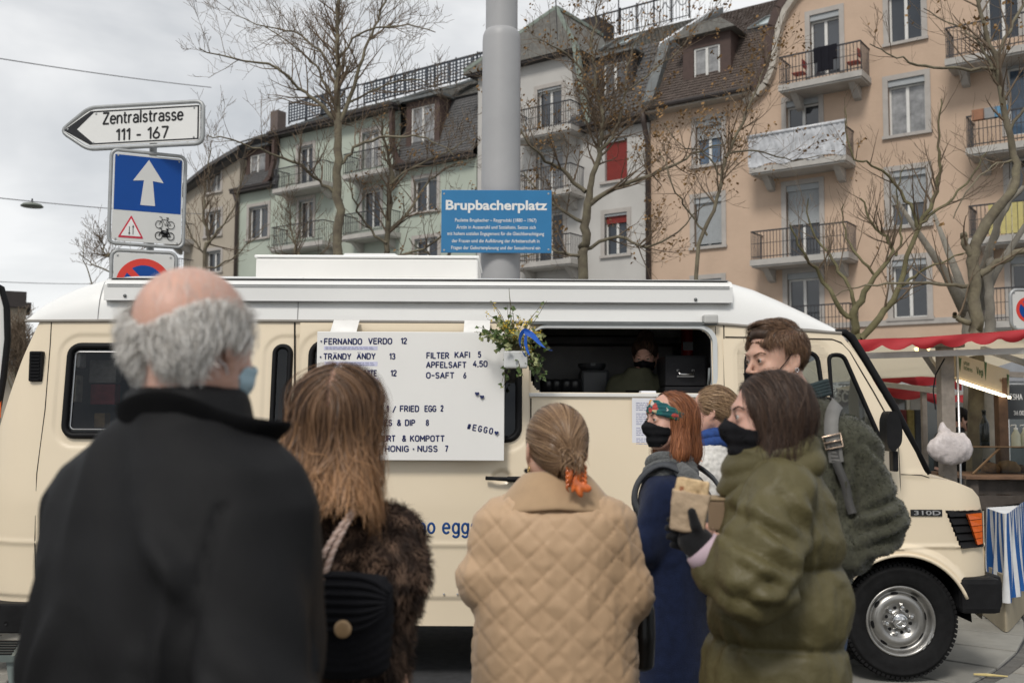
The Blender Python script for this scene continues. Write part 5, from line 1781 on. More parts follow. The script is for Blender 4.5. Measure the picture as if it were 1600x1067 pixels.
# notice taped right of the door
nt_ = thing('notice','white printed notice taped to the van side below the hatch','notice',(0,0,0))
q0,q1 = VP(988,703),VP(1036,622)
yn = VY + .028
m = MB(); m.box((q0[0],yn,q0[1]),(q1[0],yn + .002,q1[1])); m.build('sheet',paper,nt_)
m = MB()
for i in range(26):
 z = lerp(q1[1] - .03,q0[1] + .015,i / 25)
 if i in (5,13,19): continue
 x = q0[0] + .025
 while x < q1[0] - .05 - (.04 if i % 4 == 3 else 0):
  w = random.uniform(.008,.03); m.box((x,yn - .001,z - .0022),(x + w,yn,z + .0022)); x += w + .005
props(m.build('print_lines',print_m,nt_),kind='stuff')
# ---- menu board
MBd = thing('menu_board','white menu board with navy letters hanging on the sliding door','menu board')
BY = VY - .085
b0,b1 = P(492,718.5,BY),P(787.5,519,BY)
m = MB(); m.bbox((b0.x,BY,b0.z),(b1.x + .004,BY + .03,b1.z),.004)
bo = m.build('panel',M('board_white',(.86,.85,.82),.45,var=.015,vscale=3),MBd)
for a,b in ((515,556),(724,765)):
 m = MB(); x0,x1 = P(a,505,BY).x,P(b,505,BY).x
 zt_ = P(530,498,VY - .02).z
 m.add([(x0,BY + .034,b1.z - .1),(x1,BY + .034,b1.z - .1),(x1,BY + .034,b1.z + .005),(x0,BY + .034,b1.z + .005),(x1,VY + .06,zt_),(x0,VY + .06,zt_)],[(0,1,2,3),(3,2,4,5)])
 m.build('strap',M('strap_white',(.78,.77,.74),.6),MBd)
def bt_(s_,x0,x1,base,cap=9.4,dz=0.0):
 a = P(x0,base,BY); b = P(x1,base,BY)
 T = Matrix.Translation((a.x,BY,a.z)) @ Matrix.Rotation(dz,4,'Y')
 return strokes(s_,navy,bo,T,.004,b.x - a.x - .004,.002,cap / F_PX * BY - .004,w=.125,depth=.9)
for args in (('FERNANDO',506,566,538),('VERDO',575,613,537.5),('12',626,636,537.2),
  ('TRÄNDY',505,549,561.5),('ÄNDY',557,587,561),('13',608,618,561.3),('WHITE',563,589,587.5),('12',610,620,587.5),
  ('SE',579,589,626.5),('2',597,602,626),('LN',584.5,596,643),('1',603.5,607,643),('/',613,619,644),('FRIED',624.5,655,643),('EGG',663,682,643),('2',688,693,642.5),
  ('TOES',585.5,613,665),('&',620,627,665),('DIP',632.5,649,665),('8',665,670.5,665),
  ('HURT',592,618,689.5),('&',628,635,689.5),('KOMPOTT',640.5,695,689.5),
  ('/',591,596,706),('HONIG',601,639,705.5),('NUSS',652,684,705.5),('7',695,700.5,705.5),
  ('FILTER',666,702,560),('KAFI',710,735,559),('5',746.5,752,558.5),('APFELSAFT',665.5,729,574.5),('4,50',738.5,762,573),('O–SAFT',665.5,710,591),('6',723.5,729,591)):
 bt_(*args)
m = MB()
for a,b in ((502,533),(501,557.5),(646,701)):
 q = P(a,b,BY); m.box((q.x - .004,BY - .006,q.z - .004),(q.x + .004,BY,q.z + .004))
m.build('bullet_dots',navy,bo)
for i,ch in enumerate('#EGGO'):
 bt_(ch,729 + i * 8.6 + (0 if i else 0),735.5 + i * 8.6,670.5 + i * 1.7,dz=radians(9))
for (a,b) in ((745.5,615),(753.2,620),(775.8,676)):
 c = P(a,b,BY); r = .013; m = MB(); n = 24; pts = []
 for i in range(n):
  t = 2 * pi * i / n
  pts.append((c.x + r * .0625 * 16 * sin(t) ** 3,c.z + r * .0625 * (13 * cos(t) - 5 * cos(2 * t) - 2 * cos(3 * t) - cos(4 * t))))
 m.prism(pts,BY - .012,BY); m.build('heart',navy,bo)
tape = M('label_tape',(.62,.63,.80),.6,var=.1,vscale=20)
for a,b,c,d in ((506,541,590,546.5),(507,565,590,571.5),(540,590,591,596)):
 q0,q1 = P(a,d,BY),P(c,b,BY)
 m = MB(); m.box((q0.x,BY - .001,q0.z),(q1.x,BY,q1.z)); lb_ = m.build('price_tape',tape,bo)
 m = MB()
 for r_2 in range(2):
  x = q0.x + .01
  while x < q1.x - .03:
   w = random.uniform(.01,.03); z = lerp(q0.z,q1.z,.3 + .4 * r_2); m.box((x,BY - .002,z - .0025),(x + w,BY - .001,z + .0025)); x += w + .006
 props(m.build('fine_print',print_m,lb_),kind='stuff')
 # ---- flower pot tied to the van
FPot = thing('flower_pot','white hanging pot of ivy and yellow blossom with a blue ribbon','flower pot')
py_ = 5.86
c = P(805,562,py_)
m = MB(); m.bbox((c.x - .068,py_ - .05,c.z - .05),(c.x + .072,py_ + .06,c.z + .05),.01,0)
pot = m.build('pot',M('pot_white',(.62,.63,.62),.45,var=.1),FPot)
m = MB(); m.tube([(c.x - .06,py_ + .03,c.z + .05),(c.x,py_ + .12,c.z + .2),(c.x + .06,py_ + .03,c.z + .05)],.004,5); m.build('hook',iron,pot)
rr = random.Random(5)
stems = MB(); leaf_v = {'ivy_leaves': ([],[]),'pale_leaves': ([],[]),'yellow_petals': ([],[])}
def leaf(kind,p,d,n_,L_,W_):
 """five-cornered folded leaf"""
 V_,F_2 = leaf_v[kind]
 d = d.normalized(); s = d.cross(n_).normalized(); u = s.cross(d).normalized()
 b = len(V_)
 V_ += [p,p + d * L_ * .35 + s * W_ * .5 + u * W_ * .12,p + d * L_ * .62 + s * W_ * .28 + u * W_ * .05,p + d * L_ - u * W_ * .15,p + d * L_ * .62 - s * W_ * .28 + u * W_ * .05,p + d * L_ * .35 - s * W_ * .5 + u * W_ * .12,p + d * L_ * .45]
 F_2 += [(b,b + 1,b + 6),(b + 1,b + 2,b + 6),(b + 2,b + 3,b + 6),(b + 3,b + 4,b + 6),(b + 4,b + 5,b + 6),(b + 5,b,b + 6)]
def rv(): return Vector((rr.uniform(-1,1),rr.uniform(-1,1),rr.uniform(-1,1)))
base = Vector((c.x,py_,c.z + .05))
ends = [(792,455,0,2),(820,500,1,9),(852,466,1,3),(835,492,1,5),(768,470,1,6),(762,492,1,7),(745,515,0,9),(752,525,2,12),(775,505,2,14),(790,505,1,16),(808,500,1,16),(815,520,2,14),
  (835,515,1,16),(850,522,1,18),(858,540,0,8),(848,560,0,10),(852,585,0,16),(846,596,0,12),(838,570,2,10),(828,545,1,14),(780,540,0,14),(770,520,0,14),(800,530,0,18),(812,590,0,5),(788,600,0,6),(765,530,2,10),(790,545,2,8),(805,515,1,14),(795,480,0,5)]
for (ex,ey,kind,num) in ends:
 for rep in range(2):
  e_ = P(ex,ey,py_ - .02 + rr.uniform(-.1,.08)) + rv() * .02
  pts = []
  k1 = base.lerp(e_,.4) + Vector((0,0,.05)) + rv() * .03
  for i in range(9):
   t = i / 8
   pts.append(base * (1 - t) ** 2 + k1 * 2 * t * (1 - t) + e_ * t * t + rv() * .004)
  stems.tube(pts,[.003 - .002 * i / 8 for i in range(9)],4,cap=False)
  for j in range(num):
   t = rr.uniform(.35,1.0)
   i = min(int(t * 8),7)
   p = pts[i].lerp(pts[i + 1],t * 8 - i)
   k_ = ['ivy_leaves','yellow_petals','pale_leaves'][kind] if rr.random() < .75 else rr.choice(['ivy_leaves','pale_leaves'])
   if k_ == 'yellow_petals':
    for q in range(3): leaf(k_,p + rv() * .012,rv(),rv(),rr.uniform(.012,.02),.009)
   else:
    leaf(k_,p + rv() * .01,rv() + Vector((0,-.3,-.3)),Vector((0,-1,.3)) + rv() * .6,rr.uniform(.022,.042),rr.uniform(.02,.036))
props(stems.build('stems',M('flower_stem',(.13,.11,.05),.7,var=.2),FPot),kind='stuff')
for k_,col in (('ivy_leaves',(.075,.12,.03)),('pale_leaves',(.28,.3,.13)),('yellow_petals',(.72,.5,.03))):
 m = MB(); m.add(leaf_v[k_][0],leaf_v[k_][1]); props(m.build(k_,M(k_,col,.55,var=.35,vscale=25),FPot),kind='stuff')
rib = M('blue_ribbon',(.01,.1,.5),.5,var=.2,vscale=20)
for path,w in (([(828,520),(818,514),(811,528),(813,545),(822,558)],.035),([(818,518),(832,522),(842,536),(853,545),(864,548)],.04),([(822,522),(820,540),(828,556)],.02)):
 m = MB(); V_ = []
 pts = [P(a,b,py_ - .12) for a,b in path]
 for i,p in enumerate(pts):
  t = (pts[min(i + 1,len(pts) - 1)] - pts[max(i - 1,0)]).normalized(); s = t.cross(Vector((0,1,0))).normalized()
  tw2 = i * .5
  s = (s * cos(tw2) + Vector((0,1,0)) * sin(tw2) * .7)
  V_ += [p - s * w / 2,p + s * w / 2]
 m.add(V_,[(2 * i,2 * i + 1,2 * i + 3,2 * i + 2) for i in range(len(pts) - 1)])
 o = m.build('ribbon',rib,FPot,smooth=True); md_ = o.modifiers.new('s','SUBSURF'); md_.levels = 2; md_.render_levels = 2
 # ============================================================ mast, signs, wires
galv = M('galvanised_steel',(.36,.37,.37),.5,metal=.5,var=.1,vscale=15)
mast_m = M('mast_grey_paint',(.37,.37,.375),.45,var=.06,vscale=1.5,bump=.05,bscale=30,dirt=.12,spec=.4)
sign_white = M('sign_white',(.74,.74,.72),.35,var=.02,coat=.2)
sign_grey = M('sign_grey_white',(.60,.60,.58),.4,var=.02)
sign_black = M('sign_black',(.008,.008,.01),.4)
sign_blue = M('sign_blue',(.0,.055,.27),.5,var=.03,spec=.3)
sign_red = M('sign_red',(.62,.03,.015),.35,var=.03,coat=.2)
plate_blue = M('plate_blue_enamel',(.02,.17,.37),.25,var=.04,vscale=5,coat=.3)
MY = 9.6
mast = thing('steel_mast','tall round grey steel mast rising behind the van with a blue plate','mast',(P(782,400,MY).x,MY,0))
mz = P(782,46,MY - .18).z
R1 = 31.2 / F_PX * (MY - .0); R2 = 25.5 / F_PX * MY
m = MB(); m.lathe([(R1 * 1.02,0),(R1 * 1.0,3),(R1 * .975,mz - .05),(R1 * .95,mz + .0),(R1 * .88,mz + .035),(R2,mz + .05)],48); m.build('mast_tube',mast_m,mast,smooth=True)
m = MB(); m.lathe([(R2,mz + .04),(R2 * .97,mz + 4)],40); m.build('upper_tube',mast_m,mast,smooth=True)
m = MB(); m.lathe([(R1 * 1.5,0),(R1 * 1.5,.05),(R1 * 1.05,.06)],32); m.build('base_plate',mast_m,mast)
# enamel street plate
SY = MY - .24
pl = thing('street_name_plate','blue enamel square plate fixed to the grey mast above the van','sign',(0,0,0))
q0,q1 = P(689,395,SY),P(862,297.5,SY)
m = MB(); m.bbox((q0.x,SY,q0.z),(q1.x,SY + .012,q1.z),.004); pp = m.build('plate',plate_blue,pl)
m = MB()
for a in (q0.x + .1,q1.x - .1): m.box(((q0.x + q1.x) / 2 - .2,SY + .012,q0.z + .1),((q0.x + q1.x) / 2 + .2,SY + .07,q0.z + .14)); break
m.box(((q0.x + q1.x) / 2 - .2,SY + .012,q1.z - .14),((q0.x + q1.x) / 2 + .2,SY + .07,q1.z - .1))
m.build('clamp',galv,pl)
def sfit(s_,mat,parent,x0,x1,base,cap,Y,**k):
 a,b = P(x0,base,Y),P(x1,base,Y)
 return fit(s_,mat,parent,a.x,b.x,a.z,cap / F_PX * Y,Y - .0015,ext=.001,**k)
sfit('Brupbacherplatz',sign_white,pp,696.5,855,327.5,15.5,SY,offset=.028)
for s_,a,b,c in (('Paulette Brupbacher – Raygrodski (1880 – 1967)',711,838,346.5),('Ärztin in Aussersihl und Sozialistin. Setzte sich',713,837,357.5),
  ('mit hohem sozialen Engagement für die Gleichberechtigung',699,850,367.5),('der Frauen und die Aufklärung der Arbeiterschaft in',706,843,378.8),
  ('Fragen der Geburtenplanung und der Sexualmoral ein',705,844,389.5)):
 sfit(s_,sign_white,pp,a,b,c,5.6,SY,offset=.008)
for a,b in ((694,303),(857,303),(694,391),(857,390)):
 q = P(a,b,SY); m = MB(); m.lathe([(0,.004),(.008,.003),(.01,0)],10,M4=Matrix.Translation(q) @ Matrix.Rotation(pi / 2,4,'X')); m.build('screw',galv,pp)
 # ---- sign post on the left
TY = 8.6
post = thing('sign_post','grey sign post behind the van roof at the left','post',(P(232,430,TY + .1).x,TY + .12,0))
m = MB(); m.tube([(0,0,0),(0,0,P(232,190,TY).z)],.032,14); m.build('tube',galv,post,smooth=True)
def plate(T4,poly,th,mat,name,parent,holes=None):
 m = MB(); m.prism(poly,0,th,holes=holes); m.v = [tuple(T4 @ Vector(v)) for v in m.v]
 return m.build(name,mat,parent,fix=True)
def sign_frame(poly,T4,parent,r=.016):
 m = MB(); m.tube([T4 @ Vector((x,.01,z)) for x,z in poly],r,8,closed=True); return m.build('frame',galv,parent,smooth=True)
 # direction arrow sign (turned a little away to the left)
c = P(204,197,TY)
T1 = Matrix.Translation(c) @ Matrix.Rotation(radians(-9),4,'Z') @ Matrix.Rotation(radians(-.6),4,'Y')
s = TY / F_PX
W_,H_ = 122 * s,34 * s
ar = thing('direction_sign','white arrow-shaped street direction sign pointing left at the top of the post','sign')
poly = [(-W_,-.01),(-W_ * .6,-H_),(W_,-H_),(W_,H_),(-W_ * .6,H_)]
rp = rpoly(poly,.07)
fr_ = sign_frame(rp,T1,ar,.018)
pb = plate(T1,rpoly([(a * .965,b * .86) for a,b in poly],.04),.012,sign_white,'plate',ar)
inner = [(a * .95,b * .80) for a,b in poly]
m_ = plate(T1 @ Matrix.Translation((0,-.002,0)),inner,.002,sign_black,'black_border',pb,holes=[[(-W_ * .76,-.005),(-W_ * .52,-H_ * .74),(W_ * .93,-H_ * .74),(W_ * .93,H_ * .74),(-W_ * .52,H_ * .74)]])
strokes('Zentralstrasse',sign_black,pb,T1 @ Matrix.Translation((0,-.003,0)),-.26,.49,.03,.097,w=.085,depth=.2,gap=.2)
strokes('111 - 167',sign_black,pb,T1 @ Matrix.Translation((0,-.003,0)),-.13,.355,-.122,.097,w=.085,depth=.2,gap=.22)
for a,b in ((-.33,.125),(.595,.13),(-.35,-.135),(.595,-.13),(-.6,0)):
 m = MB(); m.lathe([(0,.004),(.007,.003),(.009,0)],10,M4=T1 @ Matrix.Translation((a,-.003,b)) @ Matrix.Rotation(pi / 2,4,'X')); m.build('screw',galv,pb)
 # one-way sign, turned to the right
c = P(231,311,TY)
T2 = Matrix.Translation(c) @ Matrix.Rotation(radians(24),4,'Z') @ Matrix.Diagonal((.87,1,1,1))
ow = thing('one_way_sign','blue sign with white upward arrow above the two-way and bicycle symbols','sign')
W_,H_ = 60 * s / cos(radians(24)) * .97,74 * s
sign_frame(rrect(-W_,-H_,W_,H_,.06),T2,ow,.016)
pb = plate(T2,rrect(-W_ * .93,-H_ * .94,W_ * .93,H_ * .94,.04),.012,sign_grey,'plate',ow)
zs_ = -H_ * .28
plate(T2 @ Matrix.Translation((0,-.002,0)),[(-W_ * .90,zs_),(W_ * .90,zs_),(W_ * .90,H_ * .90),(-W_ * .90,H_ * .90)],.002,sign_blue,'blue_field',pb)
a = W_
plate(T2 @ Matrix.Translation((0,-.0045,0)),[(-.07,zs_ + .055),(.07,zs_ + .055),(.042,.16 + .0),(.145,.15),(0,.345),(-.145,.15),(-.042,.16)],.003,sign_grey,'arrow',pb)
tri = [(-.27,-.355),(-.03,-.355),(-.15,-.155)]
plate(T2 @ Matrix.Translation((0,-.003,0)),rpoly(tri,.012),.002,M('sign_crimson',(.5,.012,.04),.4),'triangle',pb)
plate(T2 @ Matrix.Translation((0,-.005,0)),[(-.243,-.338),(-.057,-.338),(-.15,-.185)],.003,sign_white,'triangle_field',pb)
for sx_,d in ((-.165,-1),(-.13,1)):
 z0,z1 = (-.325,-.255)
 m = MB(); m.box((sx_ - .003,-.0075,z0),(sx_ + .003,-.006,z1))
 tip,bk = (z1 + .018,z1 - .006) if d > 0 else (z0 - .008,z0 + .016)
 m.prism([(sx_ - .009,bk),(sx_ + .009,bk),(sx_,tip)],-.0075,-.006)
 m.v = [tuple(T2 @ Vector(v)) for v in m.v]; m.build('small_arrow',sign_black,pb,fix=True)
def bike(cx,cz,k,motor,T4,parent):
 m = MB()
 y = -.005
 def circ(x,z,r,w=.0045): m.tube([(cx + k * (x + r * cos(t)),y,cz + k * (z + r * sin(t))) for t in np.linspace(0,2 * pi,21)[:-1]],w * (1.3 if motor else 1) * .6,4,closed=True)
 def ln(*p,w=.004): m.tube([(cx + k * a,y,cz + k * b) for a,b in p],w * (1.9 if motor else 1) * .6,4)
 circ(-.062,-.02,.036); circ(.062,-.02,.036)
 ln((-.062,-.02),(-.03,.032),(.022,.028),(.062,-.02)); ln((-.03,.032),(0,-.025),(.028,.03)); ln((0,-.025),(.062,-.02))
 ln((-.03,.032),(-.036,.05),(-.058,.055)); ln((.025,.045),(.032,.03)); ln((.012,.048),(.038,.046),w=.006)
 if motor:
  for p in (((-.03,.01),(.03,.0)),((-.02,-.02),(.035,-.02)),((-.04,.025),(.0,.0),(.04,.02))): ln(*p,w=.009)
 m.v = [tuple(T4 @ Vector(v)) for v in m.v]
 return m.build('moped_symbol' if motor else 'bicycle_symbol',sign_black,parent)
bike(.17,-.20,.92,False,T2,pb)
bike(.17,-.30,.92,True,T2,pb)
for a,b in ((-.29,.36),(.29,.355),(-.29,-.37),(.29,-.375)):
 m = MB(); m.lathe([(0,.004),(.007,.003),(.009,0)],10,M4=T2 @ Matrix.Translation((a,-.003,b)) @ Matrix.Rotation(pi / 2,4,'X')); m.build('screw',galv,pb)
def no_parking(name,label,cx,cy,Y,ang,W_,H_,rad,dz=0.0):
 T = Matrix.Translation(P(cx,cy,Y)) @ Matrix.Rotation(ang,4,'Z')
 o = thing(name,label,'sign')
 sign_frame(rrect(-W_,-H_,W_,H_,.06),T,o,.016)
 pb = plate(T,rrect(-W_ * .93,-H_ * .94,W_ * .93,H_ * .94,.04),.012,sign_grey,'plate',o)
 def disc(r,y,mat,nm,hole=None,M4=None):
  c_ = [(r * cos(t),dz + r * sin(t)) for t in np.linspace(0,2 * pi,49)[:-1]]
  plate(T @ Matrix.Translation((0,y,0)),c_,.002,mat,nm,pb)
 disc(rad,-.002,sign_red,'red_ring')
 disc(rad * .74,-.004,sign_blue,'blue_disc')
 a = radians(-45)
 ux,uz = cos(a),sin(a)
 nx,nz = -uz,ux
 w = rad * .12
 bar_ = [(ux * rad * .76 * sx + nx * w * sy_,dz + uz * rad * .76 * sx + nz * w * sy_) for sx,sy_ in ((-1,-1),(1,-1),(1,1),(-1,1))]
 plate(T @ Matrix.Translation((0,-.006,0)),bar_,.002,sign_red,'red_bar',pb)
 for sx in (-1,1):
  for sz in (-1,1):
   m = MB(); m.lathe([(0,.004),(.007,.003),(.009,0)],10,M4=T @ Matrix.Translation((sx * W_ * .82,-.003,sz * H_ * .86)) @ Matrix.Rotation(pi / 2,4,'X')); m.build('screw',galv,pb)
 return o
no_parking('no_parking_sign','red and blue no parking sign below the one-way sign, cut off by the van roof',224,450,TY,radians(18),48 * s,58 * s,41 * s,dz=.03)
no_parking('no_parking_sign','red and blue no parking sign above the red market canopy at the right edge',1606,484,8.6,radians(8),28 * s,31 * s,20 * s)
p2 = thing('sign_post','grey post carrying the no parking sign above the market canopy','post',(P(1606,500,8.7).x,8.7,0))
m = MB(); m.tube([(0,0,0),(0,0,P(1606,460,8.7).z)],.03,12); m.build('tube',galv,p2,smooth=True)
# ---- overhead wires and the hanging street lamp
wire_m = M('wire_grey',(.2,.2,.21),.6)
def wire(pts,r,label):
 m = MB(); q = [P(*p) for p in pts]
 out = []
 n = 14
 a,b = q[0],q[-1]
 for i in range(n + 1):
  t = i / n
  out.append(a.lerp(b,t) - Vector((0,0,(a - b).length * .006 * 4 * t * (1 - t))))
 m.tube(out,r,5); o = m.build('overhead_wire',wire_m,None)
 return props(o,label,'wire')
wire([(-60,82,22),(330,137,30)],.013,'thin overhead wire crossing the sky above the arrow sign')
wire([(-60,303,22),(330,335,34)],.012,'thin overhead wire that carries the hanging street lamp')
wire([(-60,437,30),(180,443,40)],.012,'thin overhead wire low in the sky just above the rear of the van')
wire([(868,-10,12),(871,62,16)],.008,'short wire hanging in front of the roof railing beside the mast')
lp = thing('street_lamp','small saucer-shaped street lamp hanging from an overhead wire at the left','lamp',P(50,321,23))
m = MB(); m.lathe([(0,.07),(.06,.065),(.2,.03),(.25,-.02),(.24,-.035),(0,-.05)],24); m.build('lamp_shade',M('lamp_green_grey',(.18,.2,.17),.5),lp,smooth=True)
m = MB(); m.tube([(0,0,.06),(0,0,.16)],.02,6); m.build('hanger',iron,lp)
# ============================================================ bare trees
bark = M('bark_grey_brown',(.16,.13,.095),.9,var=.35,vscale=7,bump=.6,bscale=45,dirt=.2,hue2=(.17,.15,.10))
bark_green = M('bark_olive',(.15,.135,.07),.9,var=.3,vscale=5,bump=.6,bscale=45)
bark_pale = M('bark_pale',(.22,.2,.165),.9,var=.25,vscale=6,bump=.5,bscale=40,dirt=.3)
twig_m = M('twig_brown',(.17,.125,.085),.85,var=.25,vscale=3)
bud_m = M('bud_yellow',(.5,.4,.12),.7,var=.3,vscale=3)
seed_m = M('dry_seed_brown',(.24,.14,.055),.85,var=.4,vscale=2)
class TreeMesh:
 def __init__(s): s.V,s.F = [],[]
 def tube(s,pts,rads,n):
  b = len(s.V)
  m = len(pts)
  up = Vector((.3,.9,.2))
  for i in range(m):
   t = (pts[min(i + 1,m - 1)] - pts[max(i - 1,0)]).normalized()
   u = up.cross(t)
   if u.length < .01: u = t.orthogonal()
   u.normalize(); w = t.cross(u)
   for k in range(n):
    a = 2 * pi * k / n
    s.V.append(pts[i] + (u * cos(a) + w * sin(a)) * rads[i])
  for i in range(m - 1):
   for k in range(n):
    a = b + i * n + k; c = b + i * n + (k + 1) % n
    s.F.append((a,c,c + n,a + n))
 def build(s,name,mat,parent,smooth=True):
  return np_mesh(name,np.array([tuple(v) for v in s.V]).reshape(-1,3),s.F,mat,parent,smooth)
def tree(name,label,cat,Y,limbs,seed,bark_m,density=1.0,tl=1.0,buds=0.5,seeds=0.0,upness=.35,min_t=.12,yspread=.5,levels=3,group=None,budmat=None):
 """limbs: lists of (px, py, radius in px[, extra distance])"""
 R = random.Random(seed)
 o = thing(name,label,cat,(P(limbs[0][0][0],limbs[0][0][1],Y).x,Y,0),group=group)
 base = Vector(o.location)
 tw = TreeMesh(); bd = TreeMesh(); sd = TreeMesh()
 def rvec(): return Vector((R.gauss(0,1),R.gauss(0,1),R.gauss(0,1))).normalized()
 def bud(p,d):
  s = R.uniform(.008,.016) * (Y / 12) ** .5
  q = p + d * s * 2.4
  u = d.orthogonal().normalized() * s * .45; w = d.cross(u).normalized() * s * .45
  m_ = p + d * s
  b = len(bd.V)
  bd.V += [p - base,m_ + u - base,m_ + w - base,m_ - u - base,m_ - w - base,q - base]
  bd.F += [(b,b + 1,b + 2,b),(b,b + 2,b + 3,b),(b,b + 3,b + 4,b),(b,b + 4,b + 1,b),(b + 5,b + 2,b + 1,b + 5),(b + 5,b + 3,b + 2,b + 5),(b + 5,b + 4,b + 3,b + 5),(b + 5,b + 1,b + 4,b + 5)]
 def cluster(p):
  for _ in range(R.randint(3,7)):
   c = p + rvec() * .06
   d = rvec(); u = d.orthogonal().normalized(); w = d.cross(u)
   s = R.uniform(.014,.032)
   b = len(sd.V)
   sd.V += [c - u * s - base,c + w * s * .6 - base,c + u * s - base,c - w * s * .6 - base]
   sd.F.append((b,b + 1,b + 2,b + 3))
 def grow(p,d,L,r,lev):
  n = 5 if lev < levels else 4
  pts = [p.copy()]
  dd = d.copy()
  for i in range(n):
   dd = (dd + rvec() * .16 + Vector((0,0,upness * .22))).normalized()
   pts.append(pts[-1] + dd * L / n)
  rr_ = [max(r * (1 - .75 * i / n),.0021 * Y / 12) for i in range(n + 1)]
  tw.tube([q - base for q in pts],rr_,4 if lev == 1 else 3)
  if lev < levels:
   k = max(2,int(density * (4.2 if lev == 1 else 3.2) * (L / tl) ** .4 + R.random()))
   for j in range(k):
    t = R.uniform(.2,1.0)
    i = min(int(t * n),n - 1)
    q = pts[i].lerp(pts[i + 1],t * n - i)
    ax = (pts[i + 1] - pts[i]).normalized()
    s_ = rvec(); s_ = (s_ - ax * s_.dot(ax)).normalized()
    nd_ = (ax * .75 + s_ * .75 + Vector((0,0,upness * .5))).normalized()
    grow(q,nd_,L * R.uniform(.4,.62),rr_[i] * .62,lev + 1)
  else:
   for q in pts[2:]:
    if R.random() < buds: bud(q,(dd + rvec() * .5).normalized())
   if R.random() < seeds: cluster(pts[-1])
 for li,lm in enumerate(limbs):
  pts = []
  for i,q in enumerate(lm):
   yy = Y + (q[3] if len(q) > 3 else 0)
   pts.append(P(q[0],q[1],yy))
  rd = [q[2] * .74 / F_PX * Y for q in lm]
  sp = smooth_pts(pts,4)
  rs = list(np.interp(np.linspace(0,len(rd) - 1,len(sp)),range(len(rd)),rd))
  wob = [Vector((R.gauss(0,.012),R.gauss(0,.02),R.gauss(0,.01))) * (Y / 12) for _ in sp]
  sp = [a + w * (0 if i == 0 else 1) for i,(a,w) in enumerate(zip(sp,wob))]
  tm = TreeMesh(); tm.tube([q - base for q in sp],[r * R.uniform(.94,1.07) for r in rs],10 if rs[0] > .03 else 6)
  tm.build('trunk' if li == 0 else 'branch',bark_m,o)
  tot = sum((sp[i + 1] - sp[i]).length for i in range(len(sp) - 1))
  nsp = int(density * tot * 5.0 / tl)
  for _ in range(nsp):
   t = R.uniform(min_t if li == 0 else .12,1.0)
   f = t * (len(sp) - 1); i = min(int(f),len(sp) - 2)
   q = sp[i].lerp(sp[i + 1],f - i)
   ax = (sp[i + 1] - sp[i]).normalized()
   s_ = rvec(); s_.y *= yspread * 2; s_ = (s_ - ax * s_.dot(ax)).normalized()
   nd_ = (ax * .55 + s_ * .8 + Vector((0,0,upness))).normalized()
   r0 = min(rs[i] * .5,.022 * tl)
   grow(q,nd_,tl * R.uniform(.5,1.15) * (1.15 - .5 * t),r0,1)
 if tw.V: props(tw.build('twigs',twig_m,o),kind='stuff')
 if bd.V: props(bd.build('buds',budmat or bud_m,o,False),kind='stuff')
 if sd.V: props(sd.build('seed_clusters',seed_m,o,False),kind='stuff')
 return o
def gz(px,Y,r): return [(px,646 + 1.62 * F_PX / Y,r)]
tree('bare_tree','tall bare tree with straight trunk and yellow buds in front of the green building','tree',14.0,[
  gz(536,14,12) + [(532,520,11),(530,432,10.5),(528,330,9.5),(527,250,9),(527,190,8),(527,120,5.5),(527,60,4.5),(528,0,4),(530,-80,3)],
  [(521,185,5),(497,160,4),(469,138,3.3),(430,106,2.6,-.2),(379,94,2,-.4),(312,79,1,-.6)],
  [(522,160,3.5),(505,125,3,.3),(489,98,2.4,.4),(455,70,1.8,.7),(410,40,1,.9)],
  [(532,190,5),(552,138,4.2),(571,75,3),(591,31,2.4,.2),(612,-20,1.5,.3)],
  [(533,256,4),(552,232,3.4),(591,216,2.8),(634,212,2.2,-.3),(678,220,1.5,-.4),(709,244,.8,-.5)],
  [(524,303,4),(497,283,3.4),(469,260,3,-.3),(434,244,2.4,-.5),(379,224,1.8,-.8),(323,212,.9,-1)],
  [(524,120,3),(500,80,2.4),(460,50,2,.4),(400,38,1.2,.6),(350,10,.8,.6)],
  [(530,90,3),(560,55,2.4),(620,40,1.8,-.3),(680,50,1,-.4)],
  [(540,165,3),(590,140,2.2,.3),(640,125,1.6,.4),(700,140,.8,.5)]],
  11,bark,density=1.2,tl=.8,buds=.55,upness=.3,min_t=.52)
tree('bare_tree','slender bare tree with fine twigs behind the roof box, between trunk and mast','tree',15.0,[
  gz(600,15,7) + [(601,432,6),(602,393,6),(607,334,5.5),(611,275,4.5),(603,236,3.2),(595,189,2)],
  [(606,360,3.5),(640,330,3),(665,290,2.4,.3),(700,262,1.6,.4),(738,250,.8,.6)],
  [(604,380,3),(570,350,2.5),(552,310,2,-.3),(545,270,1,-.4)],
  [(610,290,3),(640,265,2.5),(680,245,1.8,.2),(735,215,1,.3)],
  [(600,400,3),(650,395,2.4),(700,360,1.8,-.3),(745,320,1,-.3)]],
  12,bark,density=.85,tl=.8,buds=.2,seeds=.22,upness=.3,min_t=.4)
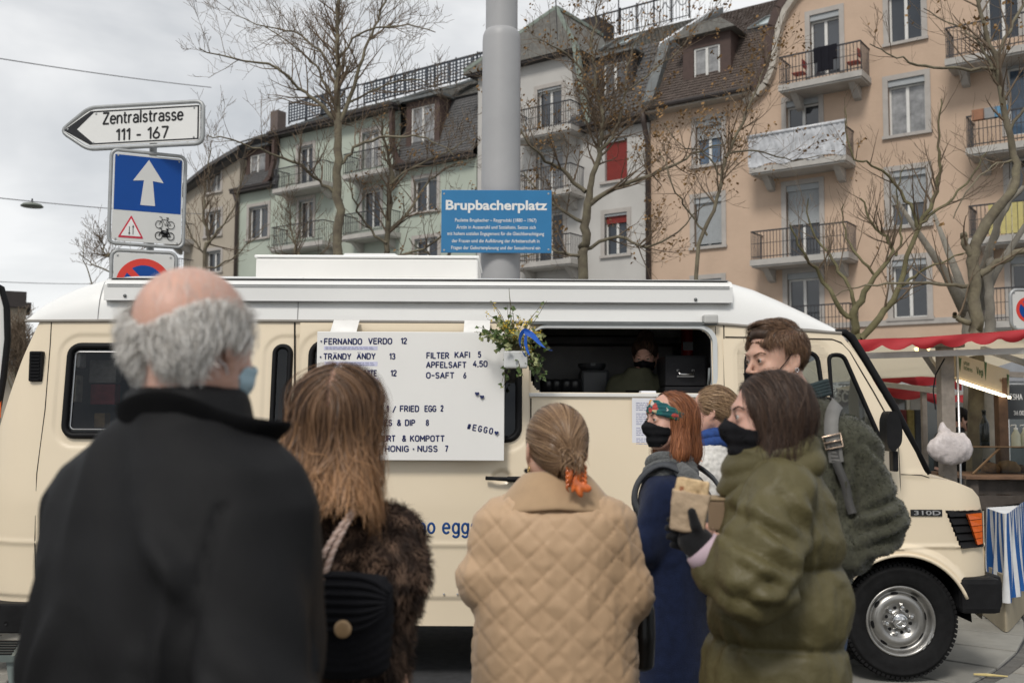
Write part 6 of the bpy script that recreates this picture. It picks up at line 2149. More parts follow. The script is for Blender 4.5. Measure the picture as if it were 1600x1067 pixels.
tree('bare_tree','dense bare tree with brown seed clusters right of the grey mast','tree',12.5,[
  gz(911,12.5,13) + [(912,432,11),(913,380,10),(916,330,9),(924,285,6.5),(936,240,5.5),(939,190,4.5),(931,130,3.5),(925,70,2.5),(930,10,1.5)],
  [(915,300,5),(880,268,4),(845,245,3,-.3),(820,215,2,-.5),(800,170,1,-.6)],
  [(918,322,6),(950,300,5),(1000,280,4),(1045,262,3,.2),(1095,236,2,.4),(1160,215,1,.5)],
  [(936,238,4),(962,205,3.2),(975,150,2.6,.3),(985,90,1.8,.4),(1010,30,1,.5)],
  [(914,350,4),(880,330,3.4),(840,300,2.4,.3),(818,270,1.4,.5)],
  [(914,390,4),(965,370,3.2),(1010,385,2.4,-.3),(1060,360,1.6,-.5),(1100,320,.9,-.6)],
  [(932,140,2.8),(900,100,2.2),(870,75,1.6,-.2),(835,60,.8,-.3)],
  [(975,150,2.2),(1010,120,1.8),(1060,80,1.2,.3),(1090,40,.7,.3)],
  [(912,400,3.5),(870,395,2.8),(835,370,1.8,.4),(820,340,1,.5)]],
  13,bark,density=1.2,tl=.72,buds=.1,seeds=.3,upness=.3,min_t=.5)
tree('bare_tree','thin leaning bare sapling in front of the peach building','tree',11.5,[
  gz(1085,11.5,6) + [(1087,433,4.5),(1115,330,4),(1136,247,3.4),(1165,177,2.6),(1190,120,1.8),(1200,85,1)],
  [(1105,368,2.6),(1075,330,2),(1050,290,1.4,-.3),(1030,230,.8,-.3)],
  [(1140,240,2.4),(1185,235,1.8),(1240,250,1.2,.3),(1290,240,.7,.3)],
  [(1128,275,2.2),(1100,240,1.7),(1060,225,1,-.3),(1035,190,.6,-.3)]],
  14,bark,density=.9,tl=.62,buds=.2,seeds=.25,upness=.3,min_t=.35)
tree('pollarded_tree','low forked bare tree with knobbly bare twigs behind the van cab','tree',10.6,[
  gz(1340,10.6,10) + [(1338,560,9.5),(1337,521,9),(1337,480,7.5),(1369,432,5),(1394,392,4),(1385,372,3.2),(1364,350,2.6),(1345,310,1.8)],
  [(1344,530,8),(1384,487,6.5),(1404,447,5.5),(1434,358,5),(1464,298,4),(1466,240,3),(1468,190,2),(1470,155,1.2)],
  [(1434,358,4),(1424,323,3.4),(1389,278,2.8),(1355,255,2.2,-.2),(1330,238,1.8,-.3),(1320,169,1.1,-.3)],
  [(1436,350,3.4),(1479,318,2.8),(1518,278,2,.3),(1540,240,1.2,.4)],
  [(1333,500,6),(1310,482,5),(1280,427,4),(1255,395,2.6,-.2),(1235,350,1.5,-.3)],
  [(1335,480,4.5),(1325,445,3.8),(1300,405,3,.2),(1270,360,2,.3),(1262,310,1.1,.3)],
  [(1400,455,3.5),(1430,430,2.8),(1470,410,2,-.2),(1510,395,1.2,-.2)],
  [(1370,432,3.2),(1340,400,2.6),(1320,360,1.8,.2),(1316,320,1.1,.2)],
  [(1400,400,2.8),(1410,360,2.2),(1400,310,1.6,.1),(1412,260,1,.1)]],
  15,bark_green,density=.62,tl=.6,buds=.15,upness=.5,min_t=.55,levels=3)
tree('bare_tree','big bare tree with a crooked pruned trunk at the right above the market canopy','tree',9.8,[
  gz(1524,9.8,17) + [(1525,560,15),(1525,517,13.5),(1522,447,12.5),(1521,395,12),(1540,350,11),(1575,305,10),(1590,268,8.5),(1578,213,7),(1563,149,6.5),(1557,99,6),(1538,40,4.5),(1520,-20,3.5),(1510,-80,2)],
  [(1518,400,9),(1508,380,7),(1507,366,6.5)],
  [(1530,430,8),(1558,412,7),(1598,392,6.5),(1650,380,5)],
  [(1514,505,6),(1500,500,5.5),(1490,492,5)],
  [(1513,447,4.5),(1469,444,3.6),(1404,442,2.6),(1340,448,1.6,.2),(1300,462,.8,.3)],
  [(1558,109,4),(1503,107,3.2),(1444,104,2.5),(1399,89,1.8,-.1),(1359,70,1,-.2)],
  [(1558,100,4.5),(1572,60,4),(1598,10,3,.1),(1625,-40,2,.2)],
  [(1576,205,3.4),(1600,170,2.8),(1630,120,2,.2)],
  [(1560,130,3),(1530,70,2.4),(1490,40,1.8,.2),(1440,15,1,.3)],
  [(1585,250,3),(1550,260,2.2),(1515,290,1.6,-.2),(1490,340,1,-.3)]],
  16,bark,density=.62,tl=.62,buds=.15,seeds=.12,upness=.4,min_t=.62)
tree('bare_tree','pale smooth-barked trunk just behind the crooked pruned tree','tree',11.2,[
  gz(1546,11.2,13) + [(1546,560,11),(1546,480,10),(1545,420,9),(1560,350,7),(1590,300,5),(1640,240,3)]],17,bark_pale,density=.3,tl=.5,min_t=.8)
tree('small_bare_tree','small twiggy bare tree in front of the beige building at the left','tree',17.0,[
  gz(322,17,5) + [(322,430,4),(324,370,3.4),(318,320,2.6),(325,270,1.6),(330,225,.8)],
  [(322,400,2.4),(300,370,2),(285,330,1.4),(278,290,.8)],
  [(323,380,2.4),(350,350,2),(372,300,1.4),(385,250,.8)],
  [(322,420,2.2),(352,410,1.8),(385,385,1.2),(420,350,.7)]],
  18,bark,density=.75,tl=.75,buds=.35,upness=.5,min_t=.25)
tree('small_bare_tree','low bare bush with yellow buds behind the sign post','tree',17.0,[
  gz(175,17,4) + [(172,430,3),(165,400,2),(158,372,1)],
  [(172,425,2),(145,412,1.4),(122,395,.8)],[(172,430,2),(195,405,1.3),(215,390,.8)],[(150,470,2),(138,430,1.4),(128,385,.7)]],
  19,bark,density=.8,tl=.55,buds=.9,upness=.35,min_t=.5)
tree('small_bare_tree','leafless shrub beside the distant block at the far left edge','tree',24.0,[
  gz(22,24,4) + [(22,600,3),(26,560,2),(20,520,1)],[(22,610,2),(40,570,1),(48,540,.7)],[(22,610,2),(4,570,1),(-6,540,.7)]],
  20,bark,density=2.0,tl=.8,buds=.1,upness=.4,min_t=.3)
tree('small_bare_tree','scrubby bare sapling between the green building and the van roof box','tree',18.0,[
  gz(470,18,4) + [(468,432,3),(462,400,2.4),(455,360,1.6),(450,320,.8)],
  [(466,425,2),(440,400,1.4),(415,385,.8)],[(466,425,2),(500,400,1.4),(520,370,.8)],[(462,400,1.6),(478,360,1),(485,330,.6)]],
  21,bark,density=.7,tl=.7,buds=.1,upness=.5,min_t=.4)
tree('small_bare_tree','scrubby bare sapling low in front of the white building beside the mast','tree',16.0,[
  gz(700,16,5) + [(702,432,4),(700,400,3),(720,360,2.4),(735,320,1.4)],
  [(702,425,3),(670,400,2),(640,375,1)],[(702,430,3),(760,410,2),(850,390,1.4),(870,350,.8)]],
  22,bark,density=.45,tl=.7,buds=.1,seeds=.2,upness=.4,min_t=.4)
# ============================================================ market stalls at the right
red_canvas = M('red_canvas',(.36,.012,.018),.65,var=.12,vscale=4,bump=.15,bscale=12,coords='Object')
cream_canvas = M('cream_canvas',(.50,.43,.32),.8,var=.08,vscale=2)
white_canvas = M('white_canvas',(.55,.52,.48),.8,var=.08,vscale=2)
old_wood = M('weathered_wood',(.27,.235,.2),.85,var=.25,vscale=9,bump=.4,bscale=60)
brown_wood = M('counter_wood',(.17,.095,.055),.6,var=.3,vscale=9,bump=.3,bscale=50)
dark_plank = M('dark_plank',(.085,.07,.06),.7,var=.3,vscale=7,bump=.3,bscale=50)
bag_m = M('thin_plastic_bag',(.56,.51,.5),.38,var=.15,vscale=7,bump=1.0,bscale=22)
for mm in (cream_canvas,white_canvas):      # thin cloth lets daylight through
 nt = mm.node_tree; b_ = nt.nodes['Principled BSDF']; o_ = nt.nodes['Material Output']
 tr = nd(nt,'ShaderNodeBsdfTranslucent'); tr.inputs['Color'].default_value = (.75,.66,.5,1); mx = nd(nt,'ShaderNodeMixShader'); mx.inputs[0].default_value = .6
 nt.links.new(b_.outputs[0],mx.inputs[1]); nt.links.new(tr.outputs[0],mx.inputs[2]); nt.links.new(mx.outputs[0],o_.inputs['Surface'])
st = thing('market_stall','market stall with scalloped red canopy, plank counter and lit sign box','stall',(0,0,0))
def canopy(parent,pts_px,Y,drop,sc_w,sc_h,mat,under,back=2.2,rise=.75,lift=None):
 """front edge through pts_px at distance Y, scalloped valance, roof sheet going up and back"""
 q = [P(a,b,Y) for a,b in pts_px]
 L = [0]
 for i in range(len(q) - 1): L.append(L[-1] + (q[i + 1] - q[i]).length)
 n = int(L[-1] / .035)
 V,F = [],[]
 for i in range(n + 1):
  s_ = L[-1] * i / n
  x = np.interp(s_,L,[v.x for v in q]); z = np.interp(s_,L,[v.z for v in q])
  ph = (s_ % sc_w) / sc_w
  d = drop + sc_h * (1 - abs(2 * ph - 1) ** 2.0)
  for j in range(5):
   t = j / 4
   V.append((x,Y - .03 * sin(t * 2) - .012 * sin(s_ * 9 + j),z - d * t))
 for i in range(n):
  for j in range(4):
   F.append((i * 5 + j,i * 5 + j + 1,(i + 1) * 5 + j + 1,(i + 1) * 5 + j))
 val = np_mesh('valance',np.array(V),F,mat,parent)
 m = MB()
 for i in range(len(q) - 1):
  a,b = q[i],q[i + 1]
  m.add([a,b,b + Vector((0,back,rise)),a + Vector((0,back,rise))],[(3,2,1,0)])
  m.add([a + Vector((0,back,rise)),b + Vector((0,back,rise)),b + Vector((0,2 * back,0)),a + Vector((0,2 * back,0))],[(3,2,1,0)])
 m.build('canopy_sheet',under,parent)
 return q
SYY = 8.3
q = canopy(st,[(1330,532),(1372,529),(1430,527),(1480,524),(1530,520),(1580,516),(1660,512),(1740,516)],SYY,.055,.245,.05,red_canvas,cream_canvas,2.9,-.30)
# beams under the canopy
for (a,b,w) in (((1350,556,8.4),(1700,545,8.4),.05),((1375,600,10.6),(1480,612,9.6),.05),((1440,545,8.5),(1470,590,9.4),.05),((1535,545,8.6),(1640,580,8.9),.045),((1340,575,11.2),(1700,590,11.2),.06)):
 m = MB(); m.bar(P(*a),P(*b),w,w); m.build('beam',old_wood if w > .055 else M('white_metal_bar',(.5,.49,.46),.5),st)
 # main post and thin pole
PY = 8.55
a = P(1480,546,PY); wpx = 10.5 / F_PX * PY
m = MB(); m.bbox((a.x - wpx,PY,0),(a.x + wpx,PY + .11,a.z + .1),.006)
po = m.build('post',old_wood,st)
m = MB(); m.bbox((a.x - wpx * 1.9,PY - .01,a.z + .02),(a.x + wpx * 2.6,PY + .13,a.z + .07),.004); m.build('head_plate',old_wood,po)
m = MB(); m.tube([(a.x + wpx * 1.45,PY,0),(a.x + wpx * 1.45,PY,a.z)],.011,8); m.build('thin_pole',alu,st,smooth=True)
m = MB(); c = P(1455,570,PY)
m.tube([P(1476,560,PY - .02),P(1462,585,PY - .02),P(1458,610,PY - .02),P(1462,640,PY - .02)],.006,5); m.build('cable',rubber,st)
# right post
b = P(1568,640,9.6)
m = MB(); m.bbox((b.x - .045,9.6,0),(b.x + .045,9.7,P(1568,590,9.6).z),.005); m.build('post',brown_wood,st)
# lit sign box
def quadbox(parent,name,pts,depth,mat):
 f = [P(*p) for p in pts]
 e1 = f[1] - f[0]; e2 = f[3] - f[0]
 n = e1.cross(e2).normalized()
 if n.y < 0: n = -n
 m = MB(); m.add(f + [v + n * depth for v in f],[(0,1,2,3),(7,6,5,4),(0,4,5,1),(1,5,6,2),(2,6,7,3),(3,7,4,0)])
 return m.build(name,mat,parent,fix=True),f,n
sb,f,n = quadbox(st,'sign_box',[(1495,589,8.75),(1577,616,9.75),(1577,578,9.75),(1495,552,8.75)],.12,M('sign_box_cream',(.62,.50,.33),.6,var=.03))
ex = (f[1] - f[0]); ez_ = (f[3] - f[0]); exn = ex.normalized(); ezn = ez_.normalized(); nn = exn.cross(ezn).normalized()
if nn.y > 0: nn = -nn
SBm = Matrix((( *exn[:],0),(*(-nn)[:],0),(*ezn[:],0),(0,0,0,1))).transposed()
SBm = Matrix.Translation(f[0] + nn * .004) @ SBm
green_t = M('sign_green',(.05,.12,.02),.6); brown_t = M('sign_brown',(.2,.07,.02),.6)
LW = ex.length
for s_,x0,x1,z,cap,mt in (('unser',.14,.26,.72,.035,green_t),('lockeres',.14,.32,.48,.035,green_t),('Vegi',.42,.56,.48,.06,green_t),('regional',.96,1.12,.5,.035,brown_t)):
 s2 = ''.join(c for c in s_ if c in GL)
 strokes(s2,mt,sb,SBm,x0 * LW / 1.2,x1 * LW / 1.2,z * ez_.length * .9,cap,w=.09,depth=.1)
for x,h in ((.06,.11),(.62,.16),(1.16,.12)):
 m = MB(); c0 = Vector((x * LW / 1.2,0,.06))
 for k in range(5): m.tube([c0,c0 + Vector(((k - 2) * .012,0,h)),c0 + Vector(((k - 2) * .02,0,h + .01))],[.003,.007,.002],5)
 m.v = [tuple(SBm @ Vector((v[0],v[1] * .2,v[2]))) for v in m.v]; m.build('plant_emblem',green_t,sb)
led = M('led_tube',(.9,.85,.7),.4,emit=(1.0,.86,.62),estr=2.6)
for t0,t1 in ((0.0,.5),(.52,.98)):
 m = MB(); a_ = f[0].lerp(f[1],t0); b_ = f[0].lerp(f[1],t1); dn = Vector((0,-.02,-.035))
 m.bar(a_ + dn,b_ + dn,.03,.022); m.build('light_tube',led,st)
m = MB(); c = P(1441,548,8.9); m.lathe([(0,0),(.06,.0),(.07,.03),(0,.05)],14,M4=Matrix.Translation(c)); m.build('ceiling_lamp',M('lamp_warm',(.8,.6,.3),.4,emit=(1,.75,.35),estr=2.0),st)
m = MB(); m.bar(P(1603,588,9.0),P(1660,592,9.0),.05,.03); m.build('light_tube',led,st)
# counter: plank top and front, each plank its own piece
cx0,cx1 = P(1508,742,8.9).x,6.4
zt_c = P(1550,742,8.9).z
for i in range(5):
 m = MB(); y0 = 8.75 + i * .15; m.bbox((cx0 - .06 + .01 * (i % 2),y0,zt_c - .03),(cx1,y0 + .142,zt_c),.004); m.build('plank',brown_wood,st)
for i in range(7):
 z1 = zt_c - .04 - i * .135
 m = MB(); m.bbox((cx0,8.86,z1 - .128),(cx1,8.885,z1),.004); m.build('plank',dark_plank,st)
m = MB(); m.box((cx0,8.8,0),(cx0 + .07,8.86,zt_c - .03)); m.build('leg',dark_plank,st)
# glass hood with goods on the counter
m = MB(); a,b = P(1520,740,9.0),P(1650,700,9.0)
m.box((a.x,9.0,a.z),(b.x,9.006,b.z)); m.box((a.x,9.0,b.z),(b.x,9.5,b.z + .006)); m.build('glass_hood',glass_mat('hood_glass',(.8,.82,.82),1.5),st)
m = MB(); m.box((a.x,8.98,b.z + .006),(b.x,9.0,b.z + .016)); m.tube([(a.x,9.0,a.z),(a.x + .25,9.0,b.z)],.01,5); m.build('hood_frame',M('hood_brown',(.2,.12,.06),.5),st)
for i,(px,w,h,col,lab) in enumerate(((1548,.07,.1,(.3,.15,.06),'brown bread loaf in the glass hood on the stall counter'),(1575,.09,.12,(.35,.2,.08),'golden brown bread loaf beside the darker one in the glass hood'),(1595,.05,.08,(.12,.06,.03),'dark small loaf at the right of the glass hood'))):
 c = P(px,738,9.25); m = MB(); m.lathe([(0,0),(w,.01),(w * 1.1,h * .4),(w * .7,h * .85),(0,h)],14,M4=Matrix.Translation((c.x,9.25,zt_c)) @ Matrix.Diagonal((1,1.6,1,1)))
 o = m.build('bread_loaf',M('bread%d' % i,col,.8,var=.3,vscale=20,bump=.3),None,smooth=True); props(o,lab,'bread')
c = P(1539,700,9.3); bz = c.z
m = MB(); m.lathe([(0,0),(.04,0),(.043,.01),(.043,.2),(.035,.24),(.016,.28),(.016,.33),(.02,.335),(.02,.35),(0,.35)],18,M4=Matrix.Translation((c.x,9.3,P(1539,702,9.0).z + .006)))
o = m.build('bottle',M('dark_bottle',(.01,.013,.01),.12),None,smooth=True); props(o,'dark glass bottle standing on the glass hood of the market stall','bottle')
for i,px in enumerate((1588,1602)):
 c = P(px,700,9.2)
 t = thing('pump_bottle',['clear pump bottle right of the dark bottle on the stall','clear pump bottle cut by the right edge of the photo'][i],'bottle',(c.x,9.2,P(1539,702,9.0).z + .006),group='pump bottles on the stall')
 m = MB(); m.lathe([(0,0),(.04,0),(.042,.02),(.04,.12),(.018,.16),(.018,.17),(0,.17)],16); m.build('flask',M('clear_gel',(.55,.55,.42),.2,var=.1),t,smooth=True)
 m = MB(); m.lathe([(.018,.165),(.018,.185),(.006,.19),(.006,.215),(0,.215)],12); m.tube([(0,0,.212),(-.035,0,.21),(-.045,0,.2)],.006,6); m.build('pump',sign_white,t,smooth=True)
 # price boards with writing
for (px0,py0,px1,py1,lines) in ((1574,655,1640,603,(('ESHA',1578,1597,624,8),('36.00',1584,1600,648,6))),):
 a,b = P(px0,py1,10.2),P(px1,py0,10.2)
 m = MB(); m.box((a.x,10.2,b.z),(b.x,10.22,a.z)); pbd = m.build('price_board',M('board_dark',(.05,.055,.06),.5),st)
 for s_,x0,x1,yy,cp in lines:
  s2 = ''.join(c for c in s_ if c in GL or c == ' ')
  u,v = P(x0,yy,10.2),P(x1,yy,10.2)
  strokes(s2,sign_white,pbd,Matrix.Translation((u.x,10.198,u.z)),0,v.x - u.x,0,cp / F_PX * 10.2,w=.1,depth=.1)
  # white carrier bag hanging on the post
def f_bag(p):
 c = P(1483,700,8.42)
 d = d_ell(p,(c.x,8.4,c.z - .005),(.185,.09,.13))
 d = smin(d,d_cap(p,(c.x - .03,8.42,c.z + .08),(c.x - .035,8.46,c.z + .2),.06,.018),.06)
 d = smin(d,d_cap(p,(c.x + .09,8.42,c.z + .08),(c.x + .11,8.4,c.z + .115),.04,.02),.05)
 d = smax(d,-(p[:,2] - (c.z - .15)) ,.03)
 return d
c = P(1483,700,8.42)
bag = implicit('carrier_bag',f_bag,(c.x - .24,8.25,c.z - .18),(c.x + .24,8.56,c.z + .26),.012,bag_m,None,
  disp=lambda V,N: .010 * vnoise(V * A(22,22,6)) + .010 * np.abs(vnoise(V * A(34,34,12) + 5)))
props(bag,'white plastic carrier bag hanging from the grey wooden stall post','bag')
# striped table in front of the stall
TB = thing('striped_table','market table with a blue and white striped cloth beside the van bumper','table',(0,0,0))
path = [P(1541,800,8.0),P(1556,800,7.7),P(1572,800,7.5),P(1588,796,7.85),P(1606,790,8.3),P(1660,780,9.0)]
plan = smooth_pts([Vector((v.x,v.y,0)) for v in path],40)
ztt = P(1556,799,7.7).z
zbb = P(1556,934,7.7).z
V,F,MI = [],[],[]
s_ = 0
rows = 16
for i,v in enumerate(plan):
 if i: s_ += (v - plan[i - 1]).length
 t_ = (plan[min(i + 1,len(plan) - 1)] - plan[max(i - 1,0)]).normalized(); nrm = Vector((t_.y,-t_.x,0))
 for j in range(rows + 1):
  u = j / rows
  w = .03 * u * sin(s_ * 22 + u * 2.2) + .012 * u * sin(s_ * 31)
  z = ztt + (zbb - ztt) * u + (.035 * max(0,s_ - .4))
  sl_ = t_ * (-.05 * u * min(1,max(0,s_ - .3) * 3))
  V.append(tuple(v + nrm * w + sl_ + Vector((0,0,z))))
stripes = [.055,.075,.085,.075] + [.05,.05] * 30
cum = np.cumsum(stripes)
s_ = 0
for i in range(len(plan) - 1):
 s_ += (plan[i + 1] - plan[i]).length
 k = int(np.searchsorted(cum,s_))
 for j in range(rows):
  F.append((i * (rows + 1) + j,i * (rows + 1) + j + 1,(i + 1) * (rows + 1) + j + 1,(i + 1) * (rows + 1) + j))
  MI.append(1 if k % 2 == 1 else 0)
cl = np_mesh('tablecloth',np.array(V),F,[M('cloth_white',(.66,.67,.68),.85,bump=.2,bscale=200),M('cloth_blue',(.006,.085,.30),.85,var=.1)],TB)
cl.data.polygons.foreach_set('material_index',MI)
m = MB(); pp_ = [(v.x,v.y) for v in plan[::3]]
m.add([(x,y,ztt + .002 + .035 * 0) for x,y in pp_] + [(5.5,9.0,ztt + .002)],[tuple(range(len(pp_) + 1))]); m.build('table_top',M('cloth_white'),TB)
m = MB(); m.prism([(x + .0,y + .04) for x,y in pp_] + [(5.4,9.2),(4.0,9.2)],.02,zbb + .2,axis='z'); m.build('table_base',M('base_beige',(.36,.31,.22),.7,var=.08),TB,fix=True)
# second stall behind, red and cream
s2 = thing('market_stall','second red canopied stall half hidden behind the van windscreen','stall',(0,0,0))
canopy(s2,[(1345,582),(1400,582),(1440,580),(1500,588)],12.5,.12,.5,.06,red_canvas,white_canvas,1.4,.05)
canopy(s2,[(1380,604),(1440,612),(1480,618),(1640,610)],13.5,.08,.5,.06,red_canvas,white_canvas,1.4,.05)
for px in (1371,1444,1530):
 m = MB(); v = P(px,600,12.6); m.box((v.x - .03,12.6,0),(v.x + .03,12.66,P(px,575,12.6).z)); m.build('post',old_wood,s2)
m = MB(); v0,v1 = P(1400,742,12.6),P(1520,742,12.6); m.box((v0.x,12.6,.0),(v1.x + 2,13.4,v0.z)); m.build('counter',dark_plank,s2)
for i,px in enumerate((1412,1424,1436)):
 a,b = P(px - 5,712,13.0),P(px + 5,640,13.0)
 m = MB(); m.bbox((a.x,13.0,a.z),(b.x,13.1,b.z),.02); o = m.build('hanging_jacket',M('garment%d' % i,((.14,.03,.03),(.2,.16,.05),(.04,.045,.05))[i],.85,var=.3,vscale=12,bump=.6),None)
 props(o,['dark red garment hanging at the left in the second stall','mustard garment hanging between two darker ones in the second stall','dark grey garment hanging at the right in the second stall'][i],'garment')
 # shop front behind with white frames
s3 = thing('shop_front','grey shop front with white framed windows behind the market stalls','shop front',(0,0,0))
sy3 = 15.5
x0,x1 = P(1300,700,sy3).x,P(1700,700,sy3).x
zt3 = P(1500,560,sy3).z
m = MB(); hl = []
n = 6
for i in range(n):
 a = lerp(x0,x1,i / n) + .08; b = lerp(x0,x1,(i + 1) / n) - .08
 hl.append([(a,.35),(b,.35),(b,zt3 - .35),(a,zt3 - .35)])
m.prism([(x0,0),(x1,0),(x1,zt3),(x0,zt3)],sy3,sy3 + .15,holes=hl); m.build('front_wall',M('shop_grey',(.3,.31,.33),.7),s3,fix=True)
for h in hl:
 m = MB(); a,b = h[0],h[2]
 m.box((a[0],sy3 + .08,a[1]),(b[0],sy3 + .09,b[1])); g_ = m.build('window',M('shop_window_glass',(.06,.075,.08),.08,var=.5,vscale=1.5,spec=.9),s3)
 m = MB(); w = .05
 m.box((a[0],sy3 + .03,a[1]),(a[0] + w,sy3 + .079,b[1])); m.box((b[0] - w,sy3 + .03,a[1]),(b[0],sy3 + .079,b[1])); m.box((a[0] + w,sy3 + .03,b[1] - w),(b[0] - w,sy3 + .079,b[1])); m.box((a[0] + w,sy3 + .03,a[1]),(b[0] - w,sy3 + .079,a[1] + w))
 m.build('frame',M('shop_frame',(.55,.56,.56),.5),g_)
m = MB(); m.box((x0,sy3 + .0,zt3),(x1,sy3 + 2.5,zt3 + .12)); m.build('flat_roof',M('shop_grey'),s3)
a,b = P(1301,611,sy3),P(1333,611,sy3)
strokes('aurant',sign_white,s3,Matrix.Translation((a.x,sy3 - .01,a.z)),0,b.x - a.x,0,.115,w=.08,depth=.1)
a,b = P(1301,627,sy3),P(1335,627,sy3)
strokes('ISCH',sign_white,s3,Matrix.Translation((a.x,sy3 - .01,a.z)),0,b.x - a.x,0,.135,w=.12,depth=.1)
# old tree trunk with deep bark behind the counter
def f_tr(p):
 return np.hypot(p[:,0],p[:,1] * 1.0) - (.105 + .05 * np.exp(-p[:,2] * 2))
tx = P(1523,700,11.6)
tt = thing('old_tree','thick pale tree trunk with deeply furrowed bark behind the stall counter','tree',(tx.x,11.6,0))
implicit('trunk',f_tr,(-.3,-.3,-.05),(.3,.3,2.9),(.016,.016,.022),bark_pale,tt,disp=lambda V,N: .03 * np.abs(vnoise(V * A(16,16,5))) - .01)
for k in range(4):
 m = MB(); a_ = k * 1.6; m.tube([(0,0,2.7),(.3 * cos(a_),.3 * sin(a_),3.3),(.9 * cos(a_),.9 * sin(a_),4.2)],[.08,.05,.02],8); m.build('branch',bark_pale,tt,smooth=True)
 # ============================================================ left edge: neighbour van, folding step
NY = 7.0
pf = [P(-260,440,NY),P(-20,440,NY),P(4,452,NY),P(11,480,NY),P(12,530,NY),P(6,590,NY),P(-2,640,NY),P(-14,760,NY),P(-14,960,NY),P(-260,960,NY)]
cx = P(12,530,NY).x
nv = thing('parked_van','white van at the left edge with black trim, only its rounded corner showing','van',(cx,NY,0),radians(28))
pf = [Vector((v.x - cx,0,v.z)) for v in pf]
m = MB(); m.prism(rpoly([(v.x,v.z) for v in pf],.06),0,1.9); m.build('body',white_gel,nv,fix=True)
m = MB(); m.prism(rrect(-1.0,1.35,-.28,2.05,.08),-.012,.0); m.build('window',M('shop_window_glass',(.06,.075,.08),.08,var=.5,vscale=1.5,spec=.9),nv,fix=True)
m = MB(); m.tube([(x,-.012,z) for x,z in rrect(-1.0,1.35,-.28,2.05,.08)],.018,8,closed=True); m.build('window_rubber',rubber,nv,smooth=True)
m = MB(); m.bbox((-1.2,-.05,.3),(-.1,.1,.5),.02); m.build('bumper',plastic_black,nv)
m = MB(); m.tube([v + Vector((0,-.01,0)) for v in pf[1:8]],.022,8); m.build('edge_trim',rubber,nv,smooth=True)
a,b = pf[6],pf[5]
m = MB(); m.bbox((a.x - .06,-.03,a.z - .06),(a.x + .02,.1,a.z + .08),.01); m.build('indicator_light',orange,nv)
m = MB(); m.lathe([(0,.0),(.2,0),(.21,.02),(.32,.02),(.34,-.04),(.34,-.2),(.2,-.2)],30,M4=Matrix.Translation((-.6,.05,.34)) @ Matrix.Rotation(pi / 2,4,'X')); m.build('wheel',tyre_m,nv,smooth=True)
fs_ = thing('folding_step','grey folding metal step standing below the rear bumper of the van','step',(0,0,0))
stp = M('step_grey',(.16,.19,.18),.5,metal=.5,var=.15)
c = [P(-60,1002,5.4),P(39,998,5.4),P(30,1012,5.05),P(-70,1030,5.05)]
zs = P(30,1004,5.3).z
m = MB(); f4 = [Vector((-3.1,5.02,zs)),Vector((P(28,1010,5.05).x,5.02,zs)),Vector((P(38,1000,5.35).x,5.35,zs)),Vector((-3.1,5.35,zs))]
m.add(f4 + [v - Vector((0,0,.03)) for v in f4],[(0,1,2,3),(7,6,5,4),(0,4,5,1),(1,5,6,2),(2,6,7,3),(3,7,4,0)]); m.build('tread',stp,fs_,fix=True)
for k in range(6):
 t = (k + .5) / 6; a = f4[0].lerp(f4[3],t); b = f4[1].lerp(f4[2],t); m = MB(); m.bar(a + Vector((0,0,.004)),b + Vector((-.02,0,.004)),.018,.006); m.build('grip_strip',rubber,fs_)
for (a,b) in (((f4[1].x - .04,5.06),(f4[1].x + .06,4.98)),((f4[2].x - .05,5.3),(f4[2].x + .05,5.42)),((-3.0,5.06),(-3.08,4.98)),((-3.0,5.3),(-3.08,5.42))):
 m = MB(); m.bar((a[0],a[1],zs - .02),(b[0],b[1],.05),.035,.022,up=(0,1,0)); lg = m.build('leg',stp,fs_)
 m = MB(); m.bbox((b[0] - .022,b[1] - .02,.026),(b[0] + .022,b[1] + .02,.07),.006); m.build('rubber_foot',rubber,lg)
 # ============================================================ people
skin_a = M('skin_fair',(.58,.35,.26),.5,var=.08,vscale=9,bump=.1,bscale=200,spec=.35)
skin_old = M('skin_ruddy',(.60,.36,.28),.45,var=.12,vscale=14,bump=.15,bscale=120,spec=.4)
skin_c = M('skin_rosy',(.60,.35,.27),.5,var=.08,vscale=9,spec=.35)
for mm in (skin_a,skin_old,skin_c):
 b_ = mm.node_tree.nodes['Principled BSDF']
 b_.inputs['Subsurface Weight'].default_value = .15
 b_.inputs['Subsurface Radius'].default_value = (.02,.008,.004)
eye_white = M('eye_white',(.6,.58,.55),.25,var=.02)
eye_dark = M('eye_iris',(.06,.04,.025),.15,var=.2)
brow_m = M('eyebrow',(.06,.035,.02),.9)
mask_black = M('black_face_mask',(.012,.012,.014),.8,var=.15,vscale=30,bump=.2,bscale=250)
mask_blue = M('blue_surgical_mask',(.4,.55,.62),.7,var=.05)
lip_m = M('lip',(.4,.14,.12),.5)
jeans = M('denim_blue',(.045,.07,.12),.85,var=.25,vscale=14,bump=.25,bscale=250)
dark_cloth = M('dark_trousers',(.02,.02,.024),.85,var=.2)
shoe_m = M('shoe_black',(.02,.018,.018),.5,var=.2)
def Rz(a): return np.array(((cos(a),-sin(a),0),(sin(a),cos(a),0),(0,0,1)))
def Rx(a): return np.array(((1,0,0),(0,cos(a),-sin(a)),(0,sin(a),cos(a))))
def Ry(a): return np.array(((cos(a),0,sin(a)),(0,1,0),(-sin(a),0,cos(a))))
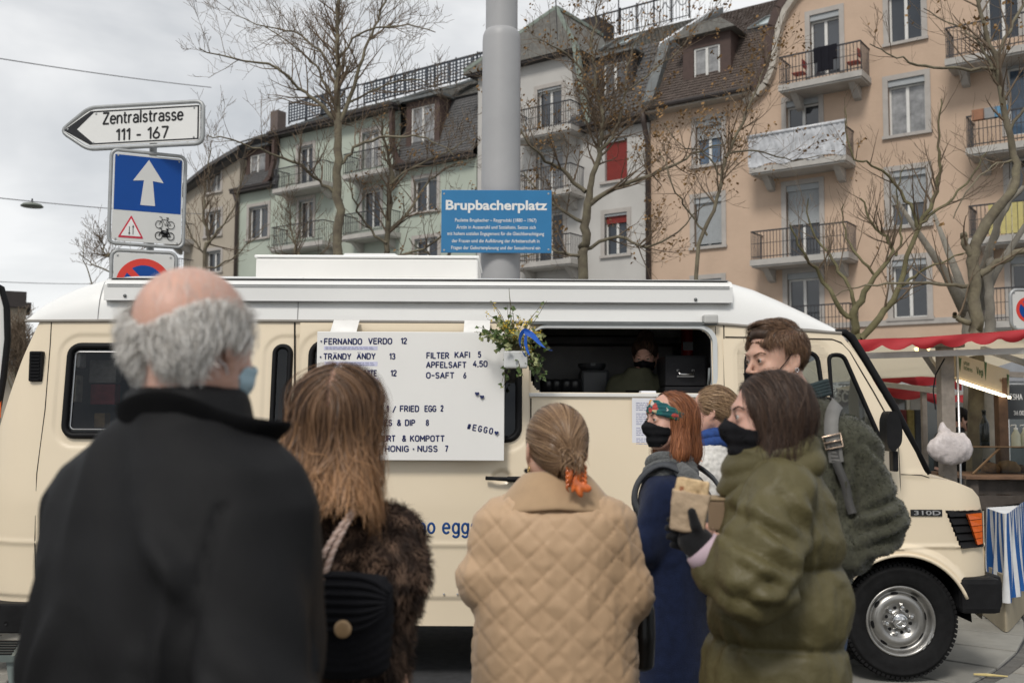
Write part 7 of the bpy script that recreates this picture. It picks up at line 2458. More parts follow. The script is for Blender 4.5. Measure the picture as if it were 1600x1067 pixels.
class Person:
 def __init__(s,label,px,Y,deg,py=800):
  s.rz = radians(deg)
  w = P(px,py,Y)
  s.w = Vector((w.x,Y,0))
  s.Y = Y
  s.o = thing('person',label,'person',s.w,s.rz)
 def L(s,px,py,dY=0.0):
  """a spot of the photograph at this person's distance, in the person's own frame (x right, y forward)"""
  w = P(px,py,s.Y + dY) - s.w
  c,d = cos(-s.rz),sin(-s.rz)
  return (w.x * c - w.y * d,w.x * d + w.y * c,w.z)
 def head(s,c,yaw=0.0,nod=0.0,tilt=0.0,k=1.0):
  s.hc = A(*c); s.hk = k
  s.HR = (Rz(radians(yaw)) @ Rx(radians(-nod)) @ Ry(radians(tilt))).astype(np.float32)
 def toH(s,p): return ((p - s.hc) @ s.HR) / s.hk
 def fromH(s,q): return (np.asarray(q,dtype=np.float32) * s.hk) @ s.HR.T + s.hc
def f_skull(q):
 d = d_ell(q,(0,-.012,.03),(.077,.096,.087))
 d = smin(d,d_ell(q,(0,.028,-.035),(.06,.062,.075)),.03)
 return d
def f_head(q,fem=True,ears=True):
 d = f_skull(q)
 d = smin(d,d_ell(q,(0,.05,-.092),(.028 if fem else .034,.03,.022)),.035)
 for s in (-1,1):
  d = smin(d,d_ell(q,(s * .038,.058,-.03),(.024,.022,.024)),.02)
  d = smin(d,d_cap(q,(s * .055,.0,-.05),(s * .03,.055,-.095),.022,.016),.03)
 d = smin(d,d_ell(q,(0,.08,.026),(.046,.012,.011)),.018)
 for s in (-1,1): d = smax(d,-d_ell(q,(s * .031,.101,.004),(.017,.018,.012)),.012)
 n = d_cap(q,(0,.083,.014),(0,.109,-.024),.006,.0085)
 n = smin(n,d_ell(q,(0,.109,-.029),(.0085,.0085,.0075)),.006)
 for s in (-1,1): n = smin(n,d_ell(q,(s * .0115,.1,-.032),(.0065,.008,.006)),.005)
 d = smin(d,n,.009)
 for s in (-1,1):
  lid = np.sqrt(((q - A(s * .031,.0765,.004)) ** 2).sum(-1)) - .0148
  lid = np.maximum(lid,-d_ell(q,(s * .031,.098,.0035),(.0125,.022,.0042)))
  d = smin(d,lid,.004)
 d = smin(d,d_ell(q,(0,.094,-.058),(.019,.007,.0042)),.005)
 d = smin(d,d_ell(q,(0,.092,-.067),(.017,.007,.005)),.005)
 if ears:
  for s in (-1,1):
   e = d_ellr(q,(s * .08,-.012,-.008),(.008,.019,.031),Rz(s * .45) @ Rx(.15))
   e = smax(e,-d_ellr(q,(s * .09,-.008,-.003),(.009,.011,.02),Rz(s * .45) @ Rx(.15)),.005)
   e = smin(e,d_ell(q,(s * .077,-.004,-.034),(.006,.009,.01)),.008)
   d = smin(d,e,.006)
 return d
def loft(p,rows,n=2.5,cy=0.0):
 """rows: (z, half width, half depth, centre x, centre y) from low to high"""
 z = p[:,2]
 R = np.array(rows,dtype=np.float32)
 a,b,cx,cyy = [np.interp(z,R[:,0],R[:,i]) for i in (1,2,3,4)]
 k = (np.abs((p[:,0] - cx) / a) ** n + np.abs((p[:,1] - cyy) / b) ** n) ** (1 / n)
 d = (k - 1) * np.minimum(a,b)
 d = np.maximum(d,z - R[-1,0])
 d = np.maximum(d,R[0,0] - z)
 return d * .8
def hand_chain(p,wr,dirv,nrm,k=1.0,curl=.5):
 """palm, four fingers of unequal length and a thumb from the side of the palm"""
 wr = np.array(wr,float); u = np.array(dirv,float); u /= np.linalg.norm(u)
 n = np.array(nrm,float); n -= u * (n @ u); n /= np.linalg.norm(n)
 s = np.cross(u,n)
 d = d_cap(p,wr,wr + u * .045 * k,.022 * k,.026 * k)
 for i,(o,L_) in enumerate(((-.03,.062),(-.01,.072),(.01,.068),(.029,.052))):
  b = wr + u * .075 * k + s * o * k
  d = smin(d,d_cap(p,wr + u * .03 * k + s * o * .7 * k,b,.014 * k,.0105 * k),.008)
  m = b + (u * cos(curl) + n * sin(curl)) * L_ * .55 * k
  e = m + (u * cos(curl * 2.4) + n * sin(curl * 2.4)) * L_ * .5 * k
  d = smin(d,smin(d_cap(p,b,m,.0095 * k,.0085 * k),d_cap(p,m,e,.0085 * k,.007 * k),.003),.004)
 t0 = wr + u * .02 * k - s * .022 * k
 t1 = t0 + (u * .7 - s * .6 + n * .3) * .04 * k
 t2 = t1 + (u * .85 - s * .1 + n * .4) * .034 * k
 return smin(d,smin(d_cap(p,t0,t1,.013 * k,.01 * k),d_cap(p,t1,t2,.01 * k,.008 * k),.003),.007)
def base_body(per,H,arms,mat,fem=True,lean=(0,0),legs=True,res=.015,hres=.0065):
 """one continuous surface from the crown to the soles; arms = ((shoulder, elbow, wrist, hand direction, palm normal), ...)"""
 hc = per.hc
 nb = A(lean[0],lean[1],H * .815)
 def f(p):
  q = per.toH(p)
  d = f_head(q,fem) * per.hk
  d = smin(d,d_cap(p,per.fromH((0,-.03,-.05)),nb,.05 * per.hk,.056),.03)
  t = d_capf(p,(lean[0] * .9,lean[1] * .9,H * .745),(lean[0] * .4,lean[1] * .4,H * .62),.125,.11,.72,(0,1,0))
  t = smin(t,d_capf(p,(0,0,H * .6),(0,0,H * .53),.115,.125,.75,(0,1,0)),.06)
  t = smin(t,d_cap(p,(lean[0] - .1,lean[1],H * .79),(lean[0] + .1,lean[1],H * .79),.05,.05),.05)
  d = smin(d,t,.04)
  for sh,el,wr,hd,pn in arms:
   d = smin(d,chain(p,[(lean[0] * .9 + np.sign(sh[0] + 1e-6) * .1,lean[1],H * .785),sh,el,wr],[.045,.042,.034,.022],.02),.025)
   d = smin(d,hand_chain(p,wr,hd,pn,.95),.012)
  if legs:
   for s in (-1,1):
    d = smin(d,chain(p,[(s * .08,0,H * .52),(s * .09,.01,H * .28),(s * .09,-.02,.075)],[.085,.055,.038],.02),.03)
    d = smin(d,d_capf(p,(s * .09,-.03,.045),(s * .1,.13,.035),.04,.035,.8,(0,0,1)),.02)
  return d
 pts = np.array([a[i] for a in arms for i in (0,1,2)])
 lo = np.minimum(np.array((-.28,-.2,-.0)),pts.min(0) - .13); hi = np.maximum(np.array((.28,.25,0)),pts.max(0) + .13)
 zt = float(hc[2]) + .16; zn = float(hc[2]) - .15
 g = res
 xs = [(min(lo[0],hc[0] - .14),hc[0] - .13,g),(hc[0] - .13,hc[0] + .13,hres),(hc[0] + .13,max(hi[0],hc[0] + .14),g)]
 ys = [(min(lo[1],hc[1] - .16),hc[1] - .15,g),(hc[1] - .15,hc[1] + .15,hres),(hc[1] + .15,max(hi[1],hc[1] + .16),g)]
 zs = [(-.012,zn,g),(zn,zt,hres)]
 per.body = implicit('body',f,None,None,None,mat,per.o,sm=0,segs=(xs,ys,zs))
 return per.body
def eyes(per,iris=eye_dark,closed=0.0,brow=brow_m,which=(-1,1)):
 for s in which:
  c = (s * .031,.0762,.004)
  m = MB()
  T = Matrix([[*(per.HR[i] * per.hk),float((A(*c) * per.hk @ per.HR.T + per.hc)[i])] for i in range(3)] + [[0,0,0,1]])
  m.lathe([(0,-.0136),(.0096,-.0096),(.0136,0),(.0115,.0072),(.0096,.0096),(.006,.0122)],20,M4=T @ Matrix.Rotation(-pi / 2,4,'X'))
  e = m.build('eye',eye_white,per.o,smooth=True)
  m = MB(); m.lathe([(.0064,.0121),(.0064,.0126),(.003,.0138),(0,.0141)],16,M4=T @ Matrix.Rotation(-pi / 2,4,'X')); m.build('iris',iris,e,smooth=True)
  V,F = [],[]
  pts = [(s * (.012 + .037 * t),.0905 - .018 * t * t,.0215 + .007 * sin(t * 2.2) - .003 * t) for t in np.linspace(0,1,9)]
  bp_ = np.array(pts,dtype=np.float32)
  for _ in range(5):
   dd_,gg_ = grad(f_head,bp_); bp_ = bp_ - (dd_ - .0006)[:,None] * gg_
  pts = bp_
  m = MB(); m.tube([per.fromH(q) for q in pts],[0.0008 + .0012 * sin(pi * (i + .8) / 10.5) for i in range(9)],6)
  m.build('eyebrow',brow,per.o,smooth=True)
  # lashes
  m = MB(); m.tube([per.fromH((s * .031 + .0125 * x,.0915 - 0.004 * x * x,.0075 - .0035 * x * x)) for x in np.linspace(-1,1,7)],.0009,4); m.build('lashes',brow,e)
def face_mask(per,mat,res=.0032,loops=True,loopmat=None,low=0.0,fem=True):
 def f(p):
  q = per.toH(p)
  h = d_ell(q,(0,.03,-.04),(.064,.066,.08))
  h = smin(h,d_ell(q,(0,.05,-.088),(.034,.034,.026)),.035)
  h = smin(h,d_cap(q,(0,.085,-.0),(0,.1,-.03),.014,.02),.022)
  for s in (-1,1): h = smin(h,d_ell(q,(s * .036,.056,-.03),(.026,.024,.024)),.02)
  sh = np.abs(h - .0045) - .0022
  # edges of the fabric
  top = (q[:,2] - (.004 - low) + (np.abs(q[:,0]) * .42)) * .8
  bot = (-.108 - q[:,2])
  side = (.026 - q[:,1]) + np.abs(q[:,2] + .045) * .45
  r = smax(smax(top,bot,.01),side,.012)
  return smax(sh,r,.003) * per.hk
 c = per.fromH((0,.06,-.05))
 lo,hi = c - .1,c + .1
 o = implicit('face_mask',f,lo,hi,res,mat,per.o,sm=1,
  disp=lambda V,N: .0012 * np.sin(per.toH(V.astype(np.float32))[:,2] * 210) * 1.0)
 if loops:
  for s in (-1,1):
   for zz,ze in ((-.028,.016),(-.078,-.036)):
    m = MB()
    m.tube([per.fromH(v) for v in ((s * .056,.036,zz),(s * .073,.004,(zz + ze) / 2),(s * .081,-.02,ze),(s * .079,-.034,ze - .005 if ze > 0 else ze + .006))],.0013 * per.hk,5)
    m.build('ear_loop',loopmat or mat,o,smooth=True)
 return o
def trousers(per,H,mat,lo_=.06,hip=.56,w=.0):
 def f(p):
  d = d_capf(p,(0,0,H * hip),(0,0,H * .52),.135,.14,.8,(0,1,0))
  for s in (-1,1):
   d = smin(d,chain(p,[(s * .08,0,H * .52),(s * .092,.01,H * .28),(s * .092,-.02,lo_)],[.1,.075,.07],.02),.02)
  return smax(d,lo_ - p[:,2],.01)
 o = implicit('trousers',f,(-.25,-.2,0),(.25,.2,H * .64),.014,mat,per.o,disp=lambda V,N: .005 * vnoise(V * A(12,12,25)) + .003 * vnoise(V * 40))
 for s in (-1,1):
  def g(p):
   d = d_capf(p,(s * .09,-.035,.05),(s * .1,.135,.04),.048,.042,.85,(0,0,1))
   d = smin(d,d_cap(p,(s * .09,-.03,.06),(s * .09,-.03,.12),.045,.046),.02)
   return smax(d,.012 - p[:,2],.004)
  implicit('shoe',g,(s * .1 - .08,-.11,-.0),(s * .1 + .08,.21,.15),.009,shoe_m,per.o)
 return o
def sheet_surf(name,fn,nu,nv,mat,parent,th=.006,sub=1,smooth=True):
 V = [tuple(fn(i / nu,j / nv)) for i in range(nu + 1) for j in range(nv + 1)]
 Q = [(i * (nv + 1) + j,(i + 1) * (nv + 1) + j,(i + 1) * (nv + 1) + j + 1,i * (nv + 1) + j + 1) for i in range(nu) for j in range(nv)]
 o = np_mesh(name,np.array(V,float),Q,mat,parent)
 md = o.modifiers.new('thick','SOLIDIFY'); md.thickness = th; md.offset = 0
 if sub:
  md = o.modifiers.new('s','SUBSURF'); md.levels = sub; md.render_levels = sub
 return o
def scalp_roots(per,n,region,seed=1):
 r = np.random.default_rng(seed)
 out = np.zeros((0,3),np.float32)
 while len(out) < n:
  v = r.normal(size=(n * 3,3)); v /= np.linalg.norm(v,axis=1,keepdims=True)
  q = (v * A(.077,.096,.087) + A(0,-.012,.03)).astype(np.float32)
  q = q[region(q)]
  out = np.concatenate([out,q])
 return out[:n]
def norm_(v): return v / (np.linalg.norm(v,axis=1,keepdims=True) + 1e-9)
def ridged(p): return 1 - np.abs(vnoise(p)) * 2
def creases(V,per,segs,amp,w,mask=None):
 """sharp cloth creases along lines given as spots of the photograph"""
 d = np.zeros(len(V))
 jit = .006 * np.stack([vnoise(V * 11),vnoise(V * 11 + 3)],-1)
 for (a,b,c,e) in segs:
  A_ = np.array(per.L(a,b,-.15))[1:]; B_ = np.array(per.L(c,e,-.15))[1:]
  ab = B_ - A_; q = V[:,1:] + jit - A_
  t = np.clip(q @ ab / (ab @ ab),0,1)
  r = np.linalg.norm(q - t[:,None] * ab,axis=1)
  f = np.sin(pi * np.clip(t,.04,.96)) ** .5
  d += f * (-amp * np.exp(-r / w) + amp * .8 * np.exp(-((r - w * 3.2) / (w * 1.8)) ** 2))
 return d if mask is None else d * mask
def folds(V,c,axis,freq,amp,rad,seed=0.0):
 """creases that run round an arm near a bend"""
 d = np.linalg.norm(V - np.array(c),axis=1)
 w = np.exp(-(d / rad) ** 2)
 t = (V - np.array(c)) @ np.array(axis)
 return amp * w * np.sin(t * freq + 3 * vnoise(V * 7 + seed)) * (0.6 + .4 * vnoise(V * 9 + 3 + seed))
 # ------------------------------------------------------------ 1: old man in the black jacket
p1 = Person('elderly man with white hair and bald crown in a black jacket, back turned',272,1.47,-30)
H = 1.83
p1.head(p1.L(304,540,.02),yaw=6,nod=8,k=.98)
lean1 = (float(p1.hc[0]) * .7,float(p1.hc[1]) * .6)
armsR = ((.175,-.02,1.435),(.245,-.085,1.15),(.2,.1,.98),(-.2,.6,-.3),(-1,0,0))
armsL = ((-.205,.0,1.465),(-.185,.05,1.15),(-.13,.17,.98),(.2,.6,-.3),(1,0,0))
base_body(p1,H,(armsR,armsL),skin_old,fem=False,lean=lean1,hres=.0075)
eyes(p1)
trousers(p1,H,dark_cloth)
jk_black = M('black_jacket_cloth',(.013,.013,.0138),.58,var=.2,vscale=2.5,bump=.25,bscale=420,sheen=.0,spec=.12)
cord_black = M('black_cord_collar',(.006,.006,.0065),.85,var=.3,vscale=8,bump=.3,bscale=300,spec=.06)
lx,ly = lean1
zS = p1.L(272,735)[2]
rows1 = [(.78,.20,.15,.01,0),(1.0,.21,.155,.01,0),(1.15,.22,.16,.0,0),(1.3,.225,.158,lx * .4,ly * .3),(1.42,.226,.15,lx * .7 - .006,ly * .6),(1.49,.23,.138,lx - .012,ly),(1.54,.206,.118,lx - .014,ly),(1.575,.14,.1,lx,ly),(1.605,.088,.085,lx,ly),(1.65,.075,.078,lx,ly * 1.1)]
def f_j1(p):
 d = loft(p,rows1,2.4)
 for sh,el,wr,*_ in (armsR,armsL):
  s = np.sign(sh[0])
  d = smin(d,chain(p,[(sh[0] * .86,sh[1],sh[2] - .0),el,wr],[.074,.08,.06],.03),.018)
 return d
def dj1(V,N):
 d = .012 * vnoise(V * A(6,6,2.5)) + .006 * ridged(V * A(9,9,4) + 4) + .0025 * vnoise(V * A(24,24,12) + 4)
 d += folds(V,(.25,-.09,1.14),(.3,.1,1),52,.015,.2)
 for (x0,z0,x1,z1,w,am) in ((.15,1.42,.13,1.0,.014,.016),(.11,1.3,.02,.85,.02,.013),(.06,1.15,-.04,.8,.018,.011),(.0,1.05,-.1,.8,.02,.010),(.12,1.1,.2,.84,.016,.012),
  (-.13,1.4,-.16,1.1,.012,.010),(-.05,1.36,-.15,1.15,.02,.008),(.2,1.3,.27,1.22,.012,.010),(.16,1.2,.25,1.14,.012,.012),(.15,1.12,.26,1.06,.012,.012),(.15,1.05,.25,.97,.013,.011),(.1,1.47,.17,1.38,.015,.009)):
  a = np.array((x0,z0)); b = np.array((x1,z1)); ab = b - a
  am *= 1.9
  q = V[:,[0,2]] + .008 * np.stack([vnoise(V * 9),vnoise(V * 9 + 3)],-1) - a
  t = np.clip(q @ ab / (ab @ ab),0,1)
  e = q - t[:,None] * ab
  d += am * np.exp(-((e ** 2).sum(1)) / w ** 2) * np.sin(pi * np.clip(t,.03,.97)) ** .6 * (V[:,1] < .05)
 d += folds(V,(-.255,-.04,1.15),(-.2,0,1),60,.006,.15,5)
 d += .006 * np.exp(-((V[:,0] * .8 + V[:,2] * .35 - .62 + .05 * np.sin(V[:,2] * 9)) / .022) ** 2) * (V[:,1] < 0)
 d += .005 * np.exp(-((V[:,0] * .9 + V[:,2] * .5 - .72) / .03) ** 2) * (V[:,1] < 0)
 for s in (-1,1):   # sleeve seam
  ss = np.hypot(V[:,0] - s * .165,0) - .02 * np.sin((V[:,2] - 1.2) * 5)
  d -= .004 * np.exp(-((np.abs(V[:,0]) - .178 - .03 * (1.45 - V[:,2])) / .006) ** 2) * ((V[:,2] > 1.1) & (V[:,2] < 1.5))
 return d
implicit('jacket',f_j1,(-.42,-.26,.76),(.42,.3,1.68),.009,jk_black,p1.o,disp=dj1,sm=2)
nc = np.array((lx,ly * 1.05,1.517))
def collar1(u,v):
 a = (u - .5) * 2 * 2.75             # angle from the back, + to the right
 r = .078 + .012 * v + .03 * (abs(a) / 2.75) ** 2 * v
 if a > 1.2: r += .04 * v * sstep(1.2,1.9,np.array([a]))[0] * (1 - .7 * sstep(2.1,2.75,np.array([a]))[0])
 h = .078 + .012 * cos(a)
 return (nc[0] + r * sin(a) * 1.08,nc[1] - r * cos(a),nc[2] + .04 + h * v + .006 * sin(a * 3) - .03 * (1 - cos(a)) * .5)
sheet_surf('collar',collar1,40,6,cord_black,p1.o,.012)
bald = lambda q: (q[:,2] < .012 + .06 * (np.abs(q[:,0]) / .077) ** 1.6) & (q[:,2] > -.06) & (q[:,1] < .04) & ~((q[:,1] > -.035) & (q[:,2] < .022))
f1 = lambda p: f_skull(p1.toH(p)) * p1.hk
hair_w = hair_mat('white_hair',(.42,.39,.35),(.9,.88,.84),.55)
rh1 = scalp_roots(p1,9500,bald,3)
edge1 = .012 + .06 * (np.abs(rh1[:,0]) / .077) ** 1.6 - rh1[:,2]
len1 = (.012 + .05 * np.clip(edge1 / .035,0,1)) * (.7 + .6 * rng.random(len(rh1)))
roots = p1.fromH(rh1)
def flow1(p,t):
 q = p1.toH(p)
 v = np.stack([np.sign(q[:,0]) * .35 + q[:,0] * 5,-.35 + 0 * q[:,0],-.9 + 1.2 * np.maximum(0,q[:,2]) * 10 * 0 + 0 * q[:,0]],-1)
 return norm_(v) @ p1.HR.T
strands('hair',f1,roots,flow1,7,len1,.00095,hair_w,p1.o,off=(.001,.024),stick=.55,wave=.3,wfreq=15,clump=.15,lift=.38,seed=4)
few = lambda q: (q[:,2] > .05) & (q[:,1] < .05)
strands('thin_hair',f1,p1.fromH(scalp_roots(p1,260,few,8)),flow1,6,.035,.0005,hair_w,p1.o,off=(.001,.006),wave=.6,wfreq=30,seed=5)
face_mask(p1,mask_blue,loopmat=M('white_loop',(.7,.7,.7),.7),fem=False)
# ------------------------------------------------------------ 2: woman in the brown fur coat
p2 = Person('woman with long wavy chestnut hair in a dark brown fur coat',552,2.15,-6)
H = 1.72
p2.head(p2.L(530,660),yaw=4,nod=4)
hc = p2.hc
aR = ((.165,0,1.36),(.165,-.06,1.19),(.13,.12,1.14),(-.6,.6,0),(0,0,-1))
el2 = p2.L(655,948)
aR = ((.105,0,1.35),(float(el2[0]) - .06,-.03,float(el2[2]) + .07),(.02,.15,1.13),(-.6,.4,0),(0,0,-1))
aL = ((-.15,0,1.36),(-.2,-.02,1.12),(-.1,.2,1.1),(.6,.4,0),(0,0,-1))
base_body(p2,H,(aR,aL),skin_a,lean=(float(hc[0]),.0),hres=.01)
eyes(p2)
trousers(p2,H,dark_cloth)
lx = float(hc[0])
rows2 = [(.55,.165,.16,-.03,0),(.8,.155,.15,-.03,0),(1.05,.14,.135,-.02,0),(1.2,.142,.13,-.02,0),(1.32,.14,.12,lx * .5,0),(1.38,.125,.1,lx,0),(1.43,.085,.085,lx,0),(1.5,.07,.075,lx,0)]
def f_c2(p):
 d = loft(p,rows2,2.3)
 for sh,el,wr,*_ in (aR,aL):
  d = smin(d,chain(p,[(sh[0] * .85,sh[1],sh[2]),el,wr],[.07,.078,.07],.03),.04)
 return d
fur_base = M('fur_dark',(.022,.014,.011),.9,var=.3,vscale=14)
fur_m = hair_mat('fur_strands',(.022,.013,.009),(.17,.105,.07),.7)
co2 = implicit('fur_coat',f_c2,(-.36,-.25,.54),(.36,.32,1.52),.0105,fur_base,p2.o,disp=lambda V,N: .006 * vnoise(V * 18) + .004 * vnoise(V * 40))
V2,Q2 = mesh_vq(co2)
fuzz('fur',V2,Q2,42000,.015,.0021,fur_m,p2.o,droop=(0,0,-.8),seed=5,curl=.9,tintf=lambda p,t,r: np.clip(.32 + .85 * vnoise(p * 48) + .25 * (r.random(len(p)) - .5),0,1),
  sel=lambda c: (c[:,1] < .1) * 1.0 + .1)
# hair: a full mass that falls over the shoulders
hcx,hcy,hcz = [float(v) for v in hc]
zb_ = float(p2.L(540,800)[2])
def f_h2(p):
 q = p2.toH(p)
 d = d_ell(q,(0,-.014,.03),(.081,.103,.094)) * p2.hk
 z = p[:,2]
 lft = d_capf(p,(hcx - .016,hcy - .03,hcz - .02),(hcx - .105,-.115,zb_ - .06),.052,.075,.8,(0,1,0))
 rgt = d_capf(p,(hcx + .016,hcy - .03,hcz - .02),(hcx + .05,-.15,zb_ - .06),.05,.07,.8,(0,1,0))
 d = smin(d,lft,.04); d = smin(d,rgt,.04)
 fa = smax(-(q[:,1] - .03),.0 * q[:,1] - 1,.01)
 return smax(d,q[:,1] - .035 - .6 * np.clip(-.11 - q[:,2],0,.1),.03)
hair_b = hair_mat('chestnut_hair',(.05,.028,.018),(.22,.125,.07),.4,tip=(.46,.25,.12))
base_h2 = M('hair_under_brown',(.035,.018,.011),.6,var=.3,vscale=30)
implicit('hair_mass',lambda p: smax(f_h2(p) + .012,zb_ + .04 + .05 * vnoise(p * 14) - p[:,2],.01),(hcx - .26,hcy - .3,zb_ - .08),(hcx + .22,hcy + .12,hcz + .17),.009,base_h2,p2.o,sm=2)
rt = scalp_roots(p2,7500,lambda q: (q[:,2] > .0) & (q[:,1] < .06),7)
def flow2(p,t):
 q = p2.toH(p)
 out = norm_(np.stack([q[:,0] * 6,-.3 - q[:,1] * 4,-1.0 + 0 * q[:,0]],-1))
 hi = np.clip((q[:,2] - .03) * 14,0,1)[:,None]
 side = norm_(np.stack([np.sign(q[:,0]) * .9 + q[:,0] * 5,-.25 + 0 * q[:,0],-.45 + 0 * q[:,0]],-1))
 low = np.stack([(-.12 if t > .5 else 0) + 0 * q[:,0],0 * q[:,0],-1 + 0 * q[:,0]],-1)
 return norm_(side * hi + (out * .4 + low * .8) * (1 - hi))
lens2 = (rt[:,2] + .165) * 1.12 + .035 * np.clip(rt[:,2] * 12,0,1) + .07 * (rng.random(len(rt)) - .55)
strands('hair',f_h2,p2.fromH(rt),flow2,15,lens2,.0019,hair_b,p2.o,off=(-.003,.014),stick=.9,wave=.6,wfreq=9,clump=.14,tipcol=1.0,seed=6,taper=.2,wramp=1.3)
strands('loose_locks',f_h2,p2.fromH(rt[:900]),flow2,22,lens2[:900] * 1.08,.0018,hair_b,p2.o,off=(.004,.028),stick=.6,wave=.9,wfreq=11,clump=.3,tipcol=1.3,seed=9,taper=.3,wramp=1.3)
# shoulder bag
bg = thing('shoulder_bag','black ribbed flap bag with round wooden button on the fur coat back','bag',p2.w,p2.rz)
bc = p2.L(540,972,-.17)
def f_bag2(p):
 q = p - A(*bc)
 d = loft(q,[(-.1,.07,.03,0,0),(-.085,.086,.04,0,0),(0,.093,.05,0,0),(.07,.09,.042,0,0),(.09,.075,.03,0,0)],2.4)
 return d
knit_black = M('black_knit',(.012,.012,.014),.85,var=.2,bump=.3,bscale=150,spec=.1)
implicit('pouch',f_bag2,tuple(np.array(bc) - .13),tuple(np.array(bc) + .13),.006,knit_black,bg,disp=lambda V,N: .0035 * np.abs(np.sin((np.hypot(V[:,0] - bc[0],(V[:,2] - bc[2] - .09) * 1.0)) * 190)),sm=2)
def flap(u,v):
 x = (u - .5) * 2; z = .095 - .04 * x ** 4 * (1 - v) - .115 * v * (1 - .5 * abs(x) ** 3)
 return (bc[0] + x * (.098 - .006 * v),bc[1] - .05 - .012 * sin(v * 2.4) - .0 + .03 * x * x,bc[2] + z + .012 * (1 - x * x) - .004 * sin(z * 300) * 0)
fl = sheet_surf('flap',flap,30,14,knit_black,bg,.012)
for k in range(7):
 m = MB(); m.tube([Vector(flap(u,(k + .5) / 7)) + Vector((0,-.007,0)) for u in np.linspace(.03,.97,20)],.0055,6); m.build('knit_rib',knit_black,fl,smooth=True)
bt0 = p2.L(536,982,-.245)
m = MB(); m.lathe([(0,.006),(.012,.006),(.0165,.004),(.0165,0),(0,-.002)],24,M4=Matrix.Translation((bt0[0],bt0[1] - .0,bt0[2])) @ Matrix.Rotation(pi / 2,4,'X')); m.build('wooden_button',M('button_wood',(.45,.29,.15),.45,var=.25,vscale=60),bg,smooth=True)
for k,(a,b) in enumerate((((552,795),(488,903)),((553,800),(506,905)))):
 A0,B0 = Vector(p2.L(a[0],a[1],-.14)),Vector(p2.L(b[0],b[1],-.22))
 for h in range(2):
  m = MB(); pts = []
  for i in range(60):
   t = i / 59; ph = t * 50 + h * pi
   q = A0.lerp(B0,t) + Vector((.0035 * sin(ph),.0035 * cos(ph) - .03 * sin(t * pi),.0))
   pts.append(q)
  m.tube(pts,.0032,5); m.build('strap',M('strap_cord%d' % h,((.55,.42,.36),(.38,.27,.22))[h],.6),bg,smooth=True)
  # ------------------------------------------------------------ 3: woman in the beige quilted coat
p3 = Person('woman in a beige diamond-quilted coat with her hair clipped up',867,2.75,0)
H = 1.68
p3.head(p3.L(868,700),yaw=12,nod=2)
hc = p3.hc
eR = p3.L(1000,935); eL = p3.L(733,920)
aR = ((.165,0,1.33),(eR[0] - .035,-.02,eR[2] + .02),(.13,.2,1.03),(-.4,.5,-.1),(0,0,-1))
aL = ((-.165,0,1.33),(eL[0] + .035,-.02,eL[2] + .03),(-.13,.2,1.03),(.4,.5,-.1),(0,0,-1))
base_body(p3,H,(aR,aL),skin_a,lean=(0,0),hres=.009)
eyes(p3)
trousers(p3,H,dark_cloth)
rows3 = [(.62,.235,.17,0,0),(.8,.228,.165,0,0),(1.0,.216,.155,0,0),(1.15,.208,.15,0,0),(1.28,.21,.14,0,0),(1.345,.205,.125,0,0),(1.38,.17,.105,0,0),(1.405,.11,.085,0,0),(1.44,.068,.07,0,0)]
def f_c3(p):
 d = loft(p,rows3,2.4)
 for sh,el,wr,*_ in (aR,aL):
  d = smin(d,chain(p,[(sh[0] * .93,sh[1],sh[2] - .02),el,wr],[.06,.06,.055],.03),.03)
 return d
def quilt(V,pitch,amp,w=.16,dark=False):
 a = np.arctan2(V[:,0],-V[:,1]) * .21
 u = np.where(np.abs(V[:,0]) < .4,V[:,0] * 1.0,0)
 back = (V[:,1] < .03)
 u = np.where(back,V[:,0] + 0 * a,V[:,1] + .2)
 z = V[:,2] + .012 * vnoise(V * 5)
 g1 = np.abs(np.mod((u + z) / pitch,1) - .5) * 2
 g2 = np.abs(np.mod((u - z) / pitch,1) - .5) * 2
 e = np.minimum(1 - g1,1 - g2)
 return amp * (1 - np.exp(-e / w))
quilt_m = M('quilted_beige',(.50,.335,.20),.62,var=.06,vscale=4,bump=.12,bscale=300,sheen=.15,dirt=.0)
cord_m = M('camel_corduroy',(.44,.295,.17),.85,var=.12,vscale=8,sheen=.3)
crd_h = 180
def dj3(V,N):
 q = quilt(V,.078,.0044,.11)
 e = .003 * vnoise(V * A(9,9,9)) + .004 * vnoise(V * A(4,4,3)) + folds(V,(aR[1][0],0,aR[1][2]),(0,0,1),60,.005,.12) + folds(V,(aL[1][0],0,aL[1][2]),(0,0,1),60,.005,.12)
 e += .0035 * ridged(V * A(20,20,11) + 2) + .0016 * ridged(V * A(45,45,28) + 9)
 return q + e
implicit('quilted_coat',f_c3,(-.42,-.24,.6),(.42,.34,1.46),.0068,quilt_m,p3.o,disp=dj3,sm=2)
def collar3(u,v):
 a = (u - .5) * 2 * 2.2
 r = .068 + .062 * v ** .85
 w = 1.15 + .25 * v
 return (hc[0] + r * sin(a) * w,.0 - r * cos(a),1.455 - .085 * v ** 1.15 + .012 * (1 - v) * cos(a) - .012 * abs(sin(a)) * v - .02 * (1 - cos(a)) * v + .0016 * sin(a * r * 900) * 0)
cl3 = sheet_surf('collar',collar3,60,8,cord_m,p3.o,.012)
f_s3 = lambda p: f_skull(p3.toH(p)) * p3.hk
def f_h3(p):
 q = p3.toH(p)
 d = d_ell(q,(0,-.016,.028),(.083,.103,.093))
 d = smin(d,d_cap(q,(0,-.075,-.02),(.012,-.098,-.06),.045,.03),.05)
 d = smin(d,d_ell(q,(.02,-.115,-.045),(.026,.02,.03)),.02)
 d = smax(d,q[:,1] - .055 + .3 * np.maximum(0,-q[:,2] - .0),.03)
 return d * p3.hk
hair_3 = hair_mat('light_brown_hair',(.10,.055,.03),(.36,.23,.13),.33,tip=(.2,.12,.07))
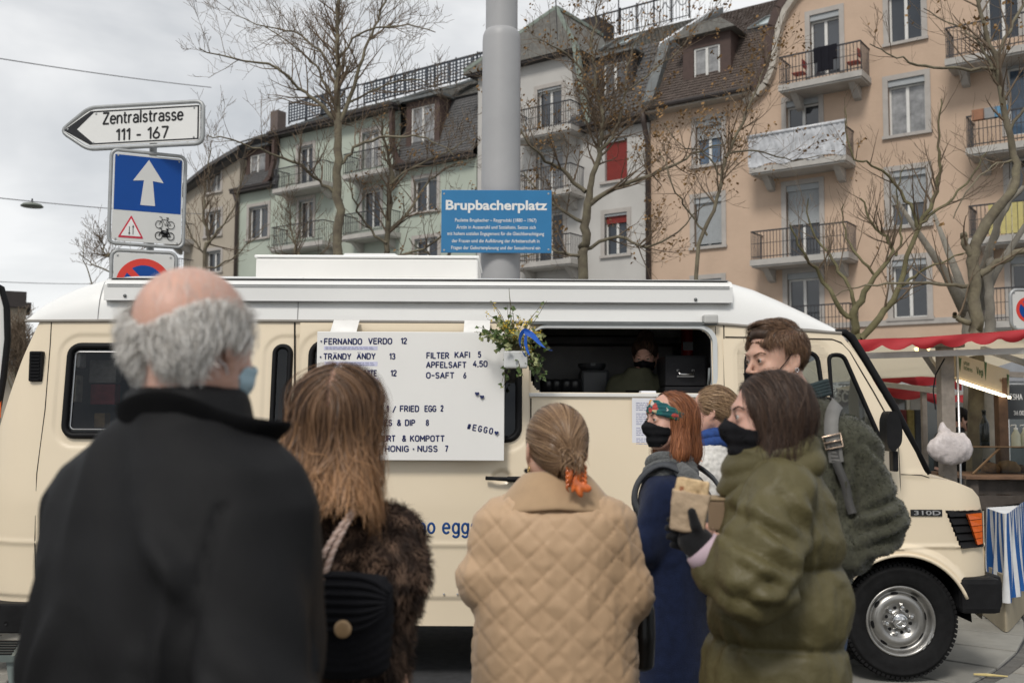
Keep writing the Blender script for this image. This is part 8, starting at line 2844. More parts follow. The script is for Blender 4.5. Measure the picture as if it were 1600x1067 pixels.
implicit('hair_mass',lambda p: f_h3(p) + .004,tuple(hc - .19),tuple(hc + .15),.006,M('hair_under_light',(.12,.07,.04),.6,var=.3,vscale=40),p3.o,sm=2)
target3 = A(.012,-.112,-.045)
def flow3(p,t):
 q = p3.toH(p)
 v = target3 - q
 dd = np.linalg.norm(v,axis=1,keepdims=True)
 return (norm_(v + A(0,0,.02) + (np.clip(q[:,2:3],0,.1)) * A(0,-6,0) * (dd > .08))) @ p3.HR.T
rt = scalp_roots(p3,5500,lambda q: (q[:,1] < .062) & (q[:,2] > -.05 + .6 * np.maximum(q[:,1],0)),9)
lens = np.linalg.norm(rt - target3,axis=1) * 1.15
strands('hair',f_h3,p3.fromH(rt),flow3,12,lens,.0026,hair_3,p3.o,off=(-.002,.003),stick=1,wave=.07,wfreq=12,tipcol=.3,seed=11,taper=.5)
strands('loose_ends',f_h3,p3.fromH(np.tile(target3 + A(.0,-.018,.012),(220,1)) + (rng.random((220,3)) - .5) * .024),lambda p,t: norm_(np.stack([vnoise(p * 60 + 3),-.5 + 0 * p[:,0],.7 - 2.4 * t + 0 * p[:,0]],-1)),10,.075,.0016,hair_3,p3.o,off=(.0,.02),stick=.2,wave=.8,wfreq=30,seed=12)
ck = thing('hair_claw','orange claw clip holding the hair above the quilted coat','hair clip',p3.w,p3.rz)
claw_m = M('orange_claw',(.72,.17,.04),.2,var=.35,vscale=60,coat=.6)
for s in (-1,1):
 for k in range(5):
  a0 = target3 + A(.004 + s * .004,-.012,-.004)
  m = MB(); pts = []
  for i in range(8):
   t = i / 7
   pts.append(p3.fromH(a0 + A(s * (.004 + .018 * sin(t * 2.6)),-.016 - .006 * k * 0 + .02 * t * 0 - .012 * sin(t * 3),-.012 * (k - 1.2) - .03 * t)))
  m.tube(pts,[.0032,.004,.0042,.004,.0036,.003,.0025,.0015],6); m.build('claw_tooth',claw_m,ck,smooth=True)
m = MB()
for s in (-1,1): m.tube([p3.fromH(target3 + A(s * .004,-.026,.012)),p3.fromH(target3 + A(s * .012,-.036,-.02)),p3.fromH(target3 + A(s * .016,-.034,-.055))],[.007,.009,.006],8)
m.build('hinge',claw_m,ck,smooth=True)
def f_bow(p):
 q = p3.toH(p) - target3
 d = d_ellr(q,(.0,-.036,-.045),(.007,.006,.028),Ry(.25)); d = np.minimum(d,d_ellr(q,(.03,-.036,-.058),(.017,.007,.012),Ry(.3)))
 d = np.minimum(d,d_ellr(q,(.012,-.037,-.068),(.009,.007,.017),Ry(-.5))); d = smin(d,d_ellr(q,(.012,-.036,-.05),(.015,.007,.012),Ry(.8)),.006)
 return d
implicit('bow_clip',f_bow,tuple(p3.fromH(target3 - .12)),tuple(p3.fromH(target3 + .1)),.0035,claw_m,ck)
m = MB(); m.tube([p3.fromH((-.077,-.005,-.045) + A(0,.009 * cos(t),-.012 + .009 * sin(t))) for t in np.linspace(0,2 * pi,13)[:-1]],.0018,5,closed=True)
m.build('earring',M('gold_ring',(.7,.5,.2),.25,metal=1.0),p3.o,smooth=True)
m = MB(); m.tube([p3.fromH(v) for v in ((-.08,.02,-.06),(-.055,-.03,-.085),(0,-.07,-.082),(.055,-.03,-.085),(.08,.02,-.06))],[.006,.008,.008,.008,.006],8); m.build('mask_strap',mask_black,p3.o,smooth=True)
# black bag on her right
hb = thing('hand_bag','small black bag showing at the right hip of the quilted coat','bag',p3.w,p3.rz)
c = p3.L(1003,990,.12)
def f_hb(p): return loft(p - A(*c),[(-.1,.015,.02,0,0),(-.085,.032,.06,0,0),(0,.036,.08,0,0),(.08,.034,.07,0,0),(.1,.02,.05,0,0)],2.4)
leather_b = M('black_leather',(.012,.012,.013),.35,var=.1,bump=.1,bscale=120)
implicit('pouch',f_hb,tuple(np.array(c) - .13),tuple(np.array(c) + .13),.008,leather_b,hb)
m = MB(); m.tube([(c[0] - .0,c[1] - .06,c[2] + .08),(c[0] - .03,c[1] - .03,c[2] + .2),(c[0] - .05,c[1] + .05,c[2] + .2),(c[0],c[1] + .07,c[2] + .07)],.005,6); m.build('handle',leather_b,hb,smooth=True)
# ------------------------------------------------------------ 4: woman with the floral headband and navy coat
p4 = Person('woman in a long navy wool coat with floral headband and black mask',1055,4.0,62)
H = 1.68
hd4 = p4.L(1047,657)
p4.head(hd4,yaw=46,nod=0,k=.98)
hc = p4.hc
aR = ((.15,-.01,1.32),(.19,.03,1.09),(.1,.24,1.15),(-.8,.4,0),(0,0,-1))
aL = ((-.15,-.01,1.32),(-.2,.06,1.12),(-.06,.25,1.15),(.8,.4,0),(0,0,-1))
base_body(p4,H,(aR,aL),skin_c,lean=(float(hc[0]) * .5,float(hc[1]) * .5),hres=.0048)
eyes(p4)
trousers(p4,H,jeans)
navy_wool = M('navy_wool',(.009,.015,.042),.95,var=.25,vscale=30,bump=.5,bscale=260,sheen=.1,spec=.15)
lx,ly = float(hc[0]) * .6,float(hc[1]) * .6
rows4 = [(.56,.22,.165,0,0),(.8,.21,.155,0,0),(1.05,.185,.14,0,0),(1.2,.18,.135,0,0),(1.3,.178,.125,lx * .5,ly * .5),(1.36,.145,.105,lx,ly),(1.4,.09,.085,lx,ly),(1.45,.066,.07,lx,ly)]
def f_c4(p):
 d = loft(p,rows4,2.3)
 for sh,el,wr,*_ in (aR,aL):
  d = smin(d,chain(p,[(sh[0] * .9,sh[1],sh[2] - .01),el,wr],[.068,.07,.062],.03),.035)
 return d
implicit('wool_coat',f_c4,(-.34,-.22,.54),(.34,.36,1.47),.009,navy_wool,p4.o,
  disp=lambda V,N: .006 * vnoise(V * A(9,9,3)) + .003 * vnoise(V * A(22,22,8)) + folds(V,aL[1],(0,.3,1),60,.008,.12) + folds(V,aR[1],(0,.3,1),60,.006,.12),sm=2)
scarf_m = M('grey_knit_scarf',(.10,.105,.105),.95,var=.4,vscale=60,bump=.9,bscale=160,sheen=.2)
m = MB()
for k,(r,z,w) in enumerate(((.086,1.385,.03),(.08,1.412,.03),(.074,1.44,.026))):
 m = MB(); m.tube([(lx + r * cos(t) * 1.05,ly + .01 + r * sin(t),z + .012 * sin(2 * t + k) - .012 * sin(t)) for t in np.linspace(0,2 * pi,29)[:-1]],w,10,closed=True); m.build('scarf',scarf_m,p4.o,smooth=True)
m = MB()
pe = [(-.09,-.05,1.41),(-.125,-.1,1.38),(-.135,-.145,1.31),(-.125,-.155,1.22),(-.12,-.15,1.16)]
m.tube(pe,[.03,.036,.036,.034,.028],10); sc = m.build('scarf_end',scarf_m,p4.o,smooth=True);
face_mask(p4,mask_black)
def f_h4(p):
 q = p4.toH(p)
 d = d_ell(q,(0,-.014,.03),(.083,.101,.092))
 for s in (-1,1):
  d = smin(d,d_capf(q,(s * .055,-.02,0),(s * .085,.0,-.13),.032,.03,.8,(1,0,0)),.03)
 d = smin(d,d_capf(q,(0,-.07,.0),(0,-.085,-.12),.06,.06,.7,(0,1,0)),.04)
 d = smax(d,-d_ell(q,(0,.09,-.03),(.064,.075,.105)),.015)
 return d * p4.hk
hair_4 = hair_mat('auburn_hair',(.12,.04,.018),(.42,.17,.08),.36,tip=(.5,.2,.09))
implicit('hair_mass',lambda p: f_h4(p) + .006,tuple(hc - .2),tuple(hc + .16),.0065,M('hair_under_auburn',(.12,.045,.02),.6,var=.3,vscale=40),p4.o,sm=2)
def mk_flow(per,part=.0,back=-.5):
 def fl(p,t):
  q = per.toH(p)
  hi = np.clip((q[:,2] - .02) * 16,0,1)[:,None]
  side = norm_(np.stack([np.sign(q[:,0] - part) * 1.0,back + 0 * q[:,0],-.5 + 0 * q[:,0]],-1))
  low = np.stack([0 * q[:,0],.02 + 0 * q[:,0],-1 + 0 * q[:,0]],-1)
  return norm_(side * hi + low * (1 - hi)) @ per.HR.T
 return fl
rt = scalp_roots(p4,4200,lambda q: ((q[:,2] > -.02) & (q[:,1] < .035)),12)
strands('hair',f_h4,p4.fromH(rt),mk_flow(p4),13,.27,.0021,hair_4,p4.o,off=(-.002,.009),stick=.95,wave=.35,wfreq=10,clump=.2,wramp=1.0,tipcol=.8,seed=13,taper=.3)
strands('loose_hair',f_h4,p4.fromH(rt[:260]),mk_flow(p4),14,.3,.0014,hair_4,p4.o,off=(.004,.02),stick=.7,wave=.6,wfreq=14,seed=14)
# patterned headband
hb_m = bpy.data.materials.new('floral_band'); hb_m.use_nodes = True
nt = hb_m.node_tree; bs = nt.nodes['Principled BSDF']; bs.inputs['Roughness'].default_value = .85
tc = nd(nt,'ShaderNodeTexCoord'); vo = nd(nt,'ShaderNodeTexVoronoi',Scale=48.0); vo.inputs['Randomness'].default_value = 1
nt.links.new(tc.outputs['Object'],vo.inputs['Vector'])
rp_ = nd(nt,'ShaderNodeValToRGB'); rp_.color_ramp.interpolation = 'CONSTANT'
sepc = nd(nt,'ShaderNodeSeparateColor'); nt.links.new(vo.outputs['Color'],sepc.inputs['Color']); nt.links.new(sepc.outputs['Red'],rp_.inputs['Fac'])
cr = rp_.color_ramp.elements
cr[0].color = (.01,.09,.10,1); cr[1].position = .45; cr[1].color = (.015,.14,.13,1)
for pos,c_ in ((.6,(.45,.07,.06,1)),(.7,(.6,.5,.3,1)),(.8,(.03,.12,.03,1)),(.88,(.65,.3,.06,1)),(.94,(.6,.55,.5,1))):
 e = rp_.color_ramp.elements.new(pos); e.color = c_
nt.links.new(rp_.outputs['Color'],bs.inputs['Base Color'])
def f_band(p):
 q = p4.toH(p)
 s = np.abs(d_ell(q,(0,-.014,.03),(.088,.107,.098)) - .002) - .004
 n = (q @ A(0,-.42,.907))
 r = np.abs(n - .0155) - (.020 + .010 * sstep(0,.08,q[:,1]))
 return smax(s,r,.004) * p4.hk
implicit('headband',f_band,tuple(hc - .14),tuple(hc + .16),.0045,hb_m,p4.o,disp=lambda V,N: .0015 * np.sin((V[:,2] + V[:,0] * .3) * 420))
# backpack
bp = thing('backpack','grey and black backpack on the navy coat','backpack',p4.w,p4.rz)
bpk = M('backpack_grey',(.055,.06,.068),.7,var=.2,vscale=15,bump=.4,bscale=300)
def f_bp(p): return loft(p - A(.02,-.235,1.08),[(-.2,.11,.05,0,0),(-.17,.14,.075,0,0),(.0,.14,.085,0,0),(.14,.13,.07,0,0),(.2,.09,.045,0,0)],3.2)
implicit('pack_body',f_bp,(-.16,-.36,.86),(.2,-.12,1.3),.01,bpk,bp,disp=lambda V,N: .006 * vnoise(V * 18))
for s in (-1,1):
 V_ = smooth_pts([Vector(v) for v in ((s * .08,-.17,1.26),(s * .105,-.115,1.355),(s * .115,.0,1.415),(s * .12,.09,1.36),(s * .125,.11,1.27),(s * .13,.04,1.18),(s * .13,-.06,1.1),(s * .11,-.17,1.0))],5)
 m = MB(); vv = []
 for i,v in enumerate(V_):
  t = (V_[min(i + 1,len(V_) - 1)] - V_[max(i - 1,0)]).normalized(); o_ = Vector((v.x * .25,v.y - .0,v.z - 1.2)); o_.normalize(); w = t.cross(Vector((v.x,v.y * 1.3,(v.z - 1.22) * 1.2)).normalized()).normalized() * .02
  n_ = w.cross(t).normalized() * .006
  q_ = v + Vector((v.x,v.y,v.z - 1.2)).normalized() * .014
  vv += [q_ - w - n_,q_ + w - n_,q_ + w + n_,q_ - w + n_]
 m.add(vv,[(i * 4 + a,i * 4 + (a + 1) % 4,i * 4 + 4 + (a + 1) % 4,i * 4 + 4 + a) for i in range(len(V_) - 1) for a in range(4)]); m.build('shoulder_strap',bpk,bp,smooth=True)
 # ------------------------------------------------------------ 5: woman in white fleece
p5 = Person('woman with loosely tied light hair in a white fleece and blue scarf',1120,4.75,50)
H = 1.76
p5.head(p5.L(1112,643),yaw=22,nod=2,k=.98)
hc = p5.hc
aR = ((.15,0,1.38),(.2,-.02,1.1),(.12,.18,1.0),(-.8,.4,0),(0,0,-1)); aL = tuple(tuple(-v if (i == 0) else v for i,v in enumerate(q)) for q in aR)
base_body(p5,H,(aR,aL),skin_c,lean=(float(hc[0]) * .5,float(hc[1]) * .5),hres=.008)
eyes(p5); trousers(p5,H,jeans)
lx,ly = float(hc[0]) * .6,float(hc[1]) * .6
def f_c5(p):
 d = loft(p,[(.8,.17,.13,0,0),(1.05,.17,.13,0,0),(1.35,.18,.12,0,0),(1.43,.14,.1,lx,ly),(1.5,.08,.08,lx,ly)],2.3)
 for sh,el,wr,*_ in (aR,aL): d = smin(d,chain(p,[(sh[0] * .9,sh[1],sh[2] - .02),el,wr],[.065,.066,.05],.03),.035)
 return d
fleece_w = M('white_fleece',(.62,.60,.56),.95,var=.15,vscale=60,sheen=.3)
implicit('fleece_jacket',f_c5,(-.34,-.2,.78),(.34,.3,1.53),.0095,fleece_w,p5.o,disp=lambda V,N: .007 * np.abs(vnoise(V * 48)) + .004 * vnoise(V * 95))
m = MB()
for r,z in ((.078,1.485),(.072,1.52)): m.tube([(lx + r * cos(t),ly + r * sin(t),z + .012 * sin(2 * t)) for t in np.linspace(0,2 * pi,21)[:-1]],.03,8,closed=True)
m.build('blue_scarf',M('blue_scarf',(.02,.06,.22),.9,var=.3,vscale=40),p5.o,smooth=True)
def f_h5(p):
 q = p5.toH(p)
 d = d_ell(q,(0,-.016,.03),(.084,.104,.094))
 d = smin(d,d_capf(q,(0,-.085,-.01),(.01,-.12,-.13),.045,.035,.7,(0,1,0)),.04)
 d = smax(d,-d_ell(q,(0,.09,-.03),(.07,.07,.1)),.015)
 d = smax(d,-d_ell(q,(0,.0,-.05),(.1,.03,.045)),.01)
 return d * p5.hk
hair_5 = hair_mat('dark_blond_hair',(.14,.08,.045),(.42,.28,.16),.4)
implicit('hair_mass',lambda p: f_h5(p) + .005,tuple(hc - .2),tuple(hc + .16),.0075,M('hair_under_blond',(.16,.1,.06),.6),p5.o,sm=2)
t5 = A(0,-.11,-.04)
def flow5(p,t):
 q = p5.toH(p); v = t5 - q; dd = np.linalg.norm(v,axis=1,keepdims=True)
 a = norm_(v + np.clip(q[:,2:3],0,.1) * A(0,-6,0)); b = A(.05,-.1,-1)[None] + 0 * v
 k = np.clip((.05 - dd) / .03,0,1) if t < .55 else 1.0
 return norm_(a * (1 - k) + b * k) @ p5.HR.T
rt = scalp_roots(p5,3000,lambda q: (q[:,1] < .06) & (q[:,2] > -.03),15)
strands('hair',f_h5,p5.fromH(rt),flow5,14,.26,.0022,hair_5,p5.o,off=(-.002,.008),stick=.85,wave=.45,wfreq=12,clump=.25,seed=16)
# ------------------------------------------------------------ 6: tall man in olive boucle jacket
p6 = Person('tall young man in a dark olive teddy fleece jacket looking down',1268,3.3,78)
H = 1.92
hd6 = p6.L(1212,563)
p6.head(hd6,yaw=34,nod=6,k=1.02)
hc = p6.hc
# arm seen: shoulder behind the neck, elbow out at the back, hand in the pocket in front
shL = p6.L(1326,682,-.15); elL = p6.L(1372,815,-.17); wrL = p6.L(1322,868,-.22)
aL = (shL,elL,wrL,(0,.7,-.5),(1,0,0))
aR = ((-shL[0],shL[1],shL[2]),(-elL[0],elL[1],elL[2]),(-wrL[0],wrL[1],wrL[2]),(0,.7,-.5),(-1,0,0))
sy_ = shL[1]
shB = (shL[0] * .7,shL[1] + .03,shL[2] - .05)
base_body(p6,H,(((-shB[0],shB[1],shB[2]),) + aR[1:],(shB,) + aL[1:]),skin_a,fem=False,lean=(0,-.02),hres=.0046)
eyes(p6,closed=.5,brow=M('light_brow',(.16,.09,.055),.9))
trousers(p6,H,jeans)
olive_b = M('olive_teddy',(.048,.048,.031),.95,var=.3,vscale=70,sheen=.25)
def f_c6(p):
 y0 = sy_ * .75
 d = loft(p,[(1.02,.18,.125,0,.02),(1.15,.19,.135,0,0),(1.35,.2,.172,0,y0 * .3),(1.46,.185,.168,0,y0 * .5),(1.55,.17,.14,0,y0 * .4),(1.62,.12,.105,0,.0),(1.68,.078,.08,0,.035)],2.3)
 for sh,el,wr,*_ in (aR,aL): d = smin(d,chain(p,[(sh[0] * .85,sh[1],sh[2] - .02),el,wr],[.083,.08,.062],.03),.04)
 return d
co6 = implicit('teddy_jacket',f_c6,(-.42,-.42,1.0),(.42,.45,1.72),.0105,olive_b,p6.o,disp=lambda V,N: .004 * np.abs(vnoise(V * 75)) + .002 * vnoise(V * 130) + .008 * vnoise(V * A(7,7,4)) + folds(V,elL,(0,-.3,1),60,.008,.15) + creases(V,p6,((1338,700,1326,862),(1328,832,1402,800),(1333,852,1402,828),(1340,872,1392,856),(1342,800,1408,768),(1312,730,1300,800),(1345,690,1388,730)),.015,.008,(V[:,0] < -.04) * 1.0),sm=2)
V6,Q6 = mesh_vq(co6)
fz6 = hair_mat('olive_pile',(.036,.038,.025),(.10,.102,.07),.95)
fuzz('fleece_pile',V6,Q6,26000,.0045,.002,fz6,p6.o,droop=(0,0,-.2),seed=7,curl=1.2,tintf=lambda p,t,r: np.clip(.4 + .7 * vnoise(p * 75),0,1),sel=lambda c: (c[:,0] < .12) * 1.0 + .05)
rib_m = M('ribbed_collar',(.02,.035,.038),.85,bump=.4,bscale=90)
nkc = p6.L(1262,615)
m = MB()
for k in range(5): m.tube([(.0 + (.072 - .002 * k) * cos(t),nkc[1] + .0 + (.070 - .002 * k) * sin(t),nkc[2] - .018 + .010 * k - .02 * sin(t)) for t in np.linspace(0,2 * pi,25)[:-1]],.0078,8,closed=True)
m.build('collar',rib_m,p6.o,smooth=True)
m = MB(); m.tube([wrL,tuple(Vector(wrL) + Vector((.0,.05,-.045)))],[.05,.045],12); m.build('cuff',M('cuff_taupe',(.13,.115,.1),.8,var=.15,bump=.2,bscale=90),p6.o,smooth=True)
def f_h6(p):
 q = p6.toH(p)
 d = d_ell(q,(0,-.012,.037),(.084,.104,.094))
 d = smin(d,d_ell(q,(0,.05,.092),(.05,.04,.026)),.03)
 d = smax(d,-d_ell(q,(0,.1,-.005),(.08,.085,.07)),.012)
 d = smax(d,-(q[:,2] + .045 - .3 * np.minimum(q[:,1] + .03,0)),.015)
 for s in (-1,1): d = smax(d,-d_ell(q,(s * .085,.0,-.02),(.03,.03,.042)),.008)
 return d * p6.hk
hair_6 = hair_mat('brown_short_hair',(.055,.03,.018),(.22,.125,.07),.42)
implicit('hair_mass',lambda p: f_h6(p) + .012,tuple(hc - .16),tuple(hc + .17),.0055,M('hair_under_brown2',(.05,.028,.017),.6,var=.3,vscale=40),p6.o,sm=1)
rt = scalp_roots(p6,7500,lambda q: (q[:,2] > -.045) & (q[:,1] < .075) & ~((q[:,1] > -.03) & (q[:,2] < .012)) & ~((q[:,1] > .02) & (q[:,2] < .062)) & ~((q[:,1] > -.005) & (q[:,2] < .03)),17)
def flow6(p,t):
 q = p6.toH(p)
 top = np.clip((q[:,2] - .05) * 14,0,1)[:,None]
 return norm_(top * A(.5,.6,.25) + (1 - top) * A(0,-.15,-1)) @ p6.HR.T
strands('hair',f_h6,p6.fromH(rt),flow6,5,.036,.0013,hair_6,p6.o,off=(.0,.009),stick=.8,wave=.35,wfreq=26,lift=.12,seed=18)
def f_lm(p): return f_h6(p)
for s in (-1,):
 for pts in (((s * .082,-.004,.02),(s * .074,.02,-.01),(s * .062,.055,-.045)),((s * .08,-.02,-.035),(s * .068,.01,-.06),(s * .055,.045,-.08))):
  m = MB(); m.tube([p6.fromH(q) for q in pts],.0017,5); m.build('mask_strap',mask_black,p6.o,smooth=True)
face_mask(p6,mask_black,loops=False,low=.03)
m = MB(); c = p6.fromH((-.088,-.012,-.036)); m.tube([Vector(c) + Vector((0,.005 * cos(t),.006 * sin(t))) for t in np.linspace(0,2 * pi,13)[:-1]],.0016,5,closed=True); m.build('earring',chrome if 'chrome' in globals() else eye_white,p6.o,smooth=True)
# grey webbing strap with a steel buckle over his shoulder
sb = thing('shoulder_strap_bag','grey webbing bag strap with a metal buckle over the olive jacket','bag',p6.w,p6.rz)
web = M('grey_webbing',(.17,.165,.155),.6,var=.12,vscale=20,bump=.3,bscale=300)
sp = [(1318,618,.03),(1303,640,-.13),(1298,668,-.2),(1302,695,-.235),(1306,722,-.25),(1322,758,-.27),(1333,800,-.28)]
def strap_at(sp,wid,name,mat,parent,per):
 pts = smooth_pts([Vector(per.L(a,b,d)) for a,b,d in sp],5)
 for i,v in enumerate(pts):      # rest the strap on the cloth
  for _ in range(14):
   d = float(f_c6(np.array([tuple(v)],dtype=np.float32))[0])
   g = grad(f_c6,np.array([tuple(v)],dtype=np.float32))[1][0]
   v = v + Vector(tuple(g * (.016 - d) * .7))
  pts[i] = v
 vv = []
 for i,v in enumerate(pts):
  g = Vector(tuple(grad(f_c6,np.array([tuple(v)],dtype=np.float32))[1][0]))
  t = (pts[min(i + 1,len(pts) - 1)] - pts[max(i - 1,0)]).normalized()
  w = t.cross(g).normalized() * wid / 2; n_ = g * .003
  vv += [v - w - n_,v + w - n_,v + w + n_,v - w + n_]
 m = MB(); m.add(vv,[(i * 4 + a,i * 4 + (a + 1) % 4,i * 4 + 4 + (a + 1) % 4,i * 4 + 4 + a) for i in range(len(pts) - 1) for a in range(4)])
 return m.build(name,mat,parent,smooth=True),pts
so,spts = strap_at(sp[:5],.043,'wide_strap',web,sb,p6)
so2,spts2 = strap_at(sp[3:],.026,'narrow_strap',M('strap_dark',(.06,.058,.055),.6),sb,p6)
c = spts[-7]; g = Vector(tuple(grad(f_c6,np.array([tuple(c)],dtype=np.float32))[1][0]))
t = (spts[-6] - spts[-8]).normalized(); w = t.cross(g).normalized()
m = MB(); m.tube([c + g * .008 + w * a * .027 + t * b * .02 for a,b in ((-1,-1),(1,-1),(1,1),(-1,1))],.0032,6,closed=True); m.tube([c + g * .01 - w * .027,c + g * .01 + w * .027],.003,6)
m.build('buckle',M('buckle_brass',(.55,.42,.32),.3,metal=.9),so,smooth=True)
# ------------------------------------------------------------ 7: woman in the olive puffer coat
p7 = Person('woman with dark shoulder-length hair in an olive puffer coat holding a wrap',1228,2.5,80)
H = 1.70
hd7 = p7.L(1202,656)
p7.head(hd7,yaw=8,nod=-2,k=1.0)
hc = p7.hc
cyb = (p7.L(1325,1000)[1] + p7.L(1100,1000)[1]) / 2
hwd = (p7.L(1100,1000)[1] - p7.L(1325,1000)[1]) / 2
shL = p7.L(1222,782,-.15); elL = p7.L(1182,905,-.215); wrL = p7.L(1124,884,-.15)
aL = (shL,elL,tuple(wrL),(p7.L(1085,838,-.13)[0] - wrL[0],p7.L(1085,838,-.13)[1] - wrL[1],p7.L(1085,838,-.13)[2] - wrL[2]),(1,.2,0))
aR = ((.16,shL[1],shL[2]),(.22,elL[1],elL[2]),(.12,wrL[1] - .04,wrL[2] + .02),(-.3,1,.2),(-1,0,0))
aLb = (shL,elL,tuple(Vector(wrL) * 1.0),aL[3],aL[4])
base_body(p7,H,(aR,aLb),skin_c,lean=(0,float(hc[1]) * .5),hres=.0044)
eyes(p7)
trousers(p7,H,dark_cloth)
puff_m = M('olive_puffer',(.085,.072,.03),.52,var=.12,vscale=5,bump=.35,bscale=38,spec=.32,hue2=(.1,.085,.037))
zc7 = p7.L(1285,716)[2]
def f_c7(p):
 d = loft(p,[(.35,.19,hwd * .95,0,cyb),(.8,.185,hwd,0,cyb),(1.0,.17,hwd * .98,0,cyb),(1.2,.16,hwd * .92,0,cyb - .004),(1.33,.155,hwd * .8,0,cyb - .01),(1.42,.145,hwd * .66,0,cyb - .01),(1.48,.11,.095,0,cyb),(1.53,.085,.08,0,cyb)],2.4)
 for sh,el,wr,*_ in (aR,aL): d = smin(d,chain(p,[(sh[0] * .86,sh[1] - .0,sh[2] + .01),el,wr],[.076,.088,.058],.02),.014)
 return d
def dj7(V,N):
 arm = np.minimum(np.abs(d_cap(V.astype(np.float32),shL,elL,.09,.09)),np.abs(d_cap(V.astype(np.float32),elL,wrL,.09,.06)))
 isarm = np.exp(-(arm / .035) ** 2)
 z = V[:,2] + .01 * vnoise(V * 6)
 seams = [.55,.77,.985,1.2]
 d = np.zeros(len(V))
 for sz in (.52,.705,.89,1.075,1.26):
  e = np.abs(z - sz - .03 * (V[:,1] - cyb))
  d -= (.020 * np.exp(-e / .012) + .01 * np.exp(-(e / .05) ** 2)) * (1 - isarm)
  d += .006 * np.exp(-e / .05) * np.sin(V[:,1] * 70 + V[:,0] * 60 + 4 * vnoise(V * 8)) * (1 - isarm)
 d += .010 * vnoise(V * A(7,7,5)) + .007 * np.clip(ridged(V * A(8,8,5) + 3),0,1) + .005 * np.clip(ridged(V * A(17,17,11) + 8),-.2,1) + .003 * np.clip(ridged(V * A(34,34,24) + 8),0,1)
 t = (V - np.array(elL)) @ (np.array(shL) - np.array(elL)) / np.linalg.norm(np.array(shL) - np.array(elL))
 d += creases(V,p7,((1150,800,1245,845),(1138,838,1235,885),(1150,872,1220,905),(1118,905,1200,928),(1215,772,1258,838),(1175,765,1158,822),(1195,935,1255,895),(1248,858,1262,912),(1190,820,1230,855),(1160,905,1200,890)),.010,.007,(V[:,0] < -.04) * 1.0)
 d += creases(V,p7,((1264,770,1272,1067),(1246,748,1262,800),(1285,880,1315,925),(1150,1000,1190,1040),(1240,1010,1290,1030),(1130,960,1180,990)),.0035,.005,(V[:,0] < -.02) * 1.0)
 d += folds(V,elL,(0,-.55,.83),58,.007,.2)
 d += folds(V,shL,(0,.3,1),45,.007,.15)
 d -= .012 * np.exp(-np.abs(t - .06) / .01) * isarm * (V[:,0] < -.02) * 0
 return d
implicit('puffer_coat',f_c7,(-.48,-.34,.33),(.42,.5,1.56),.0078,puff_m,p7.o,disp=dj7,sm=3)
# high folded collar: three padded rings leaning to the back
def f_col7(p):
 d = None
 for k,(z,r,rr_) in enumerate(((-.012,.086,.036),(.03,.08,.03),(.06,.074,.02))):
  c = A(0,cyb + .004 + .004 * k,zc7 - .03 + z)
  q = p - c
  th = np.arctan2(q[:,1],q[:,0])
  q = q - np.stack([0 * th,0 * th,-.034 * np.sin(th) - .0],-1)
  R2 = np.hypot(q[:,0] * 1.05,q[:,1] * .93)
  e = np.hypot(R2 - r,q[:,2] * .95) - rr_
  d = e if d is None else smin(d,e,.006)
 return d
implicit('collar',f_col7,(-.16,cyb - .14,zc7 - .11),(.16,cyb + .2,zc7 + .11),.007,puff_m,p7.o,disp=lambda V,N: .007 * vnoise(V * A(16,16,10)) + .006 * np.clip(ridged(V * A(14,14,22)),0,1),sm=2)
face_mask(p7,mask_black)
def f_h7(p):
 q = p7.toH(p)
 d = d_ell(q,(0,-.012,.03),(.084,.102,.095))
 for s in (-1,1): d = smin(d,d_capf(q,(s * .055,-.015,.0),(s * .066,-.0,-.1),.042,.036,.8,(1,0,0)),.03)
 d = smin(d,d_capf(q,(0,-.045,.0),(0,-.045,-.11),.068,.064,.8,(0,1,0)),.04)
 d = smax(d,-d_ell(q,(0,.114,-.035),(.086,.09,.104)),.012)
 return d * p7.hk
hair_7 = hair_mat('dark_brown_hair',(.018,.011,.009),(.095,.058,.04),.5,tip=(.11,.062,.04))
implicit('hair_mass',lambda p: f_h7(p) + .006,tuple(hc - .2),tuple(hc + .17),.006,M('hair_under_dark',(.028,.015,.011),.6,var=.3,vscale=40),p7.o,sm=2)
rt = scalp_roots(p7,8500,lambda q: (q[:,2] > -.03) & (q[:,1] < .066 - .75 * np.maximum(0,-q[:,2] + .07)),19)
def flow7(p,t):
 q = p7.toH(p)
 hi = np.clip((q[:,2] - .045) * 16,0,1)[:,None]
 side = norm_(np.stack([np.sign(q[:,0] - .012) * 1.0,-.35 - 2.5 * np.maximum(q[:,1],0),-.35 + 0 * q[:,0]],-1))
 low = np.stack([0 * q[:,0],-.32 * (q[:,1] > .02) + .1 * (t > .7) + 0 * q[:,0],-1 + 0 * q[:,0]],-1)
 return norm_(side * hi + norm_(low) * (1 - hi)) @ p7.HR.T
strands('hair',f_h7,p7.fromH(rt),flow7,11,.20,.0015,hair_7,p7.o,off=(-.002,.006),stick=.97,wave=.4,wfreq=7,clump=.14,tipcol=.5,seed=20,wramp=1.0,taper=.4)
strands('loose_hair',f_h7,p7.fromH(rt[:800]),flow7,14,.24,.001,hair_7,p7.o,off=(.003,.018),stick=.7,wave=.5,wfreq=14,seed=21)
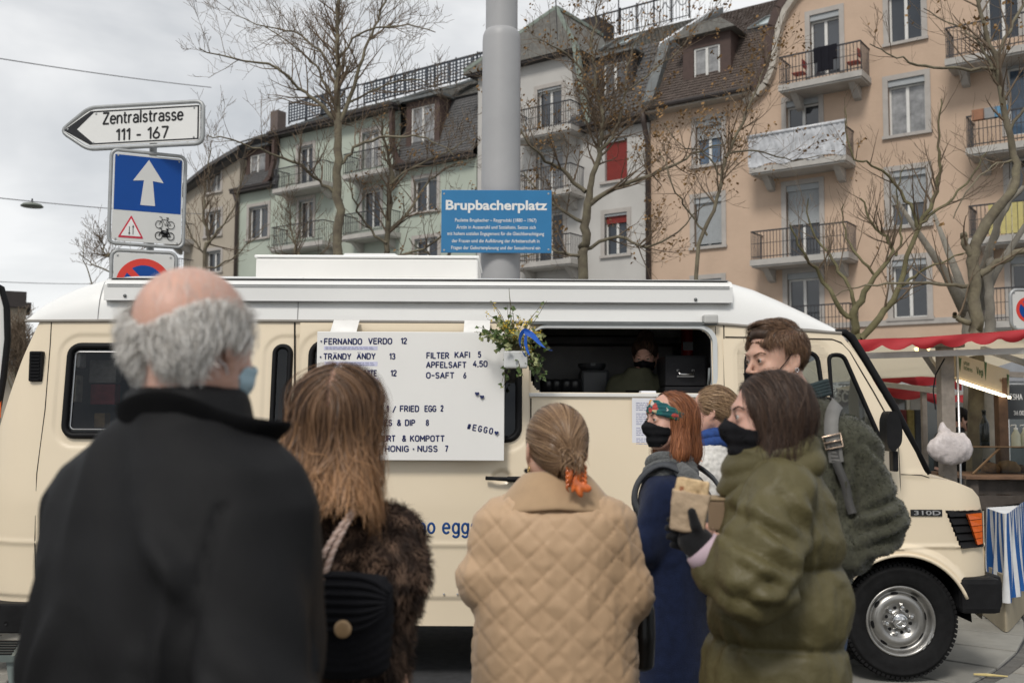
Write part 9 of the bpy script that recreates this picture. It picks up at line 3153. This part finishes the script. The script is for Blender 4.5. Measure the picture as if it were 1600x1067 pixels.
# gloved hand round the wrap
glove_m = M('black_knit_glove',(.012,.012,.013),.8,var=.2,bump=.3,bscale=200,sheen=.15)
hdir = Vector(aL[3]).normalized()
wv = Vector(wrL)
hx = p7.L(1084,842,-.14)
ft = []
def f_gl(p):
 w = np.array(wrL); e = np.array(hx)
 d = d_cap(p,w,w + (e - w) * .55,.034,.036)
 d = smin(d,d_ell(p,tuple(w + (e - w) * .95),(.03,.04,.036)),.02)
 c = np.array(e)
 for i,L_ in enumerate((.062,.07,.066,.05)):      # fingers pass behind the wrap and curl round to its far edge
  b = c + A(.012 + .0 * i,-.012 + .0 * i,.03 - i * .02)
  m_ = b + A(.04,.035,.004); e_ = m_ + A(.006,L_ * .55,.004)
  d = smin(d,smin(d_cap(p,b,m_,.011,.0098),d_cap(p,m_,e_,.0098,.008),.004),.006)
 t0 = c + A(-.012,-.014,.012); t1 = c + A(-.03,-.004,.036); t2 = t1 + A(-.004,.008,.03)
 return smin(d,smin(d_cap(p,t0,t1,.015,.0125),d_cap(p,t1,t2,.0125,.0105),.004),.01)
implicit('glove',f_gl,tuple(np.array(hx) - .13),tuple(np.array(hx) + .13),.0042,glove_m,p7.o,sm=1)
m = MB(); a_ = Vector(wrL).lerp(Vector(hx),.3); b_ = Vector(wrL).lerp(Vector(hx),.72); m.tube([a_,a_.lerp(b_,.5),b_],[.05,.05,.045],20); m.build('pink_cuff',M('pink_lining',(.50,.38,.43),.8),p7.o,smooth=True)
# the wrap in its paper, the box and the cup lid
wp = thing('wrap','toasted wrap in a torn brown paper sleeve held in the gloved hand','food',p7.w,p7.rz)
wa,wb,wt = Vector(p7.L(1073,826,-.145)),Vector(p7.L(1079,785,-.145)),Vector(p7.L(1083,751,-.145))
paper_b = M('kraft_paper',(.42,.31,.205),.8,var=.15,vscale=25,bump=.5,bscale=40)
bread_m = M('toasted_bread',(.52,.34,.17),.85,var=.3,vscale=50,bump=.4,bscale=90,hue2=(.62,.46,.27))
wx = Vector((0,-1,0))
def box_between(a,b,hw,hd,lo,hi,name,mat,parent,tp=.0,disp=None):
 u = (b - a).normalized(); s_ = u.cross(Vector((1,0,0))).normalized(); n_ = s_.cross(u).normalized()
 Rm = np.array((tuple(s_),tuple(n_),tuple(u))).T.astype(np.float32)
 L_ = (b - a).length
 def f(p):
  q = (p - A(*a)) @ Rm
  k = 1 + tp * (q[:,2] / L_ - .5)
  dx = np.abs(q[:,0]) - hw * k; dy = np.abs(q[:,1]) - hd * k; dz = np.abs(q[:,2] - L_ / 2) - L_ / 2
  o = np.sqrt(np.maximum(dx,0) ** 2 + np.maximum(dy,0) ** 2 + np.maximum(dz,0) ** 2) + np.minimum(np.maximum(np.maximum(dx,dy),dz),0)
  return o - .004
 c = (np.array(a) + np.array(b)) / 2
 r = L_ / 2 + hw + .02
 return implicit(name,f,tuple(c - r),tuple(c + r),.0032,mat,parent,disp=disp,sm=1)
br7 = box_between(wa.lerp(wt,.35),wt,.034,.011,0,1,'bread',bread_m,wp,disp=lambda V,N: .002 * vnoise(V * 60))
box_between(wa - (wt - wa) * .02,wa.lerp(wt,.74),.037,.0155,0,1,'paper_sleeve',paper_b,wp,tp=.12,disp=lambda V,N: .0025 * ridged(V * 30) + .001 * vnoise(V * 90))
m = MB(); c0 = wt + Vector((-.012,.026,-.012)); m.tube([c0,c0 + Vector((0,.004,-.05))],[.008,.007],6); m.build('browned_edge',M('browned',(.23,.085,.03),.7),br7,smooth=True)
bx = thing('takeaway_box','brown paper takeaway box in her far hand behind the wrap','box',p7.w,p7.rz)
b0,b1 = p7.L(1107,826,.02),p7.L(1142,776,.02)
m = MB(); m.bbox((b0[0] - .03,min(b0[1],b1[1]),b0[2]),(b0[0] + .06,max(b0[1],b1[1]),b1[2] - .008),.004); m.build('carton',M('carton_brown',(.24,.165,.10),.8,var=.08),bx)
m = MB(); m.bbox((b0[0] - .033,min(b0[1],b1[1]) - .003,b1[2] - .007),(b0[0] + .063,max(b0[1],b1[1]) + .003,b1[2]),.003); m.build('lid',M('carton_light',(.36,.26,.15),.8),bx)
# ------------------------------------------------------------ 8: server in the van
p8 = Person('server in a dark olive jacket and black mask bending over the van counter',1000,6.85,172)
p8.o.location.z = .46
H = 1.72
l8 = lambda a,b,d=0: tuple(np.array(p8.L(a,b,d)) - A(0,0,.46))
p8.head(l8(1008,556),yaw=-8,nod=20,k=1.0)
hc = p8.hc
aR = ((.16,.02,1.36),(.25,.06,1.1),(.16,.2,.94),(-.5,.5,-.3),(0,0,-1)); aL = ((-.16,.02,1.36),(-.25,.06,1.1),(-.16,.2,.94),(.5,.5,-.3),(0,0,-1))
base_body(p8,H,(aR,aL),skin_c,lean=(0,.06),hres=.008)
eyes(p8); trousers(p8,H,dark_cloth)
def f_c8(p):
 d = loft(p,[(.75,.17,.13,0,.0),(1.0,.17,.13,0,.02),(1.25,.19,.125,0,.05),(1.34,.19,.11,0,.06),(1.42,.12,.09,0,.07),(1.48,.07,.07,0,.09)],2.3)
 for sh,el,wr,*_ in (aR,aL): d = smin(d,chain(p,[(sh[0] * .9,sh[1] + .03,sh[2]),el,wr],[.07,.068,.05],.03),.035)
 return d
implicit('jacket',f_c8,(-.36,-.2,.73),(.36,.34,1.5),.012,M('dark_olive_cotton',(.085,.085,.05),.85,var=.2,vscale=6),p8.o,disp=lambda V,N: .009 * vnoise(V * A(10,10,6)) + .004 * ridged(V * 18))
m = MB(); m.box((-.09,.13,.9),(.09,.175,1.32)); m.build('apron',M('apron_black',(.012,.012,.014),.8),p8.o)
face_mask(p8,mask_black)
def f_h8(p):
 q = p8.toH(p)
 d = d_ell(q,(0,-.014,.034),(.085,.104,.095))
 d = smin(d,d_ell(q,(0,-.06,.125),(.05,.05,.04)),.02)
 d = smax(d,-d_ell(q,(0,.1,-.035),(.07,.075,.1)),.015)
 return d * p8.hk
implicit('hair_mass',lambda p: f_h8(p) + .004,tuple(hc - .2),tuple(hc + .2),.008,M('hair_under_dark'),p8.o)
rt = scalp_roots(p8,2000,lambda q: (q[:,1] < .07) & (q[:,2] > -.03),22)
strands('hair',f_h8,p8.fromH(rt),lambda p,t: norm_(p8.fromH(A(0,-.06,.13)) - p),10,.12,.003,hair_7,p8.o,off=(-.001,.006),wave=.35,wfreq=20,seed=23)
# ------------------------------------------------------------ 9: masked man at the stall
p9 = Person('man in a black jacket and black mask standing behind the stall post',1476,10.6,-88)
H = 1.74
p9.head(p9.L(1501,655),yaw=0,nod=8,k=1.0)
hc = p9.hc
aR = ((.16,.05,1.38),(.18,.1,1.14),(.16,.38,1.12),(0,.8,-.3),(-1,0,0)); aL = ((-.16,.05,1.38),(-.18,.1,1.14),(-.14,.34,1.05),(0,.8,-.3),(1,0,0))
base_body(p9,H,(aR,aL),skin_old,fem=False,lean=(0,float(hc[1]) * .6),hres=.009)
eyes(p9); trousers(p9,H,dark_cloth)
def f_c9(p):
 y9 = float(hc[1])
 d = loft(p,[(.8,.18,.13,0,y9 * .2),(1.1,.18,.135,0,y9 * .3),(1.35,.19,.125,0,y9 * .4),(1.44,.12,.1,0,y9 * .6),(1.5,.07,.07,0,y9 * .8)],2.3)
 for sh,el,wr,*_ in (aR,aL): d = smin(d,chain(p,[(sh[0] * .9,sh[1],sh[2]),el,wr],[.07,.065,.05],.03),.035)
 return d
implicit('jacket',f_c9,(-.3,-.3,.78),(.3,.5,1.52),.014,jk_black,p9.o,disp=lambda V,N: .008 * vnoise(V * 10))
face_mask(p9,mask_black)
implicit('hair',lambda p: smax(smax(d_ell(p9.toH(p),(0,-.016,.036),(.086,.105,.096)),-d_ell(p9.toH(p),(0,.1,-.03),(.08,.08,.095)),.01),-(p9.toH(p)[:,2] + .04),.01),tuple(hc - .16),tuple(hc + .16),.009,M('black_hair',(.012,.01,.009),.6,bump=.8,bscale=60),p9.o,disp=lambda V,N: .004 * vnoise(V * 60))
